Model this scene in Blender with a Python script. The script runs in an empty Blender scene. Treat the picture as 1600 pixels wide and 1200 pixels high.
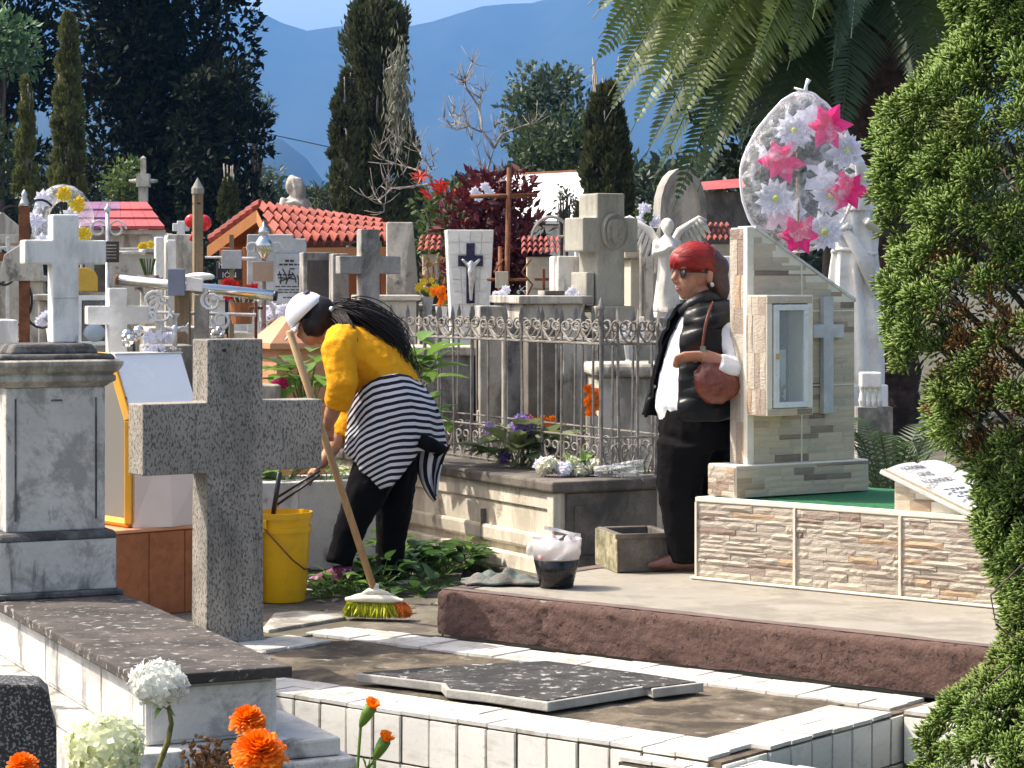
import bpy, bmesh, math, random
import numpy as np
from mathutils import Vector, Matrix, Euler
random.seed(11); RNG = np.random.default_rng(11)
S = bpy.context.scene
COL = S.collection
# ---------------------------------------------------------------- camera
F, HZ, ZC = 3700.0, 445.0, 1.42          # focal length in photo pixels, horizon row, eye height
cam_d = bpy.data.cameras.new('camera'); cam = bpy.data.objects.new('camera', cam_d); COL.objects.link(cam)
cam.location = (0, 0, ZC); cam.rotation_euler = (math.radians(90), 0, 0)
cam_d.sensor_width = 36; cam_d.lens = 36 * F / 1600; cam_d.shift_y = -(600 - HZ) / 1600
cam_d.clip_start = 0.1; cam_d.clip_end = 20000
S.camera = cam
# ---------------------------------------------------------------- sky and sun
SUN_EL = math.radians(51); SUN_TO = Vector((-0.975, 0.22, 0)).normalized()
w = bpy.data.worlds.new('World'); S.world = w; w.use_nodes = True
nt = w.node_tree; nt.nodes.clear()
sky = nt.nodes.new('ShaderNodeTexSky'); sky.sky_type = 'NISHITA'; sky.sun_disc = False
sky.sun_elevation = SUN_EL
sky.sun_rotation = math.atan2(SUN_TO.x, SUN_TO.y)
sky.dust_density = 4.6; sky.ozone_density = 0.6; sky.air_density = 1.0; sky.altitude = 0
bg = nt.nodes.new('ShaderNodeBackground'); bg.inputs[1].default_value = 0.15
wo = nt.nodes.new('ShaderNodeOutputWorld')
nt.links.new(sky.outputs[0], bg.inputs[0]); nt.links.new(bg.outputs[0], wo.inputs[0])
sd = bpy.data.lights.new('sun', 'SUN'); sd.energy = 3.3; sd.angle = math.radians(0.53); sd.color = (1.0, 0.975, 0.93)
so = bpy.data.objects.new('sun', sd); COL.objects.link(so)
to = Vector((SUN_TO.x * math.cos(SUN_EL), SUN_TO.y * math.cos(SUN_EL), math.sin(SUN_EL)))
so.rotation_euler = to.to_track_quat('Z', 'Y').to_euler(); so.location = to * 30
S.view_settings.view_transform = 'Standard'; S.view_settings.look = 'None'
S.view_settings.exposure = 1.15; S.view_settings.gamma = 1.0; S.view_settings.use_curve_mapping = False
S.view_settings.use_white_balance = True; S.view_settings.white_balance_temperature = 7050; S.view_settings.white_balance_tint = 10
S.render.engine = 'CYCLES'
S.cycles.use_denoising = True; S.cycles.max_bounces = 6; S.cycles.diffuse_bounces = 3; S.cycles.transparent_max_bounces = 16
S.cycles.volume_bounces = 0; S.cycles.use_fast_gi = False; S.cycles.sample_clamp_indirect = 6
# ---------------------------------------------------------------- helpers
def W(px, py, Y): return Vector(((px - 800) * Y / F, Y, ZC - (py - HZ) * Y / F))     # photo pixel at a distance -> place
def G(px, py, z=0.0):                                                                # photo pixel on a level surface -> place
    Y = (ZC - z) * F / (py - HZ); return Vector(((px - 800) * Y / F, Y, z))
def M(n, Y): return n * Y / F                                                        # pixels -> metres at a distance
def ZP(py, Y): return ZC - (py - HZ) * Y / F
def R(d): return math.radians(d)
def rz(d): return Matrix.Rotation(R(d), 4, 'Z')
def T(x, y, z): return Matrix.Translation((x, y, z))
def fbm(x, seed=0.0):
    return math.sin(x * 1.3 + seed) * .5 + math.sin(x * 2.9 + seed * 2.1) * .28 + math.sin(x * 6.1 + seed * 3.7) * .15 + math.sin(x * 13.3 + seed) * .07

def prop(o, label=None, cat=None, group=None, kind=None):
    if label: o['label'] = label
    if cat: o['category'] = cat
    if group: o['group'] = group
    if kind: o['kind'] = kind
    return o
def thing(name, label, cat, loc=(0, 0, 0), rot=0, group=None, scale=1):
    o = bpy.data.objects.new(name, None); COL.objects.link(o); o.empty_display_size = .1
    o.location = loc; o.rotation_euler = (0, 0, R(rot)) if not isinstance(rot, (tuple, list)) else rot
    if scale != 1: o.scale = (scale,) * 3
    return prop(o, label, cat, group)
def link(name, me, m, parent=None, smooth=False, bevel=0.0, seg=2, loc=None, rot=None):
    o = bpy.data.objects.new(name, me); COL.objects.link(o)
    if m is not None and not me.materials: me.materials.append(m)
    if parent: o.parent = parent
    if loc is not None: o.location = loc
    if rot is not None: o.rotation_euler = rot
    if smooth:
        me.polygons.foreach_set('use_smooth', [True] * len(me.polygons))
    if bevel:
        b = o.modifiers.new('bevel', 'BEVEL'); b.width = bevel; b.segments = seg; b.limit_method = 'ANGLE'; b.angle_limit = R(35)
    return o
def dup(o, parent=None, loc=None, rot=None, scale=None):
    c = o.copy(); COL.objects.link(c)
    if parent is not None: c.parent = parent
    if loc is not None: c.location = loc
    if rot is not None: c.rotation_euler = rot
    if scale is not None: c.scale = scale if isinstance(scale, (tuple, list)) else (scale,) * 3
    return c
def dup_tree(o, loc, rot=None, label=None, scale=None):
    c = dup(o, loc=loc, rot=rot, scale=scale)
    if label: c['label'] = label
    for ch in [x for x in S.objects if x.parent == o]:
        d = dup(ch, parent=c)
        for g in [x for x in S.objects if x.parent == ch]: dup(g, parent=d)
    return c

class MB:
    def __init__(s): s.v = []; s.f = []; s.uv = None
    def add(s, vs, fs, X=None):
        b = len(s.v)
        if X is not None: vs = [X @ Vector(p) for p in vs]
        s.v += [tuple(p) for p in vs]; s.f += [tuple(i + b for i in q) for q in fs]; return s
    def box(s, x0, x1, y0, y1, z0, z1, X=None, tx=0, ty=0):
        vs = [(x0, y0, z0), (x1, y0, z0), (x1, y1, z0), (x0, y1, z0), (x0 + tx, y0 + ty, z1), (x1 - tx, y0 + ty, z1), (x1 - tx, y1 - ty, z1), (x0 + tx, y1 - ty, z1)]
        return s.add(vs, [(3, 2, 1, 0), (4, 5, 6, 7), (0, 1, 5, 4), (1, 2, 6, 5), (2, 3, 7, 6), (3, 0, 4, 7)], X)
    def prism(s, poly, y0, y1, X=None):                       # polygon in xz (counter-clockwise seen from -y), extruded along y
        n = len(poly); vs = [(x, y0, z) for x, z in poly] + [(x, y1, z) for x, z in poly]
        return s.add(vs, [tuple(range(n)), tuple(range(2 * n - 1, n - 1, -1))] + [(i, i + n, (i + 1) % n + n, (i + 1) % n) for i in range(n)], X)
    def prismz(s, poly, z0, z1, X=None):
        n = len(poly); vs = [(x, y, z0) for x, y in poly] + [(x, y, z1) for x, y in poly]
        return s.add(vs, [tuple(range(n - 1, -1, -1)), tuple(range(n, 2 * n))] + [(i, (i + 1) % n, (i + 1) % n + n, i + n) for i in range(n)], X)
    def tube(s, pts, r, n=8, X=None, flat=1.0, up=None, cap=True):
        pts = [Vector(p) for p in pts]; k = len(pts); rr = [r] * k if not isinstance(r, (list, tuple)) else list(r)
        vs, fs = [], []; prev = None
        for i, p in enumerate(pts):
            d = (pts[min(i + 1, k - 1)] - pts[max(i - 1, 0)])
            d = d.normalized() if d.length > 1e-9 else Vector((0, 0, 1))
            if prev is None:
                a = Vector(up) if up else (Vector((0, 0, 1)) if abs(d.z) < .9 else Vector((0, 1, 0)))
                a = (a - d * a.dot(d)).normalized()
            else:
                a = prev - d * prev.dot(d); a = a.normalized() if a.length > 1e-6 else prev
            prev = a; b = d.cross(a)
            q = rr[i] if isinstance(rr[i], (tuple, list)) else (rr[i], rr[i] * flat)
            for j in range(n):
                t = 2 * math.pi * j / n; vs.append(p + a * (math.cos(t) * q[0]) + b * (math.sin(t) * q[1]))
        for i in range(k - 1):
            for j in range(n):
                fs.append((i * n + j, i * n + (j + 1) % n, (i + 1) * n + (j + 1) % n, (i + 1) * n + j))
        if cap: fs += [tuple(range(n - 1, -1, -1)), tuple(range((k - 1) * n, k * n))]
        return s.add(vs, fs, X)
    def lathe(s, prof, n=20, c=(0, 0), X=None, sy=1.0):        # profile of (radius, z), bottom to top
        vs, fs = [], []; k = len(prof)
        for r, z in prof:
            for j in range(n):
                t = 2 * math.pi * j / n; vs.append((c[0] + r * math.cos(t), c[1] + r * sy * math.sin(t), z))
        for i in range(k - 1):
            for j in range(n): fs.append((i * n + j, i * n + (j + 1) % n, (i + 1) * n + (j + 1) % n, (i + 1) * n + j))
        if prof[0][0] > 1e-6: fs.append(tuple(range(n - 1, -1, -1)))
        if prof[-1][0] > 1e-6: fs.append(tuple(range((k - 1) * n, k * n)))
        return s.add(vs, fs, X)
    def ell(s, c, r, nu=12, nv=8, X=None):
        r = (r, r, r) if not isinstance(r, (tuple, list)) else r; vs, fs = [], []
        for i in range(nv + 1):
            a = math.pi * i / nv - math.pi / 2
            for j in range(nu):
                t = 2 * math.pi * j / nu
                vs.append((c[0] + r[0] * math.cos(a) * math.cos(t), c[1] + r[1] * math.cos(a) * math.sin(t), c[2] + r[2] * math.sin(a)))
        for i in range(nv):
            for j in range(nu): fs.append((i * nu + j, i * nu + (j + 1) % nu, (i + 1) * nu + (j + 1) % nu, (i + 1) * nu + j))
        return s.add(vs, fs, X)
    def grid(s, rows, X=None, closed=False):                  # rows of points -> sheet
        n = len(rows[0]); vs = [p for r in rows for p in r]; fs = []
        for i in range(len(rows) - 1):
            for j in range(n if closed else n - 1):
                j2 = (j + 1) % n; fs.append((i * n + j, i * n + j2, (i + 1) * n + j2, (i + 1) * n + j))
        return s.add(vs, fs, X)
    def mesh(s, name):
        me = bpy.data.meshes.new(name); me.from_pydata(s.v, [], s.f); me.update(); return me
    def build(s, name, m, parent=None, smooth=False, bevel=0.0, seg=2, loc=None, rot=None, fix=False):
        me = s.mesh(name)
        if fix:
            bm = bmesh.new(); bm.from_mesh(me); bmesh.ops.remove_doubles(bm, verts=bm.verts, dist=1e-5); bmesh.ops.recalc_face_normals(bm, faces=bm.faces); bm.to_mesh(me); bm.free()
        return link(name, me, m, parent, smooth, bevel, seg, loc, rot)
def np_mesh(name, v, f):                                       # v (N,3); f (K,3 or 4) of vertex numbers
    me = bpy.data.meshes.new(name); v = np.asarray(v, np.float32); f = np.asarray(f, np.int32); k = f.shape[1]
    me.vertices.add(len(v)); me.vertices.foreach_set('co', v.ravel())
    me.loops.add(f.size); me.loops.foreach_set('vertex_index', f.ravel())
    me.polygons.add(len(f)); me.polygons.foreach_set('loop_start', np.arange(0, f.size, k, dtype=np.int32))
    me.update(calc_edges=True); return me
def nrm(a): return a / (np.linalg.norm(a, axis=1, keepdims=True) + 1e-9)
def leaf_mesh(name, p, d, l, wd, bend=.25, roll=None, rng=RNG):
    """diamond leaves: base points p (N,3), directions d, lengths l, widths wd"""
    n = len(p); d = nrm(d); a = rng.normal(size=(n, 3)) if roll is None else roll; s = nrm(np.cross(d, a)); u = np.cross(s, d)
    l = np.broadcast_to(np.asarray(l, float), (n,))[:, None]; wd = np.broadcast_to(np.asarray(wd, float), (n,))[:, None]
    v = np.empty((n, 4, 3)); v[:, 0] = p; v[:, 1] = p + d * l * .45 + s * wd * .5 + u * l * bend * .3
    v[:, 2] = p + d * l - u * l * bend * .3; v[:, 3] = p + d * l * .45 - s * wd * .5 + u * l * bend * .3
    i = np.arange(n)[:, None] * 4
    return np_mesh(name, v.reshape(-1, 3), np.concatenate([np.hstack([i, i + 1, i + 2]), np.hstack([i, i + 2, i + 3])]))
def text(name, body, size, m, parent, loc, rot=(math.pi / 2, 0, 0), ext=.001, align='CENTER'):
    c = bpy.data.curves.new(name, 'FONT'); c.body = body; c.size = size; c.extrude = ext; c.align_x = align; c.resolution_u = 2
    t = bpy.data.objects.new(name, c); COL.objects.link(t); me = bpy.data.meshes.new_from_object(t); bpy.data.objects.remove(t)
    o = bpy.data.objects.new(name, me); COL.objects.link(o); me.materials.clear(); me.materials.append(m); o.parent = parent; o.location = loc; o.rotation_euler = rot
    return o
# ---------------------------------------------------------------- materials
def _m(name):
    m = bpy.data.materials.new(name); m.use_nodes = True; n = m.node_tree.nodes; l = m.node_tree.links
    b = n['Principled BSDF']; return m, n, l, b
def _noise(n, l, vec, scale, detail=4, rough=.55, dist=0.0):
    t = n.new('ShaderNodeTexNoise'); t.inputs['Scale'].default_value = scale; t.inputs['Detail'].default_value = detail
    t.inputs['Roughness'].default_value = rough; t.inputs['Distortion'].default_value = dist
    if vec is not None: l.new(vec, t.inputs['Vector'])
    return t.outputs['Fac']
def _ramp(n, l, x, a, b):
    r = n.new('ShaderNodeMapRange'); r.inputs[1].default_value = a; r.inputs[2].default_value = b; r.clamp = True; r.interpolation_type = 'SMOOTHSTEP'; l.new(x, r.inputs[0]); return r.outputs[0]
def _mix(n, l, fac, a, b, mode='MIX'):
    x = n.new('ShaderNodeMix'); x.data_type = 'RGBA'; x.blend_type = mode
    for k, s in ((0, fac), (6, a), (7, b)):
        if isinstance(s, (int, float)): x.inputs[k].default_value = s
        elif isinstance(s, (tuple, list)): x.inputs[k].default_value = (*s[:3], 1)
        else: l.new(s, x.inputs[k])
    return x.outputs[2]
def _mul(n, l, a, b):
    x = n.new('ShaderNodeMath'); x.operation = 'MULTIPLY'
    for k, s in enumerate((a, b)):
        if isinstance(s, (int, float)): x.inputs[k].default_value = s
        else: l.new(s, x.inputs[k])
    return x.outputs[0]
def _pos(n, l, sc=(1, 1, 1), objspace=False):
    if objspace: g = n.new('ShaderNodeTexCoord'); o = g.outputs['Object']
    else: g = n.new('ShaderNodeNewGeometry'); o = g.outputs['Position']
    mp = n.new('ShaderNodeMapping'); mp.inputs['Scale'].default_value = sc; l.new(o, mp.inputs[0]); return mp.outputs[0]
def stone(name, base, var=.2, scale=7, rough=.85, dirt=None, dirt_amt=.6, dirt_scale=4, dirt_lo=.44, dirt_hi=.60, streak=1.0, dirt2=None, dirt2_amt=.6, dirt2_scale=1.5,
          d2=(.46, .60), speck=None, speck_scale=160, speck_th=(.55, .62), speck_amt=1.0, speck_streak=1.0, bump=.25, bump_scale=60, rnd=0.0, spec=.3, metal=0.0, coat=0):
    m, n, l, b = _m(name); p = _pos(n, l)
    lo = tuple(c * (1 - var) for c in base); hi = tuple(min(1, c * (1 + var)) for c in base)
    c = _mix(n, l, _ramp(n, l, _noise(n, l, p, scale, 6, .6), .3, .7), lo, hi)
    if rnd:
        oi = n.new('ShaderNodeObjectInfo'); hs = n.new('ShaderNodeHueSaturation'); r = n.new('ShaderNodeMapRange'); l.new(oi.outputs['Random'], r.inputs[0])
        r.inputs[3].default_value = 1 - rnd; r.inputs[4].default_value = 1 + rnd; l.new(r.outputs[0], hs.inputs['Value']); l.new(c, hs.inputs['Color']); c = hs.outputs[0]
    if dirt:
        ps = _pos(n, l, (1, 1, 1 / streak)) if streak != 1 else p
        c = _mix(n, l, _mul(n, l, _ramp(n, l, _noise(n, l, ps, dirt_scale, 8, .68, .4), dirt_lo, dirt_hi), dirt_amt), c, dirt)
    if dirt2:
        c = _mix(n, l, _mul(n, l, _ramp(n, l, _noise(n, l, p, dirt2_scale, 9, .72, .3), *d2), dirt2_amt), c, dirt2)
    if not metal and var > .04:
        c = _mix(n, l, _mul(n, l, _ramp(n, l, _noise(n, l, p, scale * 9 + 18, 6, .75), .48, .66), min(.55, var * 2.2)), c, tuple(x * .55 for x in base))
    if speck:
        c = _mix(n, l, _mul(n, l, _ramp(n, l, _noise(n, l, p if speck_streak == 1 else _pos(n, l, (1, 1, 1 / speck_streak)), speck_scale, 2, .5), *speck_th), speck_amt), c, speck)
    l.new(c, b.inputs['Base Color'])
    rr = _ramp(n, l, _noise(n, l, p, scale * 3, 4), .2, .8); rm = n.new('ShaderNodeMapRange'); l.new(rr, rm.inputs[0]); rm.inputs[3].default_value = max(.05, rough - .12); rm.inputs[4].default_value = min(1, rough + .1)
    l.new(rm.outputs[0], b.inputs['Roughness']); b.inputs['Specular IOR Level'].default_value = spec; b.inputs['Metallic'].default_value = metal
    b.inputs['Coat Weight'].default_value = coat
    if bump:
        bp = n.new('ShaderNodeBump'); bp.inputs['Strength'].default_value = bump; bp.inputs['Distance'].default_value = .01
        l.new(_noise(n, l, p, bump_scale, 8, .65), bp.inputs['Height']); l.new(bp.outputs[0], b.inputs['Normal'])
    return m
def plain(name, col, rough=.5, metal=0.0, var=.08, scale=12, spec=.5, bump=0.0, bump_scale=80, rnd=0.0, sheen=0, coat=0):
    m = stone(name, col, var=var, scale=scale, rough=rough, bump=bump, bump_scale=bump_scale, spec=spec, metal=metal, rnd=rnd, coat=coat)
    if sheen: m.node_tree.nodes['Principled BSDF'].inputs['Sheen Weight'].default_value = sheen
    return m
def leafm(name, c1, c2, trans=.35, rough=.5, c3=None, c3_amt=.0, c3_scale=1.2, c3_r=(.55, .68), spec=.4, tcol=None):
    m, n, l, b = _m(name); g = n.new('ShaderNodeNewGeometry'); c = _mix(n, l, g.outputs['Random Per Island'], c1, c2)
    if c3: c = _mix(n, l, _mul(n, l, _ramp(n, l, _noise(n, l, g.outputs['Position'], c3_scale, 4), *c3_r), c3_amt), c, c3)
    l.new(c, b.inputs['Base Color']); b.inputs['Roughness'].default_value = rough; b.inputs['Specular IOR Level'].default_value = spec
    if trans:
        t = n.new('ShaderNodeBsdfTranslucent'); mx = n.new('ShaderNodeMixShader'); mx.inputs[0].default_value = trans
        if tcol: l.new(_mix(n, l, .6, c, tcol), t.inputs[0])
        else: l.new(c, t.inputs[0])
        l.new(b.outputs[0], mx.inputs[1]); l.new(t.outputs[0], mx.inputs[2]); l.new(mx.outputs[0], n['Material Output'].inputs[0])
    return m
def glassm(name, col=(.9, .95, .95), alpha=.25, rough=.03):
    m, n, l, b = _m(name); b.inputs['Base Color'].default_value = (*col, 1); b.inputs['Roughness'].default_value = rough; b.inputs['Specular IOR Level'].default_value = .6
    t = n.new('ShaderNodeBsdfTransparent'); mx = n.new('ShaderNodeMixShader'); mx.inputs[0].default_value = alpha
    l.new(t.outputs[0], mx.inputs[1]); l.new(b.outputs[0], mx.inputs[2]); l.new(mx.outputs[0], n['Material Output'].inputs[0]); return m

BLACKD = (.022, .021, .02)
m_ground = stone('ground_dirt', (.10, .085, .065), .35, 3, .95, dirt=(.05, .07, .025), dirt_amt=.7, dirt_scale=1.2, bump=.6, bump_scale=25)
m_path = stone('path_concrete', (.20, .17, .135), .3, 5, .9, dirt=(.07, .06, .045), dirt_amt=.8, dirt_scale=2.5, dirt2=(.09, .10, .04), dirt2_amt=.5, dirt2_scale=1.1, bump=.4)
m_tile = stone('white_tile', (.83, .81, .75), .06, 5, .35, dirt=(.46, .42, .33), dirt_amt=.5, dirt_scale=9, streak=.35, dirt_lo=.5, dirt_hi=.72, bump=.06, bump_scale=30, rnd=.06, spec=.5)
m_tile_top = stone('white_tile_top', (.60, .585, .545), .06, 5, .4, dirt=(.34, .30, .23), dirt_amt=.7, dirt_scale=7, dirt_lo=.48, dirt_hi=.66, bump=.06, rnd=.07, spec=.5)
m_grout = stone('dirty_grout', (.11, .085, .06), .4, 20, .95, bump=.4)
m_moss = stone('mossy_concrete', (.15, .12, .085), .35, 5, .95, dirt=(.04, .032, .022), dirt_amt=.92, dirt_scale=4, dirt_lo=.42, dirt_hi=.6, dirt2=(.36, .33, .28), dirt2_amt=.7, dirt2_scale=9, d2=(.56, .68), bump=.7, bump_scale=40)
m_blackmarble = stone('weathered_marble', (.05, .047, .043), .35, 9, .75, dirt=(.50, .48, .45), dirt_amt=.9, dirt_scale=22, dirt_lo=.55, dirt_hi=.64, dirt2=(.022, .021, .019), dirt2_amt=.8, dirt2_scale=5, bump=.35)
m_marble_edge = stone('marble_edge', (.40, .385, .35), .15, 12, .7, dirt=(.3, .29, .26), dirt_amt=.5, dirt_scale=10, bump=.3)
m_kerb = stone('painted_kerb', (.118, .069, .057), .14, 8, .9, dirt=(.03, .018, .015), dirt_amt=.85, dirt_scale=40, dirt_lo=.57, dirt_hi=.63, dirt2=(.27, .19, .16), dirt2_amt=.35, dirt2_scale=22, d2=(.58, .7), bump=1.0, bump_scale=38)
m_kerbtop = stone('kerb_paint_top', (.155, .115, .10), .12, 8, .85, bump=.3)
m_terrace = stone('terrace_concrete', (.30, .275, .23), .1, 3, .85, dirt=(.19, .172, .14), dirt_amt=.75, dirt_scale=3, streak=1, bump=.15)
m_tombwhite = stone('old_whitewash', (.64, .62, .58), .1, 4, .9, dirt=(.10, .095, .09), dirt_amt=.85, dirt_scale=5, dirt_lo=.53, dirt_hi=.66, streak=2.6, dirt2=(.3, .29, .28), dirt2_amt=.6, dirt2_scale=2, bump=.25)
m_tombgrey = stone('old_plaster', (.56, .54, .50), .12, 4, .9, dirt=BLACKD, dirt_amt=.85, dirt_scale=5, dirt_lo=.53, dirt_hi=.63, streak=3.0, dirt2=(.23, .215, .195), dirt2_amt=.75, dirt2_scale=4, bump=.3)
m_lid = stone('lichen_lid', (.062, .054, .048), .35, 6, .9, dirt=(.46, .44, .41), dirt_amt=.85, dirt_scale=24, dirt_lo=.56, dirt_hi=.64, dirt2=(.11, .092, .08), dirt2_amt=.7, dirt2_scale=3, bump=.5)
m_cap = stone('black_mould_stone', (.13, .125, .12), .35, 6, .9, dirt=(.03, .03, .03), dirt_amt=.85, dirt_scale=8, streak=1.5, dirt2=(.55, .52, .48), dirt2_amt=.8, dirt2_scale=9, d2=(.6, .7), bump=.4)
m_terrazzo = stone('grey_terrazzo', (.33, .30, .26), .14, 5, .85, speck=(.05, .046, .04), speck_scale=150, speck_th=(.50, .62), speck_amt=.75, speck_streak=2.2, dirt=(.10, .092, .08), dirt_amt=.6, dirt_scale=3, streak=4, bump=.5, bump_scale=105)
m_whitepaint = stone('white_paint', (.77, .76, .73), .05, 4, .6, dirt=(.38, .36, .33), dirt_amt=.6, dirt_scale=5, dirt2=(.2, .19, .17), dirt2_amt=.6, dirt2_scale=9, d2=(.58, .7), streak=3, bump=.08)
m_concrete = stone('grey_concrete', (.31, .295, .265), .15, 5, .9, dirt=(.07, .066, .06), dirt_amt=.85, dirt_scale=5, streak=3, dirt2=(.45, .44, .42), dirt2_amt=.5, dirt2_scale=2.5, bump=.3)
m_conc_light = stone('pale_concrete', (.52, .48, .41), .12, 4, .9, dirt=(.15, .138, .118), dirt_amt=.8, dirt_scale=5, streak=3, dirt2=(.07, .065, .058), dirt2_amt=.8, dirt2_scale=3, d2=(.55, .66), bump=.25)
m_conc_dark = stone('dark_mould_shade_concrete', (.15, .13, .108), .3, 5, .95, dirt=(.045, .042, .04), dirt_amt=.85, dirt_scale=3, streak=2, bump=.35)  # mould tone, also used for shade put into the fenced tomb's end
m_tombbeige = stone('tomb_limestone', (.70, .63, .52), .1, 4, .85, dirt=(.36, .31, .24), dirt_amt=.6, dirt_scale=5, streak=3, dirt2=(.12, .105, .085), dirt2_amt=.7, dirt2_scale=4, d2=(.58, .68), bump=.25)
m_beige = stone('beige_plaster', (.55, .49, .38), .1, 4, .85, dirt=(.3, .26, .2), dirt_amt=.5, dirt_scale=3, streak=3, bump=.2)
m_marble = stone('white_marble', (.75, .73, .69), .07, 5, .5, dirt=(.42, .40, .36), dirt_amt=.65, dirt_scale=3, bump=.08)
m_greymarble = stone('grey_marble', (.36, .375, .385), .12, 6, .4, dirt=(.5, .52, .53), dirt_amt=.5, dirt_scale=8, bump=.08)
m_orange_tile = stone('terracotta_tile', (.34, .125, .05), .12, 14, .45, dirt=(.22, .075, .03), dirt_amt=.5, dirt_scale=18, bump=.08)
m_terra_light = stone('salmon_tile', (.62, .30, .17), .07, 8, .4, bump=.05)
m_pinkish = stone('pink_shaded_white', (.68, .58, .53), .04, 4, .6, bump=.06)  # pink of the niche tomb's side wall: shade put into the colour
m_whitetile_shiny = stone('glazed_white', (.80, .81, .82), .03, 3, .22, bump=.02, spec=.5)
m_orangeframe = plain('orange_frame', (.72, .34, .02), .4)
m_iron = stone('galvanised_iron', (.23, .215, .195), .2, 25, .7, dirt=(.10, .075, .05), dirt_amt=.6, dirt_scale=14, bump=.1, metal=.0)
m_ironwhite = stone('silver_painted_iron', (.62, .62, .61), .12, 20, .4, dirt=(.3, .27, .24), dirt_amt=.4, dirt_scale=12, metal=.5, bump=.1)
m_rust = stone('rusty_iron', (.20, .075, .035), .3, 18, .85, dirt=(.09, .035, .02), dirt_amt=.7, dirt_scale=9, bump=.4)
m_chrome = plain('stainless_steel', (.62, .62, .62), .22, 1.0, .05, 6)
m_wood = stone('old_wood', (.27, .20, .12), .2, 4, .8, dirt=(.12, .085, .05), dirt_amt=.7, dirt_scale=18, streak=12, bump=.3)
m_black = plain('black_plastic', (.012, .012, .013), .4)
m_blackpaint = plain('black_lettering', (.02, .02, .02), .7)
m_gold = plain('brass', (.6, .42, .12), .35, .9)
m_glassdark = glassm('niche_glass', (.75, .85, .88), .16)
# ================================================================ ground
def ground_z(x, y):
    vv = x * .629 + y * .777; uu = x * .777 - y * .629
    low = 1.0 if (y < 8.4 or (vv < 7.12 and uu > -6.70)) else 0.0
    return -.012 - .38 * low
xs = sorted(set([-9000, -3000, -900, -300, -120, -60, -30, -16, -9, -6, 6, 9, 16, 30, 60, 120, 300, 900, 3000, 9000] + [round(-5 + .12 * i, 3) for i in range(84)]))
ys = sorted(set([-30, -5, 0, 15, 17, 20, 25, 32, 45, 70, 120, 300, 900, 2400, 9000] + [round(3 + .12 * i, 3) for i in range(92)]))
b = MB(); b.grid([[(x, y, ground_z(x, y) + (.012 * fbm(x * 2.3 + y * 1.7, 3) - .012 if y < 30 else 0)) for x in xs] for y in ys])
prop(b.build('ground', m_ground, smooth=False), kind='structure')
# paved path between the graves
b = MB(); A0 = Vector((-.706, 9.857, 0)); U = Vector((.777, -.629, 0)); V = Vector((.629, .777, 0))
pp = [G(412, 1004), G(535, 981), G(690, 992), W(700, 900, 10.5), (-.2, 13.2, 0), (-2.2, 13.2, 0), (-2.2, 9.9, 0)]
pp = [(p[0], p[1]) for p in pp]
b.prismz(pp, -.1, -.004); prop(b.build('path', m_path), kind='structure')
b = MB(); b.prismz([tuple(G(428, 962)[:2]), tuple(G(470, 958)[:2]), tuple(G(534, 960)[:2]), tuple(G(540, 968)[:2]), tuple(G(420, 988)[:2]), tuple(G(410, 985)[:2])][::-1], -.02, .012)
prop(b.build('path_patch', m_conc_light, bevel=.006), kind='structure')

# ================================================================ white tiled grave (long axis U)
GR = thing('tiled_grave', 'low white tiled grave with mossy top in the foreground, in front of the brown kerb', 'grave', (-1.534, 8.834, 0), -39)
L, WD, ST, TW, TH = 2.784, 1.317, .235, .1237, .16
b = MB(); b.box(.012, L - .012, .012, WD - .012, -.40, -.012); b.build('core', m_grout, GR)
b = MB(); nx, ny = 46, 22
b.grid([[(ST - .005 + (L - 2 * ST + .01) * i / nx, ST - .005 + (WD - 2 * ST + .01) * j / ny, -.012 + .008 * (1 + fbm(i * .7 + j * .9, 5)) * .5) for i in range(nx + 1)] for j in range(ny + 1)])
b.build('earth_cover', m_moss, GR, smooth=True)
tile_f = MB().box(.0065, TW - .0065, 0, .012, .004, TH - .004).mesh('tile_face'); tile_f.materials.append(m_tile)
tile_t = MB().box(.003, TW - .003, .003, TW - .003, -.012, 0).mesh('tile_top'); tile_t.materials.append(m_tile_top)
def tile(me, loc, rot=0):
    o = link('tile', me, None, GR, loc=loc, rot=(random.gauss(0, .006), random.gauss(0, .006), rot))
    return o
nL = int(L / TW)
for r_ in range(2):
    for i in range(nL):
        if not (i == 12 and r_ == 0 and False): tile(tile_f, (i * TW + .01, random.gauss(0, .0012), -.016 - TH * (r_ + 1)))
    for i in range(int(WD / TW)):      # right end wall
        tile(tile_f, (L + random.gauss(0, .0012), i * TW + .008, -.016 - TH * (r_ + 1)), math.pi / 2)
for i in range(nL):
    for j in range(2):
        tile(tile_t, (i * TW + .01, j * (TW - .006) + .002, random.gauss(0, .0015)))
        if i % 1 == 0: tile(tile_t, (i * TW + .01, WD - ST + j * (TW - .006), random.gauss(0, .0015)))
for i in range(2, int(WD / TW) - 2):
    for j in range(2):
        tile(tile_t, (L - ST + j * (TW - .006), i * TW + .008, random.gauss(0, .0015))); 
        tile(tile_t, (j * (TW - .006), i * TW + .008, random.gauss(0, .0015)))
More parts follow.
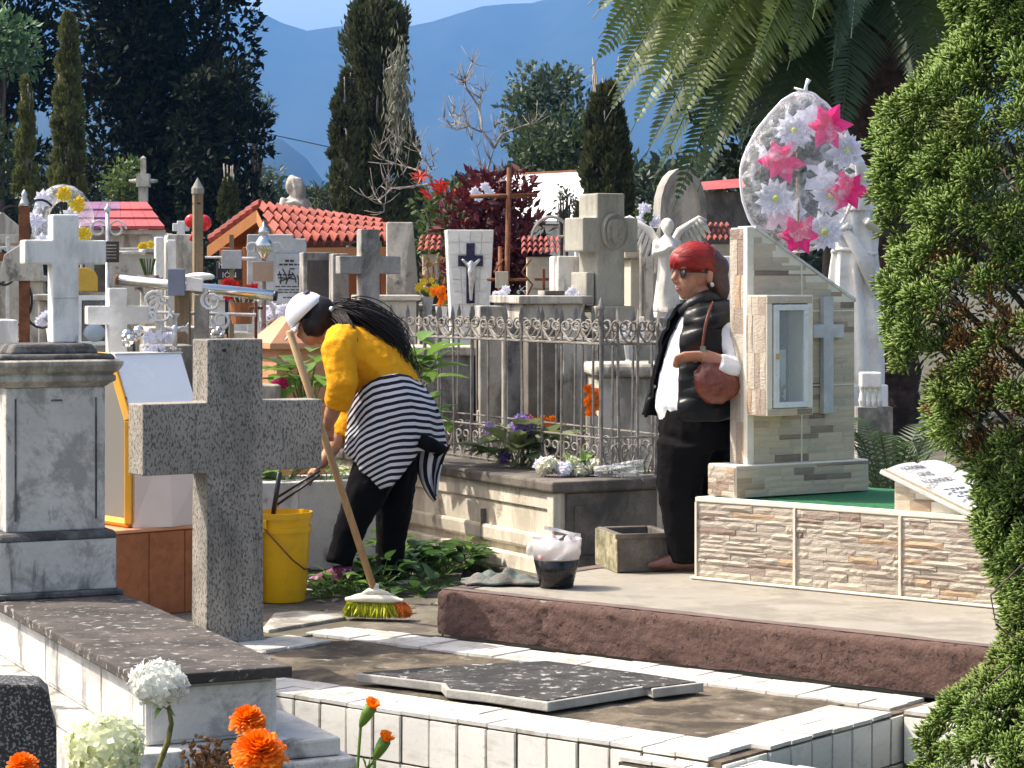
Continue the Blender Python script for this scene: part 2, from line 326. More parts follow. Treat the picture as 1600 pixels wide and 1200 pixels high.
# adjoining low tiled wall running on to the right
AW = thing('tiled_wall', 'low white tiled wall running on from the near corner of the tiled grave', 'wall', Vector((-1.534, 8.834, 0)) + U * 2.43 - V * .03, -39)
b = MB(); b.box(0, 1.6, -.012, .25, -.4, -.045); b.build('core', m_grout, AW)
for i in range(12):
    for j in range(2): link('tile', tile_t, None, AW, loc=(i * TW + .003, j * TW - .018, -.03 + random.gauss(0, .0015)), rot=(random.gauss(0, .008), random.gauss(0, .008), 0))
    link('tile', tile_f, None, AW, loc=(i * TW + .003, -.026, -.05 - TH))
BW = thing('tiled_kerb', 'white tiled strip at the foot of the brown kerb, beyond the grave corner', 'kerb', Vector((-1.534, 8.834, 0)) + U * 2.79 + V * 1.06, -39)
b = MB(); b.box(0, .6, .01, .25, -.4, -.014); b.build('core', m_grout, BW)
for i in range(4):
    for j in range(2): link('tile', tile_t, None, BW, loc=(i * TW + .003, j * TW + .003, random.gauss(0, .0015)))
    link('tile', tile_f, None, BW, loc=(i * TW + .003, 0, -.018 - TH))
# broken ledger slab lying on it
LS = thing('ledger_slab', 'cracked blackened marble slab with pale edges lying on the tiled grave', 'slab')
pt = [G(555, 1052, .035), G(640, 1062, .035), G(690, 1068, .035), G(697, 1077, .035), G(760, 1084, .035), G(856, 1098, .035), G(1010, 1073, .035), G(1020, 1077, .035), G(1100, 1067, .035), G(1010, 1053, .035), G(855, 1033, .035), G(690, 1041, .035)]
poly = [(p.x, p.y) for p in pt]
if sum(poly[i][0] * poly[(i + 1) % 12][1] - poly[(i + 1) % 12][0] * poly[i][1] for i in range(12)) < 0: poly = poly[::-1]
b = MB(); b.prismz(poly, .004, .036); b.build('rim', m_marble_edge, LS, bevel=.004)
cx = sum(p[0] for p in poly) / 12; cy = sum(p[1] for p in poly) / 12
b = MB(); b.prismz([(cx + (x - cx) * .955, cy + (y - cy) * .955) for x, y in poly], .036, .0395); b.build('face', m_blackmarble, LS)
for k in range(5):
    mm = MB().ell((0, 0, 0), (.012, .008, .006), 6, 4).mesh('pebble')
    o = link('pebble', mm, m_conc_light, loc=G(random.choice([690, 800, 520, 930, 1080]) + k * 9, 1080 - k * 9, .012)); prop(o, 'small pale pebble on the mossy top of the tiled grave', 'pebble', 'pebbles on the tiled grave')

# ================================================================ brown kerb and terrace
TZ = .18; K0 = G(684, 990)
TE = thing('terrace', 'raised concrete terrace with a rough brown painted front kerb', 'terrace', (K0.x, K0.y, 0), -39)
bm = bmesh.new(); nxk, nzk = 130, 14
KL = 2.75
def kp(i, j):
    x = KL * i / nxk; t = j / nzk; z = TZ * t; y = 0.0
    if t > .82: q = (t - .82) / .18; y += .028 * (1 - math.sqrt(max(0, 1 - q * q)))
    y += .003 * fbm(x * 9 + z * 31, 2) + .003 * fbm(x * 31 + z * 57, 7) + random.gauss(0, .0016)
    if abs(x - .535 - .012 * math.sin(z * 60)) < .008: y += .015
    return (x, y, z - (.012 * max(0, fbm(x * 3, 4)) if j == 0 else 0))
b = MB(); b.grid([[kp(i, j) for i in range(nxk + 1)] for j in range(nzk + 1)])
b.build('kerb_face', m_kerb, TE, smooth=True)
b = MB(); b.grid([[(KL * i / nxk, .024 + (.065 + .018 * fbm(i * .11, 1)) * j / 3, TZ + .0015) for i in range(nxk + 1)] for j in range(4)]); b.build('kerb_top', m_kerbtop, TE)
b = MB(); b.box(.0, KL, .02, 3.1, -.02, TZ - .003); b.build('slab', m_terrace, TE, bevel=.008)
b = MB(); b.grid([[(-.002 - .004 * abs(fbm(j * .6, 3)), .012 + 1.1 * j / 30, TZ * (1 - i / 6.) + .001) for j in range(31)] for i in range(7)]); b.build('kerb_end', m_kerb, TE, smooth=True)
b = MB(); b.grid([[(.0 + (.075 + .015 * fbm(j * .5, 8)) * i / 2, .09 + 1.0 * j / 30, TZ + .0012) for i in range(3)] for j in range(31)]); b.build('kerb_side_top', m_kerbtop, TE)

# ================================================================ left tomb with pedestal and white cross
PH = 25.0; X0 = W(215, 1057, 6.80)
LT = thing('stepped_tomb', 'weathered whitewashed tomb with blackened flat lid and square pedestal at far left', 'tomb', (X0.x, X0.y, 0), PH)
wL, LL = .471, 1.80; zl = .294
b = MB(); b.box(-.0, wL, 0, LL + .45, zl - .034, zl); b.build('lid', m_lid, LT, bevel=.006)
b = MB(); b.box(.035, wL - .035, .04, LL + .40, .085, zl - .036); b.build('body', m_tombwhite, LT, bevel=.006)
for y0, y1 in ((.05, .50), (.515, 1.2), (1.215, 1.8)):
    b = MB(); b.box(.030, .04, y0, y1, .10, zl - .045); b.build('panel', m_tombwhite, LT, bevel=.004)
b = MB(); b.box(.05, wL - .05, .034, .046, .095, zl - .045); b.build('panel', m_tombgrey, LT, bevel=.004)  # greyer than the sides: shade of the front end in the colour, plus stains
b = MB(); b.box(-.05, wL + .13, -.06, LL + .5, .03, .083); b.box(-.085, wL + .165, -.1, LL + .55, -.40, .028); b.build('plinth', m_tombgrey, LT, bevel=.008)
# pedestal
y0 = LL - .02
Yp = 8.55
zb, z1, z2, z3, z4, z5 = zl, ZP(830, Yp), ZP(605, Yp), ZP(583, Yp), ZP(562, Yp), ZP(540, Yp)
pc = .222                                    # centre in local x
def pbox(h0, h1, half, name, m, bev=.006, tx=0):
    b = MB(); b.box(pc - half, pc + half, y0 + .23 - half, y0 + .23 + half, h0, h1, tx=tx, ty=tx); return b.build(name, m, LT, bevel=bev)
pbox(zb + .001, zb + .022, .235, 'foot', m_cap); pbox(zb + .022, z1 - .03, .215, 'base', m_tombgrey); pbox(z1 - .03, z1, .222, 'base_moulding', m_cap, .012, .012)
sh = pbox(z1, z2, .182, 'shaft', m_tombgrey)
b = MB()
for (x, zz0, zz1, wd) in ((pc - .15, z1 + .04, z2 - .04, .006), (pc + .144, z1 + .04, z2 - .04, .006)): b.box(x, x + wd, y0 + .044, y0 + .05, zz0, zz1)
b.build('panel_groove', m_cap, sh)
b = MB(); b.box(pc - .018, pc + .022, y0 + .043, y0 + .05, z2 - .05, z2 - .044); b.build('stain_hole', m_cap, sh)
prof = [(.184, z2), (.196, z2 + .012), (.214, z2 + .022), (.214, z3 - .012), (.204, z3 - .004), (.222, z3 + .006), (.236, z3 + .03), (.236, z4 - .006), (.22, z4)]
b = MB()
n = len(prof); vs = []; fs = []
for h, z in prof: vs += [(pc - h, y0 + .23 - h, z), (pc + h, y0 + .23 - h, z), (pc + h, y0 + .23 + h, z), (pc - h, y0 + .23 + h, z)]
for i in range(n - 1):
    for j in range(4): fs.append((i * 4 + j, i * 4 + (j + 1) % 4, (i + 1) * 4 + (j + 1) % 4, (i + 1) * 4 + j))
fs.append(tuple(range(n * 4 - 4, n * 4))); b.add(vs, fs); b.build('cornice', m_conc_light, LT, bevel=.003)
pbox(z4 + .0005, z4 + .02, .215, 'cap_step', m_cap, .008, .01); pbox(z4 + .02, z5 + .005, .165, 'cap', m_cap, .01, .02)

def cross_mesh(w, d, h, arm_z0, arm_z1, aL, aR, taper=0):
    b = MB(); h2 = w / 2
    poly = [(-h2 - taper, 0), (h2 + taper, 0), (h2, arm_z0), (h2 + aR, arm_z0), (h2 + aR, arm_z1), (h2, arm_z1), (h2, h), (-h2, h), (-h2, arm_z1), (-h2 - aL, arm_z1), (-h2 - aL, arm_z0), (-h2, arm_z0)]
    n = 12; vs = [(x, 0, z) for x, z in poly] + [(x, d, z) for x, z in poly]
    fs = [(0, 1, 2, 11), (11, 2, 5, 8), (8, 5, 6, 7), (2, 3, 4, 5), (9, 10, 11, 8)]
    fs = fs + [tuple(i + n for i in f[::-1]) for f in fs] + [(i, i + n, (i + 1) % n + n, (i + 1) % n) for i in range(n)]
    b.add(vs, fs); return b
c = W(103, 538, 8.72); zc0 = z5 + .005
CX = thing('white_cross', 'thick white painted cross standing on the old square pedestal', 'cross', (c.x, c.y, zc0), PH)
cross_mesh(.098, .082, ZP(335, 8.72) - zc0, ZP(413, 8.72) - zc0, ZP(375, 8.72) - zc0, .104, .104).build('cross_body', m_whitepaint, CX, bevel=.007)
b = MB(); b.box(-.049, .049, -.002, .0, .165, .167); b.build('joint', m_tombgrey, CX)

# ================================================================ grey terrazzo cross
c = W(368, 1001, 9.42)
TC = thing('terrazzo_cross', 'big grey speckled terrazzo cross standing at the head of the tiled grave', 'cross', (c.x, c.y, -.01), 33)
cross_mesh(.245, .14, 1.214, ZP(738, 9.4) + .01, ZP(628, 9.4) + .01, .277, .268, taper=.004).build('cross_body', m_terrazzo, TC, bevel=.006)
b = MB(); b.box(-.15, .15, -.03, .19, -.01, .035, tx=.03, ty=.03); b.build('foot', m_terrazzo, TC, bevel=.006)
b = MB(); b.lathe([(.007, 0), (.007, .004)], 10, X=T(-.05, -.001, 1.17) @ Matrix.Rotation(R(90), 4, 'X')); b.build('nail_hole', m_blackpaint, TC)

# ================================================================ white chapel niche on a terracotta base
c = W(199, 960, 10.15)
NB = thing('niche_tomb', 'white glazed tomb house with orange framed glass front on a terracotta tiled base', 'tomb', (c.x, c.y, 0), 40)
zb = ZP(822, 10.25)
b = MB(); b.box(-.10, .62, -.04, .75, -.02, zb - .015); b.build('base', m_orange_tile, NB, bevel=.004)
for i in range(4):
    for j in range(1):
        b = MB(); b.box(-.098 + i * .18, -.098 + i * .18 + .176, -.046, -.039, .0, zb - .02); b.build('tile', m_orange_tile, NB, bevel=.002)
b = MB(); b.box(-.115, .635, -.055, .77, zb - .015, zb); b.build('base_top', m_terra_light, NB, bevel=.004)
HW, zs, zt_ = .5, ZP(655, 10.3), ZP(552, 10.45)   # hexagon in local y, extruded along local x
hexa = [(0, zb), (0, zs), (.16, zt_), (.46, zt_), (.62, zs), (.62, zb)]
def xprism(poly, x0, x1):
    b = MB(); n = len(poly); b.add([(x0, y, z) for y, z in poly] + [(x1, y, z) for y, z in poly], [tuple(range(n)), tuple(range(2 * n - 1, n - 1, -1))] + [(i, i + n, (i + 1) % n + n, (i + 1) % n) for i in range(n)]); return b
b = xprism(hexa, .03, .37); b.build('shell', m_whitetile_shiny, NB, bevel=.004, fix=True)
b = MB(); b.box(.03, .37, -.012, -.001, zb + .001, zs - .02); b.build('side_wall', m_pinkish, NB, bevel=.003)
b = MB(); b.add([(.18, -.07, zb + .001), (.4, -.02, zb + .001), (.4, -.013, zs - .15), (.2, -.013, zs - .03), (.02, -.013, zb + .001)], [(0, 1, 2, 3), (0, 3, 4)]); b.build('side_fin', m_pinkish, NB, fix=True)
b = MB(); b.box(.03, .375, .155, .165, zt_ - .001, zt_ + .004); b.build('roof_joint', m_tombwhite, NB)
# frame bars on the front (local x = 0 plane)
hx = [(.01, zb + .02), (.01, zs), (.165, zt_ - .012), (.455, zt_ - .012), (.61, zs), (.61, zb + .02)]
for i in range(6):
    p, q = hx[i], hx[(i + 1) % 6]
    d = Vector((0, q[0] - p[0], q[1] - p[1])).normalized()
    b = MB(); b.tube([(.012, p[0], p[1]), (.012, q[0], q[1])], .022, 4, up=(1, 0, 0)); b.build('frame_bar', m_orangeframe, NB, bevel=.004)
b = xprism([(y * .96 + .012, z - .004) for y, z in hx], .014, .02); b.build('pane', glassm('dark_pane', (.25, .24, .22), .75, .05), NB, fix=True)
b = MB(); b.box(.02, .028, .05, .57, zb + .02, zs + .1); b.build('back_panel', m_conc_dark, NB)  # dark backing, the shaded inside put into its colour

# ================================================================ dark tomb with wrought iron fence
PT = 28.0; c = W(868, 752, 11.35)
zl2 = c.z
FT = thing('fenced_tomb', 'old stone tomb with moulded pale side, end toned dark as shade and dark lid, carrying the iron fence', 'tomb', (c.x, c.y, 0), PT)
TLn, TWd = 2.9, .60           # local y = length (away), local x = width
b = MB(); b.box(-.04, TWd + .14, -.04, TLn + .6, zl2 - .055, zl2)
lid = b.build('lid', m_conc_dark, FT, bevel=.012)
b = MB(); b.box(0, TWd, 0, TLn, 0, zl2 - .056); b.build('body', m_tombbeige, FT, bevel=.008)
b = MB(); b.box(-.012, -.0005, 0, TLn - .02, zl2 - .14, zl2 - .057); b.build('frieze', m_tombbeige, FT, bevel=.004)
b = MB(); b.box(-.03, -.0005, .06, TLn, .135, .215); b.build('base_moulding', m_tombbeige, FT, bevel=.018)
b = MB(); b.box(-.055, -.0005, .02, TLn, 0, .10); b.build('plinth_moulding', m_tombbeige, FT, bevel=.006)
for y in (.72, 1.75):
    b = MB(); b.box(-.0315, -.0005, y, y + .004, .136, zl2 - .19); b.build('joint', m_conc_dark, FT)
b = MB(); b.box(-.02, .022, -.014, .05, 0, zl2 - .057); b.build('corner_pilaster', m_tombbeige, FT, bevel=.006)
b = MB(); b.box(.05, TWd - .04, -.02, -.0005, .02, zl2 - .06); b.build('shaded_end_panel', m_conc_dark, FT, bevel=.006)  # dark colour carries the shade on this end face
b = MB(); b.box(.09, TWd - .08, -.028, -.02, .12, zl2 - .12); b.build('shaded_end_inset', m_conc_dark, FT, bevel=.01)
b = MB(); b.box(-.1, TWd + .05, -.06, TLn, -.02, .03); b.build('footing', m_path, FT, bevel=.01)

# iron fence on the lid: near long side, near short side, far long side
def spiral(cx, cz, r0, r1, a0, turns, n=14, y=0):
    return [(cx + (r0 + (r1 - r0) * i / n) * math.cos(a0 + turns * 2 * math.pi * i / n), y, cz + (r0 + (r1 - r0) * i / n) * math.sin(a0 + turns * 2 * math.pi * i / n)) for i in range(n + 1)]
FH, PITCH = .83, .1
bar_me = MB().tube([(0, 0, 0), (0, 0, FH - .09)], .0078, 6)
bar_me.tube([(0, 0, FH - .09), (0, 0, FH - .075), (0, 0, FH - .045), (0, 0, FH)], [(.006, .006), (.013, .004), (.013, .004), (.001, .001)], 6); bar_me = bar_me.mesh('bar'); bar_me.materials.append(m_iron)
sc = MB(); hp = PITCH / 2
for sgn in (-1, 1):      # heart scroll between two bars at the top
    pts = [(0, 0, FH - .175)] + [(sgn * hp * t, 0, FH - .175 + .075 * (t ** 1.6)) for t in (.3, .6, .85)] + [(sgn * (hp * .52 + hp * .36 * math.cos(a)), 0, FH - .095 + .022 * math.sin(a)) for a in [x * math.pi / 6 for x in range(0, 13)]] + [(sgn * (hp * .52 + .006), 0, FH - .095)]
    sc.tube(pts, .0055, 5)
sc_me = sc.mesh('heart_scroll'); sc_me.materials.append(m_iron)
sb = MB()
for sgn in (-1, 1):
    pts = [(sgn * .006, 0, .015), (sgn * .014, 0, .05), (sgn * .034, 0, .10), (sgn * .036, 0, .135)] + [(sgn * (.022 + .014 * math.cos(a)), 0, .135 + .018 * math.sin(a)) for a in [x * math.pi / 5 for x in range(1, 9)]]
    sb.tube(pts, .005, 5)
    sb.tube([(sgn * (.024 + .015 * math.cos(a)), 0, .03 + .02 * math.sin(a)) for a in [x * math.pi / 5 for x in range(0, 9)]], .004, 5)
sb_me = sb.mesh('base_scroll'); sb_me.materials.append(m_iron)
FE = thing('iron_fence', 'grey wrought iron fence with spear tips and heart scrolls around the stone tomb', 'fence', (c.x, c.y, zl2), PT)
def run(x0, y0, dx, dy, n, pitch):
    ang = math.atan2(dy, dx)
    for i in range(n + 1):
        p = (x0 + dx * pitch * i, y0 + dy * pitch * i, 0); jit = (random.gauss(0, .012), random.gauss(0, .012), ang)
        link('bar', bar_me, None, FE, loc=p, rot=jit)
        if i < n:
            q = (x0 + dx * pitch * (i + .5), y0 + dy * pitch * (i + .5), 0)
            for nm, me_ in (('heart_scroll', sc_me), ('base_scroll', sb_me)):
                o_ = link(nm, me_, None, FE, loc=q, rot=(0, 0, ang)); o_.scale = (pitch / PITCH, 1, 1)
    for z, r in ((FH - .178, .007), (.19, .005), (.012, .005)):
        b = MB(); b.tube([(x0, y0, z), (x0 + dx * pitch * n, y0 + dy * pitch * n, z)], r, 6); b.build('rail', m_iron, FE)
FX, FY = .31, .10
run(FX, FY, 0, 1, 14, .2); run(FX, FY, 1, 0, 4, .104); run(FX + .416, FY, 0, 1, 14, .2)
b = MB(); b.tube([(FX, FY, 0), (FX, FY, FH - .05)], .008, 8); b.lathe([(.008, 0), (.016, .01), (.009, .03), (.018, .045), (.018, .055), (.002, .10)], 10, (FX, FY), T(0, 0, FH - .05)); b.build('corner_post', m_iron, FE)
# ================================================================ ledgestone grave with stele on the terrace
def ledge_mat(name, cols, rough=.85, bump=.5):
    m, n, l, b = _m(name); oi = n.new('ShaderNodeObjectInfo'); cr = n.new('ShaderNodeValToRGB'); cr.color_ramp.interpolation = 'CONSTANT'
    e = cr.color_ramp.elements
    for k, (t, c) in enumerate(cols):
        x = e[k] if k < 2 else e.new(t)
        x.position = t; x.color = (*c, 1)
    l.new(oi.outputs['Random'], cr.inputs[0]); p = _pos(n, l, (1, 1, 2.2))
    c = _mix(n, l, _mul(n, l, _ramp(n, l, _noise(n, l, p, 22, 6, .65), .4, .7), .35), cr.outputs[0], (.36, .30, .23)); l.new(c, b.inputs['Base Color'])
    b.inputs['Roughness'].default_value = rough; bp = n.new('ShaderNodeBump'); bp.inputs['Strength'].default_value = bump; bp.inputs['Distance'].default_value = .008
    l.new(_noise(n, l, p, 60, 6, .6), bp.inputs['Height']); l.new(bp.outputs[0], b.inputs['Normal']); return m
m_ledge = ledge_mat('ledgestone', [(0, (.47, .41, .335)), (.26, (.43, .375, .31)), (.46, (.49, .43, .35)), (.62, (.37, .315, .26)), (.75, (.31, .245, .20)), (.86, (.43, .30, .19)), (.93, (.26, .185, .145))], bump=.7)
m_ledge_flat = ledge_mat('printed_ledgestone', [(0, (.52, .43, .31)), (.3, (.47, .40, .30)), (.54, (.54, .455, .34)), (.72, (.43, .365, .28)), (.82, (.25, .19, .145)), (.89, (.36, .26, .18)), (.95, (.20, .145, .11))], bump=.15)
m_cream = stone('cream_grout', (.72, .67, .56), .08, 8, .8, bump=.15)
m_alu = plain('white_aluminium', (.66, .70, .71), .35, .2)
m_turf_stuff = stone('green_turf', (.03, .17, .07), .25, 60, .95, bump=.8, bump_scale=250)
def rough_stone(seed, rough=.35):
    r = random.Random(seed); b = MB(); nx, nz = 5, 3; P = {}
    for i in range(nx):
        for k in range(nz):
            ed = i in (0, nx - 1) or k in (0, nz - 1)
            P[i, k] = (i / (nx - 1), -(1.0 if not ed else .55) * (1 - rough + rough * r.random() * 1.6), k / (nz - 1))
    vs = [P[i, k] for k in range(nz) for i in range(nx)]; n = len(vs)
    fs = [(k * nx + i, k * nx + i + 1, (k + 1) * nx + i + 1, (k + 1) * nx + i) for k in range(nz - 1) for i in range(nx - 1)]
    ring = [i for i in range(nx)] + [k * nx + nx - 1 for k in range(1, nz)] + [(nz - 1) * nx + i for i in range(nx - 2, -1, -1)] + [k * nx for k in range(nz - 2, 0, -1)]
    vs += [(vs[i][0], 0.05, vs[i][2]) for i in ring]; m = len(ring)
    fs += [(ring[j], n + j, n + (j + 1) % m, ring[(j + 1) % m]) for j in range(m)]
    b.add(vs, fs); return b.mesh('ledge_stone')
LED = [rough_stone(i) for i in range(10)]; FLT = [rough_stone(40 + i, .12) for i in range(4)]
for q in LED: q.materials.append(m_ledge)
for q in FLT: q.materials.append(m_ledge_flat)
def ledges(parent, x0, x1, z0, z1, y, lib, depth, hr, lr, top=None, side=None, mat=None, vert=False):
    """rows of stones over a rectangle in the xz plane; side: rotate onto the end face"""
    z = z0
    while z < z1 - .006:
        h = random.uniform(*hr); h = h if z + h < z1 - .008 else z1 - z
        x = x0 - random.uniform(0, lr[0])
        while x < x1 - .002:
            l_ = random.uniform(*lr); a, e = max(x, x0), min(x + l_, x1)
            if x1 - e < .02: e = x1
            zz, hh = z, h
            if top:                                           # clip by a sloping top
                lim = min(top(a), top(e)) - .004
                if zz > lim - .006: x = e if e > x else x1; continue
                hh = min(h, lim - zz)
            if e - a > .008:
                me = random.choice(lib)
                if side is None: o = link('stone', me, None, parent, loc=(a, y, zz)); o.scale = (e - a - .0012, depth * random.uniform(.45, 1.1), hh - .001)
                else: o = link('stone', me, None, parent, loc=(side, y - (a - x0), zz), rot=(0, 0, -math.pi / 2)); o.scale = (e - a - .0012, depth * random.uniform(.45, 1.1), hh - .001)
            x = x + l_ if e < x1 else x1
        z += h
c = G(1088, 904, TZ); ZW = .525
SG = thing('ledgestone_grave', 'beige stacked-stone clad grave with green turf top on the raised terrace', 'grave', (c.x, c.y, TZ), -40)
GH = ZW - TZ
b = MB(); b.box(.006, 2.0, .006, .95, 0, GH - .02); b.build('core', m_cream, SG)
b = MB(); b.box(-.004, 2.0, -.004, .05, GH - .02, GH); b.build('edge_trim', m_cream, SG, bevel=.004)
b = MB(); b.box(-.004, .04, .05, .95, GH - .02, GH - .001); b.build('edge_trim', m_cream, SG, bevel=.004)
for i in range(4):
    ledges(SG, .495 * i + .006, .495 * (i + 1) - .006, .012, GH - .022, .004, LED, .011, (.017, .032), (.06, .23))
    b = MB(); b.box(.495 * (i + 1) - .005, .495 * (i + 1) + .005, -.010, .006, 0, GH - .02); b.build('panel_joint', m_cream, SG)
b = MB(); b.box(-.003, .006, -.008, .012, 0, GH - .02); b.build('panel_joint', m_cream, SG)
b = MB(); b.box(-.02, 2.0, -.022, .006, 0, .010); b.build('foot_joint', m_cream, SG, bevel=.004)
o = MB(); o.box(.05, 1.98, .055, .93, GH - .019, GH - .006); o.build('turf', m_turf_stuff, SG)
# stele
c = G(1150, 779, ZW); PS = 33.0
SL = thing('stele', 'tall beige tiled stele with sloping top, glazed niche and grey marble cross', 'stele', (c.x, c.y, ZW), PS)
BH = ZP(727, 9.95) - ZW; sw, sd_ = .735, .19
b = MB(); b.box(.0, sw, .0, sd_, 0, BH); b.build('base', m_cream, SL, bevel=.005)
ledges(SL, .004, sw - .004, .006, BH - .006, .0, FLT, .004, (.022, .034), (.06, .19))
ledges(SL, .004, sd_ - .004, .006, BH - .006, sd_ - .004, LED, .006, (.022, .034), (.05, .1), side=-.001)
hL, hR = ZP(356, 10.05) - ZW, ZP(469, 10.25) - ZW
sx0, sx1, sy0, sy1 = .085, .68, .03, .145
slope = lambda x: hL + (hR - hL) * max(0, (x - sx0 - .045)) / (sx1 - sx0 - .045)
b = MB(); b.prism([(sx0, BH), (sx1, BH), (sx1, hR), (sx0 + .045, hL), (sx0, hL)], sy0, sy1); b.build('body', m_cream, SL, bevel=.004)
nz0, nz1 = ZP(650, 9.9) - ZW, ZP(461, 9.95) - ZW
ledges(SL, sx0 + .03, sx1 - .003, BH + .003, hL, sy0, FLT, .004, (.022, .033), (.05, .19), top=slope)
ledges(SL, .003, sy1 - sy0 - .003, BH + .003, hL - .004, sy1, LED, .006, (.10, .19), (.03, .06), side=sx0)
b = MB(); b.box(sx0 + .29, sx0 + .296, sy0 - .0055, sy0, BH, slope(sx0 + .29) - .01); b.build('tile_joint', m_cream, SL)
for zz in (ZP(604, 10.1) - ZW, ZP(487, 10.1) - ZW):
    b = MB(); b.box(sx0 + .02, sx1, sy0 - .0055, sy0, zz, zz + .005); b.build('tile_joint', m_cream, SL)
b = MB(); b.box(sx0 - .006, sx0 + .03, sy0 - .007, sy0 + .02, BH, hL + .003); b.build('edge_trim', m_cream, SL, bevel=.003)
d_ = Vector((sx1 - sx0 - .045, 0, hR - hL)); 
b = MB(); b.add([(sx0 + .04, sy0 - .006, hL - .004), (sx1 + .004, sy0 - .006, hR - .008), (sx1 + .004, sy0 - .006, hR + .006), (sx0 + .04, sy0 - .006, hL + .008), (sx0 + .04, sy1, hL - .004), (sx1 + .004, sy1, hR - .008), (sx1 + .004, sy1, hR + .006), (sx0 + .04, sy1, hL + .008)],
      [(0, 1, 2, 3), (7, 6, 5, 4), (0, 4, 5, 1), (3, 2, 6, 7), (1, 5, 6, 2), (0, 3, 7, 4)]); b.build('slope_trim', m_ironwhite, SL)
# niche box
bx0, bx1, by0 = sx0 - .004, sx0 + .245, sy0 - .135
nb = MB(); fw = .03
nb.box(bx0, bx1, by0, sy0, nz0, nz0 + .03); nb.box(bx0, bx1, by0, sy0, nz1 - .035, nz1); nb.box(bx0, bx0 + fw, by0, sy0, nz0 + .03, nz1 - .035); nb.box(bx1 - fw, bx1, by0, sy0, nz0 + .03, nz1 - .035)
NBX = nb.build('niche_box', m_cream, SL, bevel=.003)
ledges(SL, .002, sy0 - by0 - .002, nz0 + .004, nz1 - .004, sy0, LED, .007, (.09, .17), (.022, .05), side=bx0 + .001)
ledges(SL, bx0 + .004, bx1 - .004, nz0 + .002, nz0 + .028, by0, FLT, .003, (.026, .027), (.05, .12))
ledges(SL, bx0 + .004, bx1 - .004, nz1 - .033, nz1 - .006, by0, FLT, .003, (.026, .027), (.05, .12))
b = MB(); b.box(bx0 + .03, bx1 - .03, sy0 - .012, sy0 - .008, nz0 + .03, nz1 - .035); b.build('niche_back', m_conc_dark, NBX)
dx0, dx1, dz0, dz1 = bx0 + .034, bx1 - .034, nz0 + .034, nz1 - .04
DR = MB(); q = .024
for a in ((dx0, dx1, dz0, dz0 + q), (dx0, dx1, dz1 - q, dz1), (dx0, dx0 + q, dz0 + q, dz1 - q), (dx1 - q, dx1, dz0 + q, dz1 - q)): DR.box(a[0], a[1], by0 - .012, by0 + .006, a[2], a[3])
DR = DR.build('niche_door', m_alu, SL, bevel=.002)
b = MB(); b.box(dx0 + q, dx1 - q, by0 - .004, by0 - .001, dz0 + q, dz1 - q); b.build('pane', m_glassdark, DR)
b = MB(); b.box(dx0 + .006, dx0 + .014, by0 - .024, by0 - .011, (dz0 + dz1) / 2 - .012, (dz0 + dz1) / 2 + .012); b.build('latch', m_gold, DR, bevel=.002)
b = MB(); b.box(dx0 + q, dx1 - q - .02, sy0 - .05, sy0 - .045, dz0 + q, dz0 + .24); b.build('memorial_card', plain('pale_card', (.55, .63, .62), .6), NBX)
b = MB(); b.tube([(dx0 + .075, sy0 - .07, dz0 + .13), (dx0 + .1, sy0 - .07, dz0 + .05)], .008, 6); b.tube([(dx0 + .07, sy0 - .072, dz0 + .04), (dx0 + .105, sy0 - .072, dz0 + .075), (dx0 + .115, sy0 - .072, dz0 + .09)], .007, 6); b.ell((dx0 + .08, sy0 - .07, dz0 + .03), (.03, .02, .02), 8, 5)
b.build('niche_crucifix', m_wood, NBX)
cr = cross_mesh(.055, .028, ZP(463, 10.05) - ZP(648, 10.05), ZP(528, 10.05) - ZP(648, 10.05), ZP(507, 10.05) - ZP(648, 10.05), .058, .06).build('marble_cross', stone('grey_white_marble', (.50, .51, .52), .12, 9, .5, dirt=(.36, .37, .39), dirt_amt=.6, dirt_scale=7, bump=.05), SL, bevel=.003, loc=(sx0 + .42, sy0 - .033, ZP(648, 10.1) - ZW))
# open book stone
BK = thing('book_stone', 'white marble open book tilted on a small tiled wedge', 'headstone', G(1398, 797, ZW), -40)
b = MB(); b.add([(0, 0, 0), (.36, 0, 0), (.36, .44, 0), (0, .44, 0), (0, 0, .125), (.30, 0, .012), (.30, .44, .012), (0, .44, .125)], [(3, 2, 1, 0), (0, 1, 5, 4), (2, 3, 7, 6), (4, 5, 6, 7), (0, 4, 7, 3), (1, 2, 6, 5)]); b.build('wedge', m_cream, BK)
ledges(BK, .004, .30, .004, .12, -.001, FLT, .004, (.03, .04), (.06, .13), top=lambda x: .125 - .38 * x)
tl = math.atan2(.113, .30)
BKM = T(-.05, -.03, .155) @ Matrix.Rotation(tl, 4, 'Y')
b = MB(); b.box(0, .44, 0, .52, -.012, .006, BKM); b.build('book_base', m_marble, BK, bevel=.004)
for s_ in (0, 1):
    rows = []
    for j in range(9):
        t = j / 8; y = (.012 + .248 * t) if s_ == 0 else (.508 - .248 * t)
        rows.append([tuple(BKM @ Vector((x, y, .008 + .022 * math.sin(min(1, t * 1.6) * math.pi * .5) * (1 if t < .93 else .55)))) for x in (.012, .428)])
    b = MB(); b.grid(rows if s_ == 0 else rows[::-1])
    b.grid([[tuple(BKM @ Vector((x,   .012 if s_ == 0 else .508, z))) for x in (.012, .428)] for z in (.004, .009)])
    b.build('page', m_marble, BK, smooth=True)
b = MB(); b.box(.014, .43, .004, .011, .006, .016, BKM); b.build('page_edges', stone('page_edge_tan', (.5, .40, .28), .1, 30, .7), BK)
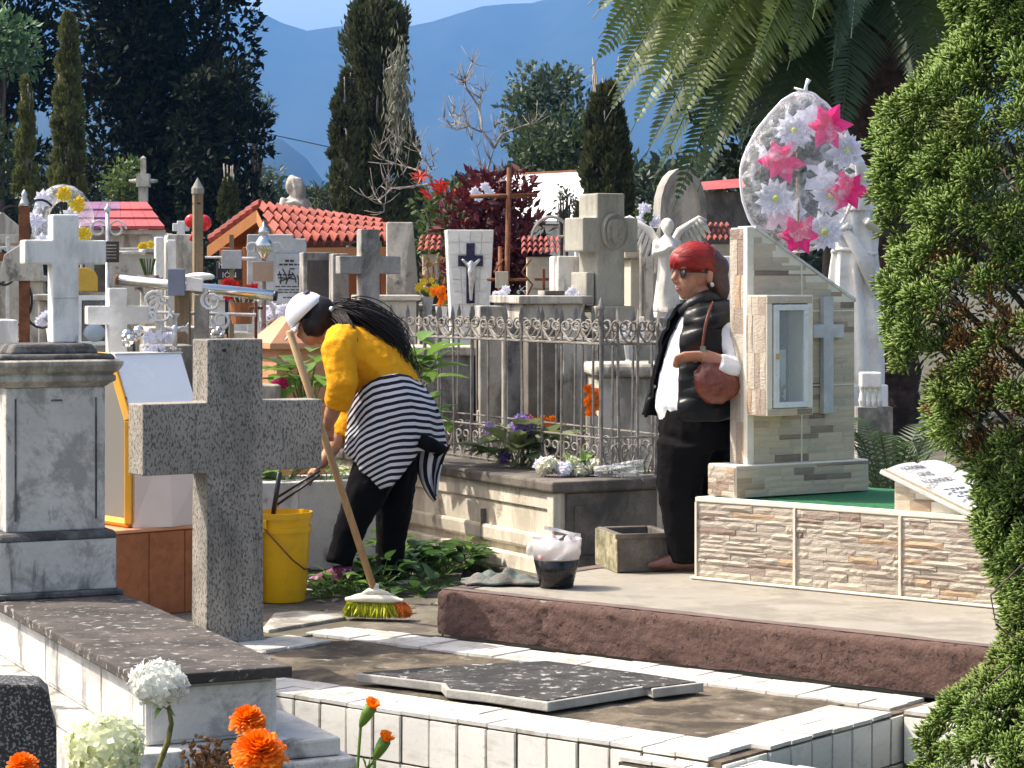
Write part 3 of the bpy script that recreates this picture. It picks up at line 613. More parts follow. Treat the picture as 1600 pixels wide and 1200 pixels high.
# lettering on the near page: lines read across the book (local y), stacked down the slope (local x)
bx = Euler((0, tl, 0)).to_matrix() @ Euler((0, 0, R(90))).to_matrix()
for k, (tx, sz) in enumerate((('VICTORIA', .042), ('CRUZ', .042), ('RODRIGUEZ', .042))):
    o = text('lettering', tx, sz, plain('grey_lettering', (.13, .14, .17), .6) if k == 0 else bpy.data.materials['grey_lettering'], BK, BKM @ Vector((.075 + .062 * k, .135, .0325)), ext=.0006)
    o.rotation_euler = (Matrix.Rotation(tl, 4, 'Y') @ Matrix.Rotation(R(90), 4, 'Z')).to_euler()

for k in range(4):                                    # smaller engraved rows that cannot be read
    y_ = .05 + .02 * (k % 2)
    while y_ < .21: l_ = random.uniform(.018, .04); b = MB(); b.box(.262 + .034 * k, .272 + .034 * k, y_, y_ + l_, .0318, .0332, BKM); b.build('engraved_word', bpy.data.materials['grey_lettering'], BK); y_ += l_ + .01
# ================================================================ plastic wrapped wreath on the stele
m_film = None
m, n, l, b_ = _m('clear_film'); b_.inputs['Base Color'].default_value = (.93, .93, .97, 1); b_.inputs['Roughness'].default_value = .12
p = _pos(n, l); fr = _ramp(n, l, _noise(n, l, p, 14, 5, .6, .8), .42, .75)
fm = n.new('ShaderNodeMapRange'); l.new(fr, fm.inputs[0]); fm.inputs[3].default_value = .12; fm.inputs[4].default_value = .62
t_ = n.new('ShaderNodeBsdfTransparent'); mx = n.new('ShaderNodeMixShader'); l.new(fm.outputs[0], mx.inputs[0]); l.new(t_.outputs[0], mx.inputs[1]); l.new(b_.outputs[0], mx.inputs[2]); l.new(mx.outputs[0], n['Material Output'].inputs[0])
bp = n.new('ShaderNodeBump'); bp.inputs['Strength'].default_value = .8; bp.inputs['Distance'].default_value = .02; l.new(_noise(n, l, p, 22, 4, .6, 1.0), bp.inputs['Height']); l.new(bp.outputs[0], b_.inputs['Normal'])
m_film = m
m_pink = leafm('pink_cloth', (.90, .04, .22), (.86, .06, .30), .45, .6); m_wht = leafm('white_cloth', (.84, .84, .90), (.78, .79, .90), .45, .6); m_dkleaf = leafm('dark_cloth_leaf', (.045, .075, .035), (.09, .11, .07), .1, .5)
m_palepink = plain('pale_pink_paper', (.80, .60, .64), .7)
WY = 10.35; c = W(1247, 398, WY)
WR = thing('wrapped_wreath', 'egg shaped wreath of pink lilies and white flowers wrapped in clear plastic', 'wreath', c, (R(-4), R(2), R(8)))
def egg(t, s=1.0):        # outline, t 0..1 round
    a = 2 * math.pi * t - math.pi / 2; x = math.cos(a); z = math.sin(a)
    wz = .262 * (1 - .30 * max(0, z) ** 1.3); return (x * wz * s + .02 * z, .365 + z * .355 * s)
ringp = [egg(i / 48) for i in range(48)]
rows = [[(x, -.0 + .012 * fbm(i * 2.1, 4), z) for i, (x, z) in enumerate(ringp)]]
for s_, dy in ((.97, -.03), (.86, -.062), (.6, -.085), (.3, -.095), (.05, -.098)):
    rows.append([(egg(i / 48, s_)[0], dy + .012 * fbm(i * 1.7 + s_ * 9, 2), egg(i / 48, s_)[1]) for i in range(48)])
b = MB(); b.grid(rows, closed=True)
b.grid([[(x, y * -.25 + .02, z) for x, y, z in r] for r in rows][::-1], closed=True); b.build('plastic_wrap', m_film, WR, smooth=True)
b = MB(); b.tube([(egg(i / 48, 1.0)[0], .005, egg(i / 48, 1.0)[1] + .004 * fbm(i * 1.1, 6)) for i in range(49)], [.0055 + .003 * abs(fbm(i * 1.3, 2)) for i in range(49)], 6, cap=False); b.build('wrap_seam', plain('milky_film', (.80, .80, .83), .3), WR, smooth=True)
b = MB(); b.tube([(.02, 0, .71), (.025, 0, .75), (.035, -.004, .775)], [.012, .007, .012], 6); b.tube([(.02, 0, .72), (-.03, 0, .735)], [.009, .004], 5); b.build('wrap_knot', plain('milky_film_knot', (.82, .82, .84), .3), WR, smooth=True)
def petals(name, cx, cz, r, npet, wid, m, y=-.03, cup=.3, two=False):
    b = MB()
    for layer in range(3 if two else 1):
        for k in range(npet):
            a = 2 * math.pi * (k + .5 * layer) / npet + random.uniform(-.12, .12); rr = r * random.uniform(.88, 1.1) * (1 - .2 * layer); d = Vector((math.cos(a), 0, math.sin(a))); s_ = Vector((-d.z, 0, d.x))
            y1 = y - layer * .006
            mid = d * rr * .5; pts = [Vector((cx, y1, cz)), Vector((cx, y1 - rr * cup * .5, cz)) + mid + s_ * wid * rr, Vector((cx, y1 - rr * cup * random.uniform(.4, 1.1), cz)) + d * rr, Vector((cx, y1 - rr * cup * .5, cz)) + mid - s_ * wid * rr, Vector((cx, y1 - rr * cup * .2, cz)) + mid]
            b.add(pts, [(0, 1, 4), (1, 2, 4), (2, 3, 4), (3, 0, 4)])
    return b.build(name, m, WR, smooth=False)
def wpx(px, py): return ((px - 1247) * WY / F, (398 - py) * WY / F)
for px, py in ((1234, 205), (1320, 232), (1206, 313), (1285, 362), (1295, 305)):
    x, z = wpx(px, py); f = petals('white_flower', x, z, .092, 13, .26, m_wht, -.012, .25, True)
    b = MB(); b.ell((x, -.045, z), (.015, .010, .015), 8, 5); b.build('flower_eye', plain('lime_eye', (.45, .52, .05), .6) if 'lime_eye' not in bpy.data.materials else bpy.data.materials['lime_eye'], f)
for px, py in ((1285, 196), (1212, 255), (1322, 296), (1243, 370)):
    x, z = wpx(px, py); f = petals('pink_lily', x, z, .105, 6, .29, m_pink, -.04, .34); petals('pink_lily', x, z, .075, 6, .30, m_pink, -.048, .45)
for px, py, r in ((1246, 235, .07), (1292, 245, .06), (1178, 290, .06), (1196, 220, .06), (1288, 330, .06), (1215, 372, .06), (1318, 262, .05), (1222, 290, .06), (1250, 270, .07), (1180, 300, .05)):
    x, z = wpx(px, py); petals('leaf', x, z, r, 4, .3, m_dkleaf, -.004, .15)
for px, py, r in ((1262, 185, .08), (1280, 275, .09), (1218, 345, .08), (1240, 330, .06), (1300, 330, .07), (1196, 240, .06), (1300, 200, .06)):
    x, z = wpx(px, py); petals('paper_petal', x, z, r, 5, .4, m_palepink if random.random() < .5 else m_wht, .004, .1)
b = MB(); b.tube([(.0, .012, -.02), (.0, .012, .5)], .012, 6); b.build('stem', m_wood, WR)
# ================================================================ mountains, haze
m_hill = stone('mountain_forest', (.016, .026, .016), .3, .004, .95, dirt=(.032, .036, .024), dirt_amt=.6, dirt_scale=.012, bump=0)
def ridge(name, prof, Y, depth, seed, amp):
    xs_ = np.linspace(prof[0][0], prof[-1][0], 160); hs = np.interp(xs_, [p[0] for p in prof], [p[1] for p in prof]); rows = []
    for j in range(15):
        t = j / 14; yy = Y - depth * (1 - t) if t < .75 else Y - depth * (1 - t)
        env = (t / .7143) ** 1.7 if t <= .72 else math.cos((t - .72) / .28 * math.pi / 2) * .9 + .1
        row = []
        for i, (x, h) in enumerate(zip(xs_, hs)):
            Yc = Y - depth * .28; H_ = ZC - (h - HZ) * Yc / F
            z = max(-2, H_ * env * (1 + (amp * fbm(i * .35 + j * .8, seed) + amp * .6 * fbm(i * .9 - j * 1.7, seed + 2)) * min(1, abs(t - .715) * 2.2)) + (3.5 * fbm(i * 2.7, seed) if abs(t - .72) < .04 else 0))
            row.append(((x - 800) * Yc / F, yy, z if j not in (0, 14) else -3))
        rows.append(row)
    b = MB(); b.grid(rows); return prop(b.build(name, m_hill, smooth=True), kind='structure')
ridge('mountain', [(-2600, 60), (-1500, 20), (-700, 60), (-200, -40), (150, -60), (330, 2), (395, 18), (440, 34), (464, 52), (520, 43), (600, 38), (655, 44), (700, 26), (735, 18), (770, 8), (790, 4), (820, 12), (862, 0), (910, -30), (1100, -60), (1500, 0), (2300, -40), (3600, 60)], 4300, 2200, 1, .28)
ridge('foothill', [(-2600, 300), (-600, 260), (100, 170), (330, 190), (415, 208), (455, 226), (490, 258), (530, 318), (600, 370), (900, 420), (1300, 380), (2400, 330), (3600, 300)], 2300, 900, 5, .10)
hz = MB(); hz.box(-8500, 8500, -150, 5200, -4.5, 560); hz = hz.build('haze', None)
m = bpy.data.materials.new('haze_air'); m.use_nodes = True; n = m.node_tree.nodes; l = m.node_tree.links; n.remove(n['Principled BSDF'])
pv = n.new('ShaderNodeVolumePrincipled'); pv.inputs['Color'].default_value = (.12, .385, .90, 1); pv.inputs['Density'].default_value = .00024; pv.inputs['Anisotropy'].default_value = .15
l.new(pv.outputs[0], n['Material Output'].inputs['Volume']); hz.data.materials.append(m); prop(hz, kind='stuff')

# ================================================================ trees
m_bark = stone('bark', (.09, .07, .055), .35, 9, .95, dirt=(.04, .032, .026), dirt_amt=.7, dirt_scale=12, streak=4, bump=.8, bump_scale=30)
m_greybark = stone('pale_dead_bark', (.30, .26, .22), .3, 12, .9, bump=.4)
def clump_leaves(name, parent, m, cents, rads, per, size, rng, up=.25, out=.7, ratio=.5, flat=.8):
    P, D, Ls = [], [], []
    for c, r in zip(cents, rads):
        n = max(4, int(per * (r ** 2))); d = nrm(rng.normal(size=(n, 3))); rad = r * rng.uniform(.45, 1.05, (n, 1)) ** .6
        p = np.asarray(c) + d * rad * np.array([1, 1, flat]); P.append(p); D.append(d * out + rng.normal(size=(n, 3)) * .5 + np.array([0, 0, up])); Ls.append(size * rng.uniform(.6, 1.3, n))
    P = np.vstack(P); D = np.vstack(D); Ls = np.concatenate(Ls)
    return link(name, leaf_mesh(name, P, D, Ls, Ls * ratio, .2, rng=rng), m, parent)
def trunk(parent, m, pts, rad, name='trunk', n=8):
    b = MB(); b.tube(pts, rad, n); return b.build(name, m, parent, smooth=True)
def tree(name, label, px0, px1, py0, py1, Y, m, nc=60, per=300, size=.12, seed=0, shape=None, group=None, cat='tree', depth=.8, rr=(.25, .45), base=None, ratio=.5):
    """crown filling a photo box at a distance; trunk to the ground"""
    rng = np.random.default_rng(seed); cx = (px0 + px1) / 2; wx = M(px1 - px0, Y) / 2; zt, zb = ZP(py0, Y), ZP(py1, Y); zb = max(zb, .2)
    ctr = Vector(((cx - 800) * Y / F, Y, 0)); t = thing(name, label, cat, ctr, 0, group); hz_ = (zt - zb) / 2; cz = (zt + zb) / 2
    C, Rr = [], []
    while len(C) < nc:
        p = rng.uniform(-1, 1, 3); q = np.linalg.norm(p)
        if q > 1 or (q < .5 and rng.random() < .5): continue
        s = 1.0 if shape is None else shape(p[2]); C.append((p[0] * wx * s * .86, p[1] * wx * depth * s * .86, cz + p[2] * hz_ * .92)); Rr.append(wx * rng.uniform(*rr) * (s ** .5))
    clump_leaves('crown', t, m, C, Rr, per, size, rng, ratio=ratio)
    h = zt * .8; b = MB(); r0 = max(.08, wx * .09); b.tube([(0, 0, -.1), (r0 * .4, 0, h * .3), (-r0 * .3, .1, h * .65), (0, 0, h)], [r0 * 1.3, r0, r0 * .7, r0 * .2], 8)
    for c in C[:14]:
        s0 = Vector((0, 0, max(.5, c[2] * .6))); b.tube([s0, s0.lerp(Vector(c), .5) + Vector((0, 0, .1)), c], [r0 * .4, r0 * .25, r0 * .06], 5)
    b.build('trunk', m_bark, t, smooth=True); return t
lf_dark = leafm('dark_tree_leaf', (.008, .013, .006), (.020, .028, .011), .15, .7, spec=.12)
lf_mid = leafm('mid_tree_leaf', (.030, .055, .022), (.065, .095, .035), .3, .55)
lf_bright = leafm('bright_tree_leaf', (.06, .14, .06), (.11, .20, .09), .4, .5)
lf_cyp = leafm('cypress_leaf', (.10, .12, .035), (.17, .18, .06), .25, .6, c3=(.035, .04, .018), c3_amt=.7, c3_scale=3)
lf_cyp2 = leafm('tall_cypress_leaf', (.045, .055, .02), (.10, .11, .04), .2, .6, c3=(.012, .015, .008), c3_amt=.7, c3_scale=2)
lf_blue = leafm('bluish_tree_leaf', (.05, .085, .055), (.10, .14, .085), .3, .5)
lf_red = leafm('red_croton_leaf', (.065, .010, .014), (.13, .02, .024), .25, .5)
lf_green = leafm('shrub_leaf', (.06, .11, .025), (.13, .19, .05), .35, .5)
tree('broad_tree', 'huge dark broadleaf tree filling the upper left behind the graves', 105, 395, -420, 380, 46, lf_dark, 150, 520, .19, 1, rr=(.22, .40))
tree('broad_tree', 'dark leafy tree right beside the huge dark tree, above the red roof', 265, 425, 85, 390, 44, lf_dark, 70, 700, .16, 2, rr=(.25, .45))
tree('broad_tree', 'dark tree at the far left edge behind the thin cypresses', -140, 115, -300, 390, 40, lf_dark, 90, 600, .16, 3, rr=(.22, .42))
tree('broad_tree', 'sunlit bright green leafy branches at the upper left edge', -60, 62, 25, 140, 36, lf_bright, 30, 900, .13, 4, rr=(.3, .5))
tree('broad_tree', 'olive leafy tree at the left edge above the white wreath', -80, 40, 150, 320, 34, lf_mid, 36, 800, .11, 5, rr=(.3, .5))
tree('small_tree', 'small bright green tree before the dark trees behind the purple roof', 160, 225, 245, 330, 34, lf_green, 26, 1500, .09, 6, rr=(.3, .5))
tree('drooping_tree', 'wispy drooping tree edge at the right of the dark trees', 372, 424, 125, 240, 50, lf_blue, 26, 900, .16, 7, rr=(.3, .5), ratio=.25)
tree('broad_tree', 'grey green tree below the wispy tree, left of the bust', 395, 450, 252, 330, 55, lf_blue, 26, 900, .15, 8)
tree('broad_tree', 'sunlit bluish green tree right of the bare tree against the mountain', 785, 935, 92, 300, 40, lf_blue, 60, 700, .13, 9, rr=(.28, .48))
tree('broad_tree', 'darker green tree low behind the white roof', 795, 960, 180, 300, 37, lf_mid, 40, 800, .12, 10, rr=(.28, .48))
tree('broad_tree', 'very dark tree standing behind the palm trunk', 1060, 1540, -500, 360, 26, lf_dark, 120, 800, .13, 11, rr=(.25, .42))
POIN = tree('small_tree', 'green poinsettia tree with red tips left of the red shrub', 648, 740, 285, 420, 24, lf_green, 34, 2600, .08, 12, rr=(.28, .5))
RSH = tree('red_shrub', 'dense dark red leafed shrub behind the white tiled stele', 678, 862, 275, 478, 21, lf_red, 60, 2200, .10, 13, rr=(.22, .40), cat='shrub', ratio=.4)
tree('small_bush', 'small dark green bush in front of the white roof', 862, 900, 288, 345, 26, lf_mid, 18, 3000, .06, 14, cat='bush')
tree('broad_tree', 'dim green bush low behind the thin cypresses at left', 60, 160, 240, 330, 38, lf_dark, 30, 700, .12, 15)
tree('low_tree', 'spiky dark green tree right of the bust on the skyline', 480, 530, 285, 335, 40, lf_mid, 20, 1000, .16, 16, ratio=.18)
tree('flower_bush', 'tall bush with orange and yellow blooms left of the white tiled stele', 655, 704, 395, 510, 18, leafm('autumn_leaf', (.16, .13, .04), (.30, .14, .05), .3), 26, 3000, .06, 17, cat='bush')
# far undergrowth that reads as one mass
rng = np.random.default_rng(3); C, Rr = [], []
for k in range(1900):
    px = rng.uniform(-900, 2700); Yk = rng.uniform(56, 66)
    top = np.interp(px, [-900, 300, 400, 430, 520, 560, 640, 700, 800, 900, 1500, 2700], [220, 270, 290, 318, 322, 318, 318, 300, 285, 270, 240, 210]); py = rng.uniform(top, 440); C.append(tuple(W(px, py, Yk))); Rr.append(rng.uniform(.35, .7))
o = clump_leaves('undergrowth', None, leafm('undergrowth_leaf', (.018, .03, .012), (.05, .075, .028), .2), C, Rr, 190, .26, rng); prop(o, 'dark green far undergrowth behind the graves', 'undergrowth', kind='stuff')
# cypresses
def cypress(label, px0, px1, py0, py1, Y, m, nc, per, seed, prof=None, size=.12):
    rng = np.random.default_rng(seed); zt, zb = ZP(py0, Y), max(.3, ZP(py1, Y)); wx = M(px1 - px0, Y) / 2; cx = (px0 + px1) / 2
    t = thing('cypress', label, 'tree', Vector(((cx - 800) * Y / F, Y, 0)), 0, 'cypresses'); P, D = [], []
    prof = prof or (lambda s: min(1, (1 - s) * 3.0) * (.55 + .45 * min(1, s * 5)) if s > .3 else .85 + .15 * s / .3)
    for k in range(nc):
        s = rng.random() ** .9; a = rng.uniform(0, 2 * math.pi); r = wx * prof(s) * (rng.uniform(.45, 1.0)) ; c = np.array([r * math.cos(a), r * math.sin(a), zb + (zt - zb) * s])
        nn = int(per); cr = wx * rng.uniform(.13, .26); d = nrm(rng.normal(size=(nn, 3)) + np.array([math.cos(a), math.sin(a), .4]) * .6)
        P.append(c + d * cr * rng.uniform(.3, 1, (nn, 1)) * np.array([1, 1, 2.4])); D.append(d * .6 + np.array([math.cos(a) * .3, math.sin(a) * .3, 1.3]))
    P = np.vstack(P); D = np.vstack(D); Ls = size * rng.uniform(.6, 1.3, len(P))
    link('crown', leaf_mesh('crown', P, D + rng.normal(size=D.shape) * .3, Ls, Ls * .42, .1, rng=rng), m, t)
    b = MB(); b.tube([(0, 0, -.1), (.02, 0, zt * .5), (0, 0, zt * .95)], [wx * .16, wx * .1, .02], 7)
    for k in range(16):
        a = rng.uniform(0, 6.28); z0 = zb + (zt - zb) * rng.uniform(0, .75); b.tube([(0, 0, z0), (wx * .4 * math.cos(a), wx * .4 * math.sin(a), z0 + wx), (wx * .5 * math.cos(a), wx * .5 * math.sin(a), z0 + wx * 2.6)], [wx * .06, wx * .04, .01], 5)
    b.build('trunk', m_greybark, t, smooth=True); return t
tallp = lambda s: (.75 + .25 * math.sin(s * 9)) * (1.0 if s < .55 else (.72 if s < .94 else .5)) * (1 - .12 * max(0, s - .4))
cypress('tall ragged cypress against the mountain in the middle of the skyline', 520, 655, 6, 345, 35, lf_cyp2, 330, 110, 21, tallp, .10)
cypress('short side stem of cypress leaning out at the left of the tall ragged one', 518, 565, 118, 340, 34, lf_cyp2, 110, 110, 22, None, .10)
cypress('slim pointed olive green cypress at the left before the dark trees', 78, 134, 32, 310, 30, lf_cyp, 240, 110, 23, lambda s: (1 - s) ** .55 * .98 + .02, .075)
cypress('very thin short cypress left of the slim pointed one', 22, 60, 128, 310, 29, lf_cyp, 120, 100, 24, lambda s: (1 - s) ** .8 + .03, .065)
cypress('small cone shaped cypress behind the wooden pole', 340, 374, 284, 345, 30, lf_cyp2, 80, 90, 25, lambda s: (1 - s) ** .5, .06)
cypress('dark cypress behind the big stone cross left of the palm', 905, 990, 150, 345, 27, lf_cyp2, 220, 110, 26, lambda s: (1 - s) ** .4 * .95 + .05, .075)
# grey moss hanging in the tall cypress
rng = np.random.default_rng(5); P = np.array(W(622, 150, 34.2)) + rng.normal(size=(700, 3)) * np.array([.09, .1, .36]); D = np.tile([0, 0, -1.0], (700, 1)) + rng.normal(size=(700, 3)) * .25
o = link('hanging_moss', leaf_mesh('hanging_moss', P, D, .14, .03), leafm('grey_moss', (.22, .22, .16), (.30, .30, .22), .3)); prop(o, 'grey moss strands hanging in the tall ragged cypress', 'moss', kind='stuff')
# bare tree
def bare(label, px, py, Y, seed, h, spread, lean=0):
    rng = random.Random(seed); b = MB()
    def grow(p, d, ln, r, k):
        pts = [p]; q = p.copy(); dd = d.copy()
        for i in range(4):
            dd = (dd + Vector((rng.gauss(0, .18), rng.gauss(0, .18), rng.gauss(0, .12)))).normalized(); q = q + dd * ln / 4; pts.append(q.copy())
        b.tube(pts, [r * (1 - .12 * i) for i in range(5)], 5)
        if k:
            for _ in range(3 if rng.random() < .6 else 2):
                nd = (dd + Vector((rng.gauss(0, spread), rng.gauss(0, spread), rng.gauss(.05, spread * .6)))).normalized(); grow(pts[rng.choice((2, 3, 4))], nd, ln * rng.uniform(.55, .85), r * .58, k - 1)
    grow(Vector((0, 0, -.05)), Vector((lean, 0, 1)).normalized(), h, .055, 5)
    t = thing('bare_tree', label, 'tree', ((px - 800) * Y / F, Y, 0)); b.build('branches', m_greybark, t, smooth=True); return t
def twigs(label, Yb, px, polys):
    t = thing('bare_tree', label, 'tree', ((px - 800) * Yb / F, Yb, 0)); o_ = t.location.copy(); b = MB(); rg_ = random.Random(6)
    for r0, pl in polys:
        pts = [W(400 + x / 3.2, y / 3.2, Yb + rg_.uniform(-.2, .2)) - o_ for x, y in pl]; fine = [pts[0]]
        for p, q in zip(pts, pts[1:]): fine += [p.lerp(q, .5) + Vector((rg_.gauss(0, .012), 0, rg_.gauss(0, .012))), q]
        b.tube(fine, [r0 * .62 * (1 - .75 * k / (len(fine) - 1)) for k in range(len(fine))], 5)
        for k in range(len(fine) * 2): p = fine[rg_.randrange(1, len(fine))]; d = Vector((rg_.gauss(0, .6), rg_.gauss(0, .4), rg_.gauss(.5, .5))).normalized(); L_ = rg_.uniform(.08, .24); b.tube([p, p + d * L_ * .5, p + d * L_ + Vector((0, 0, .03))], [.006, .004, .002], 4)
    b.build('branches', m_greybark, t, smooth=True)
twigs('leafless tree with pale twisting branches left of the bluish green tree', 25, 763, [(.035, [(1160, 1400), (1160, 850), (1190, 740)]), (.028, [(1190, 740), (1130, 660), (1110, 530), (1050, 440), (1045, 390), (1080, 310)]), (.012, [(1050, 440), (1030, 400), (970, 370)]), (.012, [(1110, 530), (1125, 470), (1150, 450)]), (.018, [(1130, 660), (1060, 630), (1000, 650), (920, 630)]), (.012, [(1000, 650), (940, 590)]), (.014, [(1060, 630), (980, 580), (1000, 520)]), (.010, [(980, 575), (1050, 590), (1040, 540)]), (.028, [(1190, 740), (1230, 670), (1330, 630), (1400, 610)]), (.012, [(1190, 740), (1195, 640)]), (.014, [(1120, 860), (1120, 800), (1080, 700)])])
twigs('low leafless branches reaching before the tall cypress above the tile roof', 24, 690, [(.03, [(930, 1400), (900, 950), (880, 890)]), (.024, [(880, 890), (800, 850), (700, 820), (560, 810)]), (.014, [(700, 820), (620, 770), (610, 730)]), (.012, [(700, 790), (730, 700)]), (.014, [(880, 850), (820, 760), (780, 710)]), (.024, [(890, 920), (800, 930), (680, 940), (610, 1000), (560, 990)]), (.012, [(680, 940), (640, 910), (590, 960)]), (.012, [(890, 850), (880, 780)]), (.012, [(610, 1000), (640, 1060)])])
# red flower tips of the poinsettia
for k in range(9):
    b = MB(); 
    for a in range(7): 
        t = a * .9; b.add([(0, 0, 0), (.05 * math.cos(t + .4), .05 * math.sin(t + .4), .015), (.11 * math.cos(t), .11 * math.sin(t), .0), (.05 * math.cos(t - .4), .05 * math.sin(t - .4), .015)], [(0, 1, 2, 3)])
    o = b.build('red_bloom', leafm('scarlet', (.5, .03, .02), (.6, .06, .03), .3) if k == 0 else bpy.data.materials['scarlet'], rot=(R(50), 0, k), loc=W(652 + k * 11 + random.uniform(-6, 6), 288 + random.uniform(-14, 24), 23.2) - POIN.location, parent=POIN)

# ================================================================ palm
PY = 14.6
m_palmtrunk = stone('palm_trunk', (.055, .032, .024), .35, 14, .95, dirt=(.018, .012, .010), dirt_amt=.8, dirt_scale=10, bump=1.0, bump_scale=26)
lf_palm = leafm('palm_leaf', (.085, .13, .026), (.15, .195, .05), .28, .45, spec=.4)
lf_palm2 = leafm('palm_leaf_shade', (.03, .06, .022), (.055, .09, .035), .25, .5, spec=.3)  # darker copy of the palm leaf, frond shade put into the colour
c0 = W(1388, 0, PY); CR = Vector((c0.x, PY, 3.35))
PM = thing('palm_tree', 'big palm with drooping feathery fronds and thick dark trunk at upper right', 'tree', (CR.x, PY, 0))
b = MB(); pts = []; rad = []
for i in range(34):
    z = -.05 + 3.4 * i / 33; pts.append((.02 * math.sin(z * 2), 0, z)); rad.append((.165 + .02 * (i % 2) + (.05 if z > 2.2 else 0) + (.05 * (z - 1.9) if z > 1.9 else 0)) * (1.1 if z < .3 else 1))
b.tube(pts, rad, 14); b.build('trunk', m_palmtrunk, PM)
for k in range(150):
    a = random.uniform(0, 6.28); z = random.uniform(.4, 3.3); r = .17 + (.06 if z > 2.2 else 0); bb = MB()
    bb.add([(0, -.035, 0), (0, .035, 0), (.07, .012, .10), (.07, -.012, .10), (.02, 0, .02)], [(0, 1, 4), (1, 2, 4), (2, 3, 4), (3, 0, 4), (0, 3, 2, 1)])
    if k == 0: stub = bb.mesh('leaf_stub'); stub.materials.append(m_palmtrunk)
    link('leaf_stub', stub, None, PM, loc=(r * math.cos(a), r * math.sin(a), z), rot=(0, random.uniform(-.2, .3), a))
def frond(tip, ctl_up, m, leaf=.34, n=104, seed=0, back=.3, wid=.025, droop=.10, roll=None):
    rng = random.Random(seed); p0 = Vector((0, 0, 3.25)) + Vector((rng.uniform(-.06, .06), rng.uniform(-.06, .06), rng.uniform(-.05, .1))); p2 = Vector(tip) - Vector((CR.x, PY, 0))
    hor = Vector((p2.x - p0.x, p2.y - p0.y, 0)); p1 = p0 + hor * .42 + Vector((0, 0, ctl_up))
    B = lambda t: p0 * (1 - t) ** 2 + p1 * 2 * t * (1 - t) + p2 * t * t
    b = MB(); b.tube([B(i / 14) for i in range(15)], [.016 - .013 * i / 14 for i in range(15)], 5)
    for i in range(n):
        t = .10 + .9 * i / (n - 1); p = B(t); d = (B(min(1, t + .01)) - B(t - .01)).normalized(); s = d.cross(Vector((0, 0, 1))); s = s.normalized() if s.length > .05 else Vector((0, 1, 0)); up = s.cross(d); ra = (roll if roll is not None else 0); s, up = s * math.cos(ra) + up * math.sin(ra), up * math.cos(ra) - s * math.sin(ra)
        ll = leaf * (math.sin(math.pi * min(1, t * .9 + .12)) ** .6) * rng.uniform(.88, 1.08) * (1 - .35 * max(0, t - .7) / .3)
        for sg in (-1, 1):
            q = (s * sg * .85 + d * .55 + up * .22 + Vector((rng.gauss(0, .05), rng.gauss(0, .05), rng.gauss(0, .05)))).normalized(); e = p + q * ll + Vector((0, 0, -droop * ll)); mi = p + q * ll * .55
            ws = (d - q * d.dot(q)).normalized() * wid * .5
            b.add([p - ws * .5, p + ws * .5, mi + ws, mi - ws, e], [(0, 1, 2, 3), (3, 2, 4)])
    o = b.build('frond', m, PM); return o
FR = [((922, 108), 13.6, 1.0, 0), ((982, 214), 13.3, .9, 0), ((918, 8), 14.6, 1.0, 0), ((1128, 222), 13.4, .8, 0), ((1216, 196), 13.8, .7, 1), ((1472, 112), 13.9, .6, 0), ((1048, 336), 14.0, .7, 1), ((1162, 330), 14.6, .5, 1), ((985, 128), 14.9, .9, 1),
      ((1030, 180), 15.2, .8, 1), ((1090, 110), 13.0, .9, 0), ((1000, 60), 13.0, 1.1, 0), ((1075, 250), 15.4, .6, 1), ((1310, 250), 13.4, .6, 1), ((1280, 190), 15.6, .5, 1), ((1420, 260), 15.4, .5, 1), ((1510, 150), 15.0, .6, 1), ((1560, 60), 14.4, .8, 0),
      ((1180, 260), 15.8, .6, 1), ((960, -60), 14.0, 1.2, 0), ((1100, -140), 13.2, 1.3, 0), ((1350, -200), 12.9, 1.3, 0), ((1600, -80), 14.4, 1.2, 0), ((1500, -150), 15.6, 1.2, 0), ((1200, -160), 16.0, 1.2, 0), ((1120, 60), 16.2, .8, 1), ((1230, 110), 12.9, .8, 0), ((1340, 160), 15.9, .6, 1), ((1060, 20), 15.6, 1.0, 1), ((950, 150), 13.9, 1.0, 0), ((1005, 250), 14.6, .8, 1), ((1040, 130), 13.2, 1.0, 0), ((1090, 300), 13.6, .7, 1), ((1140, 150), 14.9, .8, 1), ((1180, 80), 13.4, .9, 0), ((1200, 300), 13.9, .6, 1), ((1255, 260), 14.3, .5, 1), ((1010, -10), 13.6, 1.2, 0), ((1075, 60), 12.8, 1.1, 0), ((1150, -20), 12.6, 1.2, 0), ((1270, 30), 12.6, 1.1, 0), ((960, 60), 15.2, 1.0, 1), ((1110, 190), 16.0, .7, 1), ((1240, 150), 16.4, .6, 1), ((1440, 180), 13.2, .7, 1), ((1330, 60), 12.7, 1.0, 1), ((935, 60), 13.2, 1.1, 0), ((945, 190), 14.4, .9, 1), ((1010, 150), 12.9, 1.0, 0), ((1060, 200), 12.9, .9, 0), ((1020, 290), 14.9, .7, 1), ((1075, 10), 14.4, 1.1, 1), ((980, 20), 15.4, 1.1, 1), ((1150, 250), 15.2, .6, 1), ((1110, 30), 13.8, 1.0, 0), ((1200, 20), 13.6, 1.0, 0), ((1170, 130), 12.7, .9, 0), ((1000, 90), 14.2, 1.0, 1), ((1060, 120), 14.6, .9, 1), ((1130, 90), 15.0, .9, 1), ((1240, 60), 14.9, .8, 1), ((925, 30), 14.0, 1.1, 0), ((1300, 110), 13.1, .9, 1)]
for k, (tp, Yt, cu, sh_) in enumerate(FR): frond(W(tp[0], tp[1], Yt), cu, lf_palm2 if sh_ else lf_palm, seed=k, leaf=.40 if not sh_ else .36, roll=random.Random(k).uniform(.5, 1.25) * (1 if tp[0] < 1388 else -1))
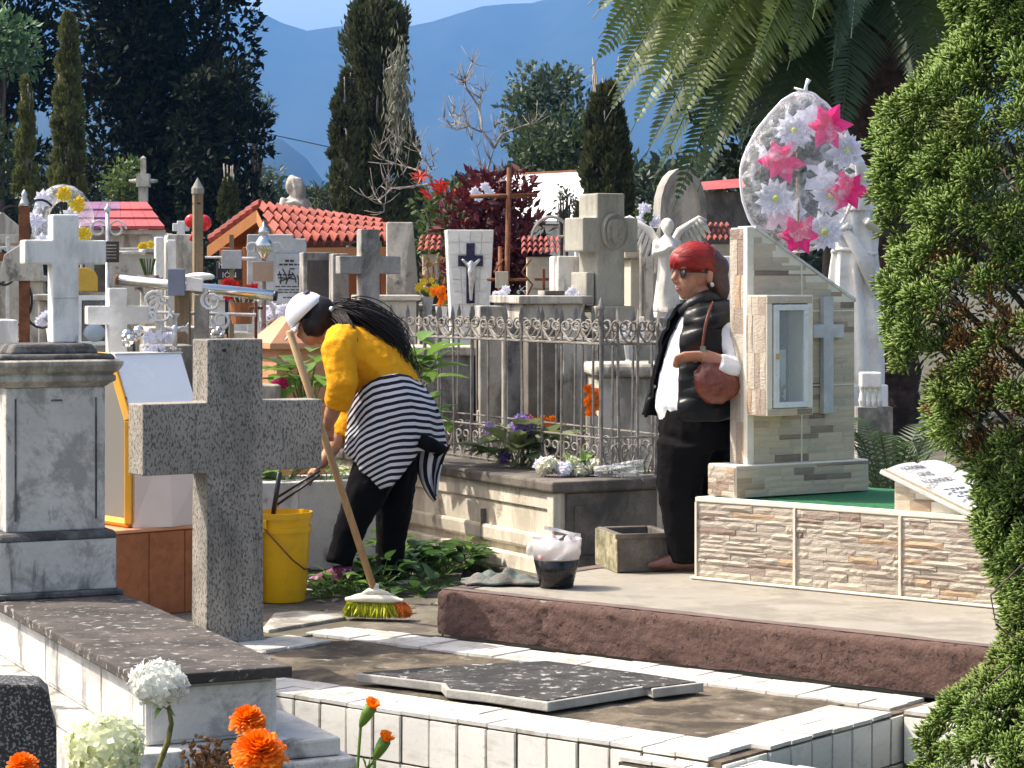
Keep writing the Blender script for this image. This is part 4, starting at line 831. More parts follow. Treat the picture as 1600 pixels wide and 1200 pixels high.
# small fern palm by the stele
FP = thing('fern_palm', 'dark green fern like palm growing behind the stele below the palm trunk', 'plant', W(1395, 745, 11.6))
FP.location.z = 0
for k in range(11):
    a = k * 2 * math.pi / 11 + .3; tip = Vector((.42 * math.cos(a), .42 * math.sin(a), .42 + .3 * random.random())); b = MB(); p0 = Vector((0, 0, .05)); p1 = Vector((tip.x * .4, tip.y * .4, .95))
    B = lambda t: p0 * (1 - t) ** 2 + p1 * 2 * t * (1 - t) + tip * t * t
    b.tube([B(i / 8) for i in range(9)], [.006 - .005 * i / 8 for i in range(9)], 4)
    for i in range(30):
        t = .15 + .85 * i / 29; p = B(t); d = (B(min(1, t + .02)) - B(t - .02)).normalized(); s = d.cross(Vector((0, 0, 1))).normalized()
        for sg in (-1, 1): q = (s * sg + d * .6).normalized(); ws = d * .007; e = p + q * .13 * math.sin(math.pi * min(1, t + .1)) + Vector((0, 0, -.02)); b.add([p - ws, p + ws, e], [(0, 1, 2)])
    b.build('frond', lf_palm2, FP)

# ================================================================ thuja bush at the right
BYc = 7.05; BX = (1690 - 800) * BYc / F
TB = thing('thuja_bush', 'big bright green thuja bush with browned patches at the right edge', 'bush', (BX, BYc, -.39))
edge = [(-120, 1440), (0, 1462), (40, 1490), (80, 1478), (130, 1425), (170, 1385), (200, 1352), (250, 1352), (300, 1368), (350, 1375), (400, 1378), (450, 1372), (500, 1366), (550, 1390), (600, 1404), (650, 1428), (700, 1462), (740, 1512), (780, 1530), (840, 1530), (900, 1556), (960, 1570), (1020, 1565), (1060, 1545), (1090, 1500), (1130, 1455), (1200, 1425), (1280, 1420)]
ey = np.array([e[0] for e in edge]); ex = np.array([e[1] for e in edge]); rng = np.random.default_rng(77)
def fingers(cents, outs, per, m, name, ln=(.014, .034), rad=.0042, spray=.062):
    P, D, Ls = [], [], []
    for c, o in zip(cents, outs):
        n = int(per * rng.uniform(.6, 1.3)); d = nrm(rng.normal(size=(n, 3)) * .62 + o + np.array([0, 0, .25])); P.append(c + d * spray * rng.uniform(.15, 1.0, (n, 1)) ** .7); D.append(nrm(d + rng.normal(size=(n, 3)) * .28)); Ls.append(rng.uniform(*ln, n))
    P = np.vstack(P); D = np.vstack(D); Ls = np.concatenate(Ls)[:, None]; n = len(P); a = rng.normal(size=(n, 3)); s = nrm(np.cross(D, a)); u = np.cross(s, D); v = np.empty((n, 5, 3))
    v[:, 0] = P - D * Ls * .3
    for k in range(3):
        t = 2 * math.pi * k / 3; v[:, 1 + k] = P + D * Ls * .55 + (s * math.cos(t) + u * math.sin(t)) * rad
    v[:, 4] = P + D * Ls; i = np.arange(n)[:, None] * 5; F_ = []
    for k in range(3): F_.append(np.hstack([i, i + 1 + (k + 1) % 3, i + 1 + k])); F_.append(np.hstack([i + 4, i + 1 + k, i + 1 + (k + 1) % 3]))
    me = np_mesh(name, v.reshape(-1, 3), np.concatenate(F_)); return link(name, me, m, TB, smooth=True)
C, O, Cd, Od, Ci, Oi = [], [], [], [], [], []
for k in range(2600):
    py = rng.uniform(-120, 1280); r = (1690 - np.interp(py, ey, ex)) * BYc / F - .04; a = rng.uniform(0, 2 * math.pi)
    if math.sin(a) > .35 and rng.random() < .6: continue
    lump = 1 + .10 * math.sin(a * 5 + py * .021) + .06 * math.sin(a * 11 - py * .05); rr = r * min(1.0, lump) * rng.uniform(.86, 1.0); z = ZP(py, BYc) + .39
    c = np.array([rr * math.cos(a), rr * math.sin(a), z]); o = np.array([math.cos(a), math.sin(a), .35]); px = 800 + F * (BX + c[0]) / (BYc + c[1])
    dead = (400 < py < 720 and px > 1440 and math.sin(px * .045 + py * .03) + math.sin(py * .06 - px * .02) > -.3) or (py < 640 and py > 480 and px > 1500)
    gap = math.sin(px * .031 + 1.0) * math.sin(py * .024 + a * 2) > .62
    if gap and rng.random() < .7: continue
    if dead and rng.random() < .72: Cd.append(c * np.array([.88, .88, 1])); Od.append(o)
    else: C.append(c); O.append(o)
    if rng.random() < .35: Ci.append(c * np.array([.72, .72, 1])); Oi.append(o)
lf_thuja = leafm('thuja_leaf', (.14, .23, .04), (.28, .40, .10), .35, .5, c3=(.17, .19, .045), c3_amt=.6, c3_scale=4)
fingers(C, O, 105, lf_thuja, 'foliage')
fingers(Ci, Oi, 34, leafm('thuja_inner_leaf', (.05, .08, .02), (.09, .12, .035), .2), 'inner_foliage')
fingers(Cd, Od, 36, leafm('thuja_dead_leaf', (.16, .075, .025), (.30, .17, .05), .15, .7), 'dry_foliage')
b = MB(); b.tube([(0, 0, 0), (.02, 0, 1.2), (0, 0, 2.4)], [.09, .07, .03], 8)
for k in range(70):
    a = random.uniform(0, 6.28); z = random.uniform(.1, 2.3); r = (1690 - float(np.interp(HZ + (ZC - z + .39) * F / BYc, ey, ex))) * BYc / F * .85
    b.tube([(0, 0, z * .8), (r * .5 * math.cos(a), r * .5 * math.sin(a), z * .92), (r * math.cos(a), r * math.sin(a), z + .05)], [.018, .010, .003], 5)
b.build('branches', m_bark, TB, smooth=True)
for (x0, y0, x1, y1, x2, y2) in ((1600, 880, 1548, 930, 1556, 975), (1556, 975, 1572, 990, 1600, 1000), (1580, 1040, 1530, 1085, 1495, 1125)):
    b = MB(); q = [W(x, y, 6.6) - Vector((BX, BYc, -.39)) for x, y in ((x0, y0), (x1, y1), (x2, y2))]; b.tube([q[0], q[0].lerp(q[1], .6), q[1], q[1].lerp(q[2], .5), q[2]], [.004, .003, .0025, .002, .001], 5); b.build('dry_twig', m_bark, TB)
# ================================================================ graves behind, left to right
def blob(name, m, parts, vox=.012, parent=None, smooth_it=4):
    """parts: ('t', pts, radii) tubes, ('e', centre, radii[, matrix]) ellipsoids, fused into one continuous surface"""
    b = MB()
    for p in parts:
        if p[0] == 't': b.tube(p[1], p[2], 12, up=p[3] if len(p) > 3 else None)
        elif p[0] == 'e': b.ell(p[1], p[2], 14, 10, p[3] if len(p) > 3 else None)
        elif p[0] == 'g': b.grid(*p[1:])
    o = b.build(name, m, parent, fix=False)
    r = o.modifiers.new('fuse', 'REMESH'); r.mode = 'VOXEL'; r.voxel_size = vox; r.use_smooth_shade = True
    if smooth_it: q = o.modifiers.new('smooth', 'SMOOTH'); q.factor = .5; q.iterations = smooth_it
    return o
def slab(name, label, cat, px0, px1, py0, py1, Y, phi, m, d=.12, poly=None, bevel=.008, part='body', group=None, base=True):
    """upright block whose front shows px0..px1 wide, py0 top, py1 bottom (or the ground)"""
    wv = M(px1 - px0, Y) / math.cos(R(phi)); h = ZP(py0, Y) - (0 if py1 is None else ZP(py1, Y)); z0 = 0 if py1 is None else ZP(py1, Y)
    t = thing(name, label, cat, ((px0 - 800) * Y / F, Y, z0), phi, group); b = MB()
    if poly is None: b.box(0, wv, 0, d, 0, h)
    else: b.prism([(x * wv, z * h) for x, z in poly], 0, d)
    b.build(part, m, t, bevel=bevel); t['w'] = wv; t['h'] = h
    if base and py1 is None: b = MB(); b.box(-.06, wv + .06, -.06, d + .06, -.02, .08); b.build('plinth', m, t, bevel=.01)
    return t
def lines(t, m, x0, x1, zs, y=-.004, hgt=.012, rag=.3):        # rows of illegible engraved words
    for z in zs:
        x = x0 + random.uniform(0, rag) * (x1 - x0) * .5
        while x < x1 - .01:
            l_ = random.uniform(.02, .06); b = MB(); b.box(x, min(x1, x + l_), y, y + .004, z, z + hgt * random.uniform(.8, 1.1)); b.build('engraved_word', m, t); x += l_ + .012
def rod(b, p, q, r, n=8): b.tube([p, q], r, n)
def curl(b, c, r, a0, turns, w_=.006, n=16): b.tube([(c[0] + r * (1 - .6 * i / n) * math.cos(a0 + turns * 6.283 * i / n), c[1], c[2] + r * (1 - .6 * i / n) * math.sin(a0 + turns * 6.283 * i / n)) for i in range(n + 1)], w_, 5)

# --- far left
t = slab('headstone', 'pale gabled headstone cut by the left edge of the picture', 'headstone', -40, 40, 330, None, 13.5, 22, m_conc_light, .2, [(0, 0), (1, 0), (1, .93), (.5, 1), (0, .93)])
b = MB(); b.box(-.02, t['w'] + .02, -.02, .22, t['h'] * .9, t['h'] * .93); b.build('moulding', m_conc_light, t, bevel=.006)
t = slab('stone_block', 'plain white painted stone block at the left edge beside the pedestal', 'tomb', -30, 24, 500, None, 10.6, 20, m_whitepaint, .3)
c = W(38, 530, 12.2); t = thing('rusty_cross', 'tall rusty iron cross with thin curled brackets at the left edge', 'cross', (c.x, c.y, 0), 10)
zb = c.z; b = MB(); b.box(-.028, .028, -.02, .02, 0, ZP(322, 12.2)); b.build('stem', m_rust, t, bevel=.004)
b = MB(); b.box(-.30, .0, -.018, .018, ZP(408, 12.2), ZP(396, 12.2)); b.box(.0, .22, -.018, .018, ZP(408, 12.2), ZP(396, 12.2)); b.build('arm', m_rust, t, bevel=.004)
b = MB(); zt = ZP(322, 12.2); b.lathe([(.03, zt), (.022, zt + .02), (.012, zt + .05), (.016, zt + .06), (.002, zt + .085)], 10); b.build('finial', m_ironwhite, t, smooth=True)
for k, (x, z, r, s_) in enumerate(((-.05, 470, .09, 1), (.09, 470, .10, -1), (-.06, 360, .09, 1), (.08, 350, .09, -1), (-.1, 420, .06, 1))):
    b = MB(); b.tube([(x + s_ * r * math.cos(a), -.01, ZP(z, 12.2) + r * 1.4 * math.sin(a)) for a in [i * .3 - 2.2 for i in range(16)]], .007, 5); b.build('bracket', m_black, t)
b = MB(); b.prism([(-.13, ZP(440, 12.2)), (.1, ZP(438, 12.2)), (.09, ZP(392, 12.2)), (-.02, ZP(382, 12.2)), (-.1, ZP(398, 12.2))], -.04, -.022); b.build('plaque', m_conc_light, t, bevel=.004)
# wreath with yellow flowers
t = thing('plastic_wreath', 'clear plastic wreath with yellow and white flowers behind the white cross', 'wreath', W(98, 395, 13.4), 0)
b = MB(); b.tube([(.13 * math.cos(a), 0, .17 + .17 * math.sin(a)) for a in [i * 6.283 / 20 for i in range(21)]], .05, 8); b.build('wrap', m_film, t, smooth=True)
def bloom(parent, m, c, r, npet=8, name='flower', tilt=0.3, rng=random, layers=2):
    b = MB()
    for l_ in range(layers):
        for k in range(npet):
            a = 6.283 * (k + .5 * l_) / npet + rng.uniform(-.15, .15); rr = r * (1 - .22 * l_) * rng.uniform(.85, 1.1); d = Vector((math.cos(a), 0, math.sin(a))); s_ = Vector((-d.z, 0, d.x)); o_ = Vector(c) + Vector((0, -.006 * l_, 0))
            b.add([o_, o_ + d * rr * .6 + s_ * rr * .28 + Vector((0, -rr * tilt, 0)), o_ + d * rr + Vector((0, -rr * tilt * .6, 0)), o_ + d * rr * .6 - s_ * rr * .28 + Vector((0, -rr * tilt, 0))], [(0, 1, 2, 3)])
    return b.build(name, m, parent)
m_yel = leafm('yellow_petal', (.75, .55, .03), (.8, .62, .06), .3); m_redf = leafm('red_petal', (.55, .015, .02), (.6, .03, .03), .3); m_org = leafm('orange_petal', (.80, .17, .005), (.88, .25, .01), .3)
for x, z in ((.02, .33), (.1, .27), (.13, .1), (.05, .02)): bloom(t, m_yel, (x, -.06, z), .055)
for x, z in ((-.1, .3), (-.14, .18), (-.1, .06), (.0, .02), (.06, .2)): bloom(t, m_wht, (x, -.055, z), .06)
# --- mausoleum with purple and red roof
Y = 22; t = thing('small_mausoleum', 'small white mausoleum with faded purple and red metal roof', 'mausoleum', W(115, 0, Y).xy.to_3d(), 0)
x1 = M(112, Y); xr = M(147, Y); zr, ze = ZP(314, Y), ZP(358, Y)
b = MB(); b.box(.05, x1 + .1, .05, 1.1, 0, ze - .02); b.build('wall', m_whitepaint, t, bevel=.01)
m_purple = stone('purple_roof_paint', (.24, .11, .20), .2, 3, .6, bump=.1); m_redroof = stone('red_roof_paint', (.42, .08, .08), .2, 3, .6, bump=.1)
cols = 7
for i in range(cols):
    for j in range(3):
        u0, u1, v0, v1 = i / cols, (i + 1) / cols, j / 3, (j + 1) / 3 + .02
        def rp(u, v): return (u * M(100, Y) * (1 - v) + v * (-.05 + u * (xr + .05)), .55 - .75 * v, zr + (ze - zr) * v)
        a, bb_, c_, d_ = rp(u0, v1), rp(u1 - .004, v1), rp(u1 - .004, v0), rp(u0, v0); dz = Vector((0, 0, .022 - .012 * 0))
        b = MB(); vs = [Vector(a), Vector(bb_), Vector(c_), Vector(d_)]; b.add([tuple(v) for v in vs] + [tuple(v + Vector((0, 0, .03 if k < 2 else .012))) for k, v in enumerate(vs)], [(3, 2, 1, 0), (4, 5, 6, 7), (0, 1, 5, 4), (1, 2, 6, 5), (2, 3, 7, 6), (3, 0, 4, 7)]); b.build('roof_panel', m_redroof if i / cols + j * .08 > .5 else m_purple, t)
b = MB(); b.box(-.05, xr, -.18, -.12, ze - .05, ze - .01); b.build('eave', m_conc_light, t)
for x in (.35, .62): b = MB(); b.box(x, x + .12, -.05, .05, 0, ze - .05); b.build('column', m_whitepaint, t, bevel=.01)
b = MB(); b.box(.08, .3, .02, .049, .3, ze - .1); b.build('door', m_conc_dark, t)
# pole with dark plaque
c = W(168, 450, 12.6); t = thing('plaque_pole', 'thin silver pole with a dark metal plaque right of the white cross', 'grave marker', (c.x, c.y, 0))
b = MB(); rod(b, (0, 0, 0), (0, 0, ZP(332, 12.6)), .011); b.lathe([(.012, ZP(332, 12.6)), (.02, ZP(326, 12.6)), (.006, ZP(322, 12.6)), (.002, ZP(318, 12.6))], 8); b.build('pole', m_ironwhite, t, smooth=True)
b = MB(); b.box(-.035, .065, -.03, -.014, ZP(410, 12.6), ZP(377, 12.6)); pq = b.build('plaque', plain('bronze_plaque', (.06, .045, .035), .5, .4), t, bevel=.003)
for k in range(5): b = MB(); b.box(.0, .052, -.033, -.0305, ZP(404 - 5 * k, 12.6), ZP(402.5 - 5 * k, 12.6)); b.build('engraved_word', m_conc_light, pq)
b = MB(); rod(b, (.0, 0, ZP(396, 12.6)), (.17, 0, ZP(394, 12.6)), .010); rod(b, (.17, 0, ZP(394, 12.6)), (.2, 0, ZP(394, 12.6)), .016); b.build('arm', m_ironwhite, t, smooth=True)
for s_ in (-1, 1): b = MB(); curl(b, (s_ * .05, 0, ZP(358, 12.6)), .05, 0, 1.2); b.build('curl', m_ironwhite, t)
# small white stone cross and little things before it
c = W(185, 548, 10.9); t = thing('small_white_cross', 'small thick white marble cross left of the flat white tomb roof', 'cross', (c.x, c.y, .85), 22)
h = ZP(450, 10.9) - .85; cross_mesh(.085, .07, h, ZP(507, 10.9) - .85, ZP(478, 10.9) - .85, .1, .1).build('cross_body', m_marble, t, bevel=.006)
b = MB(); b.box(-.16, .16, -.06, .2, -.85, 0); b.build('pedestal', m_conc_light, t, bevel=.01)
# yellow niche and framed window
t = slab('window_niche', 'white framed grave niche with dark glass behind the small white cross', 'niche', 120, 168, 462, 540, 12.9, 12, m_conc_light, .2)
w_, h = t['w'], t['h']; b = MB(); b.box(.03, w_ - .02, -.012, -.002, .03, h - .03); b.build('pane', plain('dark_glass', (.05, .065, .075), .08, spec=.8), t); b = MB()
for q in ((0, w_, 0, .025), (0, w_, h - .025, h), (0, .025, .025, h - .025), (w_ - .02, w_, .025, h - .025)): b.box(q[0], q[1], -.02, -.001, q[2], q[3])
b.build('frame', m_alu, t)
b = MB(); b.ell((w_ * .55, -.02, .07), (.06, .02, .05)); b.build('niche_flowers', plain('pale_blue_cloth', (.35, .42, .5), .7), t, smooth=True)
b = MB(); b.box(-.02, w_ + .02, -.03, .2, -1.2, -.002); b.build('base', m_conc_light, t)
t = slab('yellow_niche', 'rounded yellow painted niche box above the white framed niche', 'niche', 122, 152, 418, 456, 13.3, 10, plain('yellow_paint', (.52, .33, .04), .6), .14, [(0, 0), (1, 0), (1, .6), (.85, .85), (.5, 1), (0, 1)])
b = MB(); b.box(-.02, t['w'] + .06, .0, .16, -1.5, -.002); b.build('post', m_conc_light, t)
# --- upright stones behind the steel cross
t = slab('headstone', 'grey upright stone slab with rounded shoulder below the wooden pole', 'headstone', 258, 308, 366, None, 15, 14, m_conc_light, .22, [(0, 0), (1, 0), (1, .97), (.9, 1), (.1, 1), (0, .97)])
t = slab('headstone', 'narrow pale stone pillar pair left of the grey upright slab', 'headstone', 243, 256, 370, None, 14.6, 14, m_whitepaint, .1)
b = MB(); b.box(t['w'] + .02, t['w'] * 2 + .02, .01, .11, 0, t['h'] * .99); b.build('pillar', m_whitepaint, t, bevel=.006)
t = slab('stone_tomb', 'grey stone tomb block behind the crossed steel pipe', 'tomb', 232, 330, 512, None, 12.6, 18, m_conc_light, .5)
t = slab('stone_tomb', 'long low pale tomb behind the terrazzo cross', 'tomb', 210, 400, 520, None, 14.5, 8, m_conc_light, .5)
# wooden pole with cap
c = W(309, 430, 13.2); t = thing('wooden_pole', 'square wooden pole with a pointed metal cap', 'pole', (c.x, c.y, 0), 20); zt = ZP(300, 13.2)
b = MB(); b.box(-.026, .026, -.026, .026, 0, zt); b.build('post', m_wood, t, bevel=.004); b = MB(); b.lathe([(.036, zt - .01), (.036, zt + .02), (.026, zt + .035), (.002, zt + .08)], 10); b.build('cap', m_concrete, t, smooth=False)
b = MB(); b.lathe([(.03, zt - .07), (.03, zt - .06)], 8); b.build('band', m_black, t)
t = thing('red_ribbon', 'shiny red ribbon bow behind the wooden pole', 'ribbon', W(306, 366, 14.5)); b = MB()
b.ell((-.02, 0, .08), (.05, .03, .045)); b.ell((.05, .01, .07), (.045, .03, .05)); b.tube([(0, 0, .03), (-.03, -.01, -.04)], [.02, .012], 6); b.build('bow', plain('red_foil', (.6, .02, .02), .2, .2), t, smooth=True)
b = MB(); b.tube([(0, .01, .03), (.02, .02, -1.7)], .01, 6); b.build('stick', m_wood, t)
# --- steel pipe cross lying across
Y = 11.6; t = thing('steel_cross', 'big stainless steel pipe cross tilted behind the terrazzo cross', 'cross', (0, 0, 0)); a0, a1 = W(186, 437, Y), W(428, 462, Y)
b = MB(); rod(b, a0, a1, M(8.5, Y), 16); b.build('arm', m_chrome, t, smooth=True)
for p, d in ((a1, 1), (a0, -1)):
    b = MB(); q = p + (a1 - a0).normalized() * .05 * d; b.tube([p, p + (q - p) * .3, p + (q - p) * .34], [M(8.6, Y), M(8.2, Y), M(6, Y)], 14); b.build('end_cap', m_black if d > 0 else m_rust, t, smooth=True)
c = W(285, 450, Y); b = MB(); b.box(c.x - .045, c.x + .03, Y + .03, Y + .09, 0, ZP(455, Y)); b.build('post', m_wood, t, bevel=.005)
c2 = W(308, 450, Y); b = MB(); b.box(c2.x - .02, c2.x + .05, Y + .035, Y + .08, 0, ZP(460, Y)); b.build('post', m_concrete, t, bevel=.005)
b = MB(); b.box(W(265, 0, Y).x, W(292, 0, Y).x, Y - .07, Y - .045, ZP(462, Y), ZP(420, Y)); b.build('blue_plaque', plain('blue_grey_plate', (.17, .19, .25), .4, .3), t, bevel=.004)
b = MB(); b.prism([(W(293, 0, Y).x, ZP(452, Y)), (W(318, 0, Y).x, ZP(456, Y)), (W(320, 0, Y).x, ZP(436, Y)), (W(293, 0, Y).x, ZP(432, Y))], Y - .06, Y - .04); b.build('white_plaque', m_marble, t, bevel=.004)
b = MB(); b.ell(tuple(W(312, 432, Y + .06)), (.075, .05, .02), 14, 8); b.build('saddle_cap', m_whitepaint, t, smooth=True)
for k, (px, py, r) in enumerate(((240, 470, .05), (252, 485, .07), (330, 470, .05), (345, 500, .05), (235, 495, .03))):
    b = MB(); curl(b, tuple(W(px, py, Y - .05)), r, k, 1.4, .009); b.build('scroll', m_ironwhite, t)
for px in (243, 262): b = MB(); p = W(px, 0, Y + .15); b.box(p.x, p.x + .035, Y + .15, Y + .2, 0, ZP(442, Y)); b.build('rail_post', m_ironwhite, t)
b = MB(); rod(b, W(240, 488, Y + .1), W(400, 492, Y + .1), .008); b.build('rail', m_ironwhite, t)
# silver crucifix with flared ends
Y = 10.9; c = W(273, 545, Y); t = thing('silver_crucifix', 'small silver crucifix on a dark post above the white tomb roof', 'crucifix', (c.x, c.y, 0), 8)
b = MB(); b.box(-.03, .03, .0, .05, 0, ZP(545, Y)); b.build('post', m_concrete, t)
z0, z1, zm = ZP(548, Y), ZP(490, Y), ZP(514, Y)
b = MB(); b.prism([(-.012, z0), (.012, z0), (.012, zm - .012), (.05, zm - .014), (.062, zm - .03), (.062, zm + .03), (.05, zm + .014), (.012, zm + .012), (.012, z1 - .015), (.026, z1), (-.026, z1), (-.012, z1 - .015), (-.012, zm + .012), (-.05, zm + .014), (-.062, zm + .03), (-.062, zm - .03), (-.05, zm - .014), (-.012, zm - .012)], -.03, -.012); b.build('cross_body', m_chrome, t, bevel=.003)
blob('christ_figure', m_ironwhite, [('t', [(-.045, -.036, zm + .012), (0, -.036, zm - .004), (.045, -.036, zm + .012)], [.006, .009, .006]), ('t', [(0, -.036, zm + .018), (0, -.038, zm - .04), (0, -.036, z0 + .02)], [.009, .012, .006])], .004, t, 1)
for nm, px, py, lab in (('foil_vase', 208, 520, 'shiny crumpled foil ornament on the small white cross'), ('foil_vase', 342, 521, 'round silver foil ornament above the terrazzo cross')):
    t = thing(nm, lab, 'ornament', W(px, py + 22, 10.75)); b = MB()
    for k in range(9): b.ell((random.uniform(-.035, .035), random.uniform(-.03, .02), .05 + random.uniform(-.03, .035)), random.uniform(.012, .026), 7, 5)
    b.build('foil', m_chrome, t); b = MB(); b.tube([(0, .01, .03), (0.01, .02, -.2)], .007, 6); b.build('stick', m_black, t)
t = slab('stone_tomb', 'grey weathered stone tomb block under the silver crucifix', 'tomb', 228, 300, 540, None, 11.2, 15, m_concrete, .3)
# --- orange tiled-roof mausoleum
Y = 19.0; PHm = -14; c = W(400, 0, Y)
MZ = thing('tiled_mausoleum', 'orange brick mausoleum with red clay tile roof in the middle distance', 'mausoleum', (c.x, Y, 0), 0)
m_brick = stone('orange_brick_paint', (.40, .13, .05), .12, 5, .7, bump=.15); m_clay = stone('red_clay_tile', (.33, .07, .05), .15, 6, .75, dirt=(.16, .045, .034), dirt_amt=.7, dirt_scale=6, bump=.2, rnd=.32); m_woodor = stone('orange_wood', (.50, .21, .075), .12, 4, .6, bump=.1)
rg0, rg1 = Vector((0, .1, ZP(322, Y))), Vector((M(180, Y), .75, ZP(350, Y + .7)))        # ridge
e0, e1 = Vector((M(52, Y), -.75, ZP(384, Y - .6))), Vector((M(246, Y), -.25, ZP(382, Y)))  # near eave
g0 = Vector((-M(84, Y), .35, ZP(378, Y)))                                                 # far eave end at the gable
def pt(u, v): return (rg0.lerp(rg1, u)).lerp(e0.lerp(e1, u), v)
NU, NV = 15, 4
for i in range(NU):
    for j in range(NV):
        u0, u1, v0, v1 = i / NU, (i + 1) / NU, j / NV - .02, (j + 1) / NV; A, B_, C_, D_ = pt(u0, v0), pt(u1, v0), pt(u0, v1), pt(u1, v1); nrmv = (D_ - A).cross(C_ - B_).normalized(); nrmv = nrmv if nrmv.z > 0 else -nrmv
        rows = []
        for k in range(2):
            row = []
            for q in range(9):
                a = q / 8; base = (A.lerp(B_, a) if k == 0 else C_.lerp(D_, a)); hgt = .055 * math.sin(math.pi * min(1, a / .72)) if a < .72 else -.018 * math.sin(math.pi * (a - .72) / .28)
                row.append(base + nrmv * (hgt + (.0 if k == 0 else .03)))
            rows.append(row)
        b = MB(); b.grid(rows); b.grid([rows[1], [p - nrmv * .022 for p in rows[1]]]); b.build('roof_tile', m_clay, MZ, smooth=False)
for i in range(8):                                                    # far slope seen at the gable edge
    a0_, a1_ = rg0.lerp(g0, i / 8), rg0.lerp(g0, (i + 1) / 8 + .02); b = MB(); d = Vector((.12, -.05, 0)); b.tube([a0_ + d * .3 + Vector((0, 0, .02)), a1_ + d * .3 + Vector((0, 0, .035))], .045, 8); b.build('roof_tile', m_clay, MZ)
for (p, q) in ((rg0 + Vector((0, -.06, -.03)), e0 + Vector((-.04, 0, -.02))), (rg0 + Vector((0, -.06, -.03)), g0 + Vector((0, -.06, -.03)))):
    b = MB(); d = (q - p); b.add([p, q, q - Vector((0, 0, .10)), p - Vector((0, 0, .10)), p + Vector((0, .04, 0)), q + Vector((0, .04, 0)), q + Vector((0, .04, -.10)), p + Vector((0, .04, -.10))], [(0, 1, 2, 3), (7, 6, 5, 4), (0, 4, 5, 1), (3, 2, 6, 7), (1, 5, 6, 2), (0, 3, 7, 4)]); b.build('barge_board', m_woodor, MZ, fix=True)
b = MB(); b.add([rg0 - Vector((0, 0, .1)), e0 - Vector((0, 0, .08)), e0 + Vector((.2, .5, -.08)), rg1 - Vector((0, 0, .1)), g0 - Vector((0, 0, .06)), g0 + Vector((.9, .5, -.06))], [(0, 1, 2, 3), (0, 3, 5, 4)]); b.build('soffit', m_woodor, MZ)
b = MB(); b.box(-M(60, Y) , M(44, Y), .25, .6, 0, ZP(395, Y)); b.build('wall', m_brick, MZ, bevel=.01)
b = MB(); b.prism([(-M(20, Y), ZP(560, Y)), (M(42, Y), ZP(560, Y)), (M(42, Y), ZP(392, Y)), (M(5, Y), ZP(350, Y)), (-M(20, Y), ZP(378, Y))], .18, .24); b.build('gable_arch', m_brick, MZ)
b = MB(); b.box(M(46, Y), M(216, Y), .1, .9, 0, ZP(392, Y)); b.build('wall', m_brick, MZ, bevel=.01)
for x in (-M(58, Y), -M(22, Y), M(196, Y)): b = MB(); b.box(x, x + M(19, Y), -.08 if x > 0 else .05, .06 if x > 0 else .2, 0, ZP(386, Y)); b.build('pillar', m_brick, MZ, bevel=.006)
b = MB(); b.add([e0 + Vector((0, .01, -.02)), e1 + Vector((0, .01, -.02)), e1 + Vector((0, .01, -.09)), e0 + Vector((0, .01, -.09)), e0 + Vector((0, .06, -.02)), e1 + Vector((0, .06, -.02)), e1 + Vector((0, .06, -.09)), e0 + Vector((0, .06, -.09))], [(0, 1, 2, 3), (7, 6, 5, 4), (0, 4, 5, 1), (3, 2, 6, 7), (1, 5, 6, 2), (0, 3, 7, 4)]); b.build('eave_board', m_woodor, MZ, fix=True)
# bust on the skyline
Y = 21.5; c = W(460, 326, Y); t = thing('stone_bust', 'weathered stone bust with long hair on the skyline behind the tile roof', 'statue', c)
s_ = M(1, Y)
rb_ = random.Random(5); hb_ = [('t', [((-3 + 11 * math.cos(a_)) * s_, (2 + 9 * math.sin(a_)) * s_, 48 * s_), ((1 + 15 * math.cos(a_)) * s_, (1 + 11 * math.sin(a_)) * s_, 34 * s_), ((3 + 13 * math.cos(a_)) * s_, (1 + 10 * math.sin(a_)) * s_, 18 * s_)], [2.5 * s_, 3.2 * s_, 1.5 * s_]) for a_ in [i * .52 + .1 for i in range(12)] if not (2.3 < a_ < 4.3)] + [('e', (-11 * s_, -2 * s_, 40 * s_), (2.6 * s_, 2.5 * s_, 4 * s_)), ('t', [(-9 * s_, -3 * s_, 33 * s_), (-9 * s_, -5 * s_, 24 * s_)], [5 * s_, 2 * s_]), ('t', [(-20 * s_, -10 * s_, 6 * s_), (0, -15 * s_, 10 * s_), (20 * s_, -10 * s_, 2 * s_)], [3 * s_, 3 * s_, 3 * s_])]
blob('bust', m_conc_light, hb_ + [('e', (-4 * s_, 0, 42 * s_), (8 * s_, 9 * s_, 11 * s_)), ('e', (-9 * s_, -3 * s_, 36 * s_), (5 * s_, 5 * s_, 6 * s_)), ('e', (1 * s_, 2 * s_, 36 * s_), (9 * s_, 9 * s_, 15 * s_)), ('t', [(4 * s_, 0, 40 * s_), (8 * s_, -3 * s_, 26 * s_), (7 * s_, -5 * s_, 14 * s_)], [5 * s_, 5 * s_, 3 * s_]), ('t', [(0, 0, 26 * s_), (0, 0, 12 * s_)], [7 * s_, 9 * s_]), ('e', (2 * s_, 0, 6 * s_), (25 * s_, 14 * s_, 13 * s_)), ('t', [(-14 * s_, -6 * s_, 16 * s_), (-18 * s_, -8 * s_, -4 * s_)], [7 * s_, 8 * s_]), ('t', [(16 * s_, -6 * s_, 14 * s_), (22 * s_, -6 * s_, -4 * s_)], [7 * s_, 8 * s_])], .012, t, 1)
b = MB(); b.box(-.14, .14, -.1, .12, -1.95, -.01); b.build('column', m_conc_light, t)
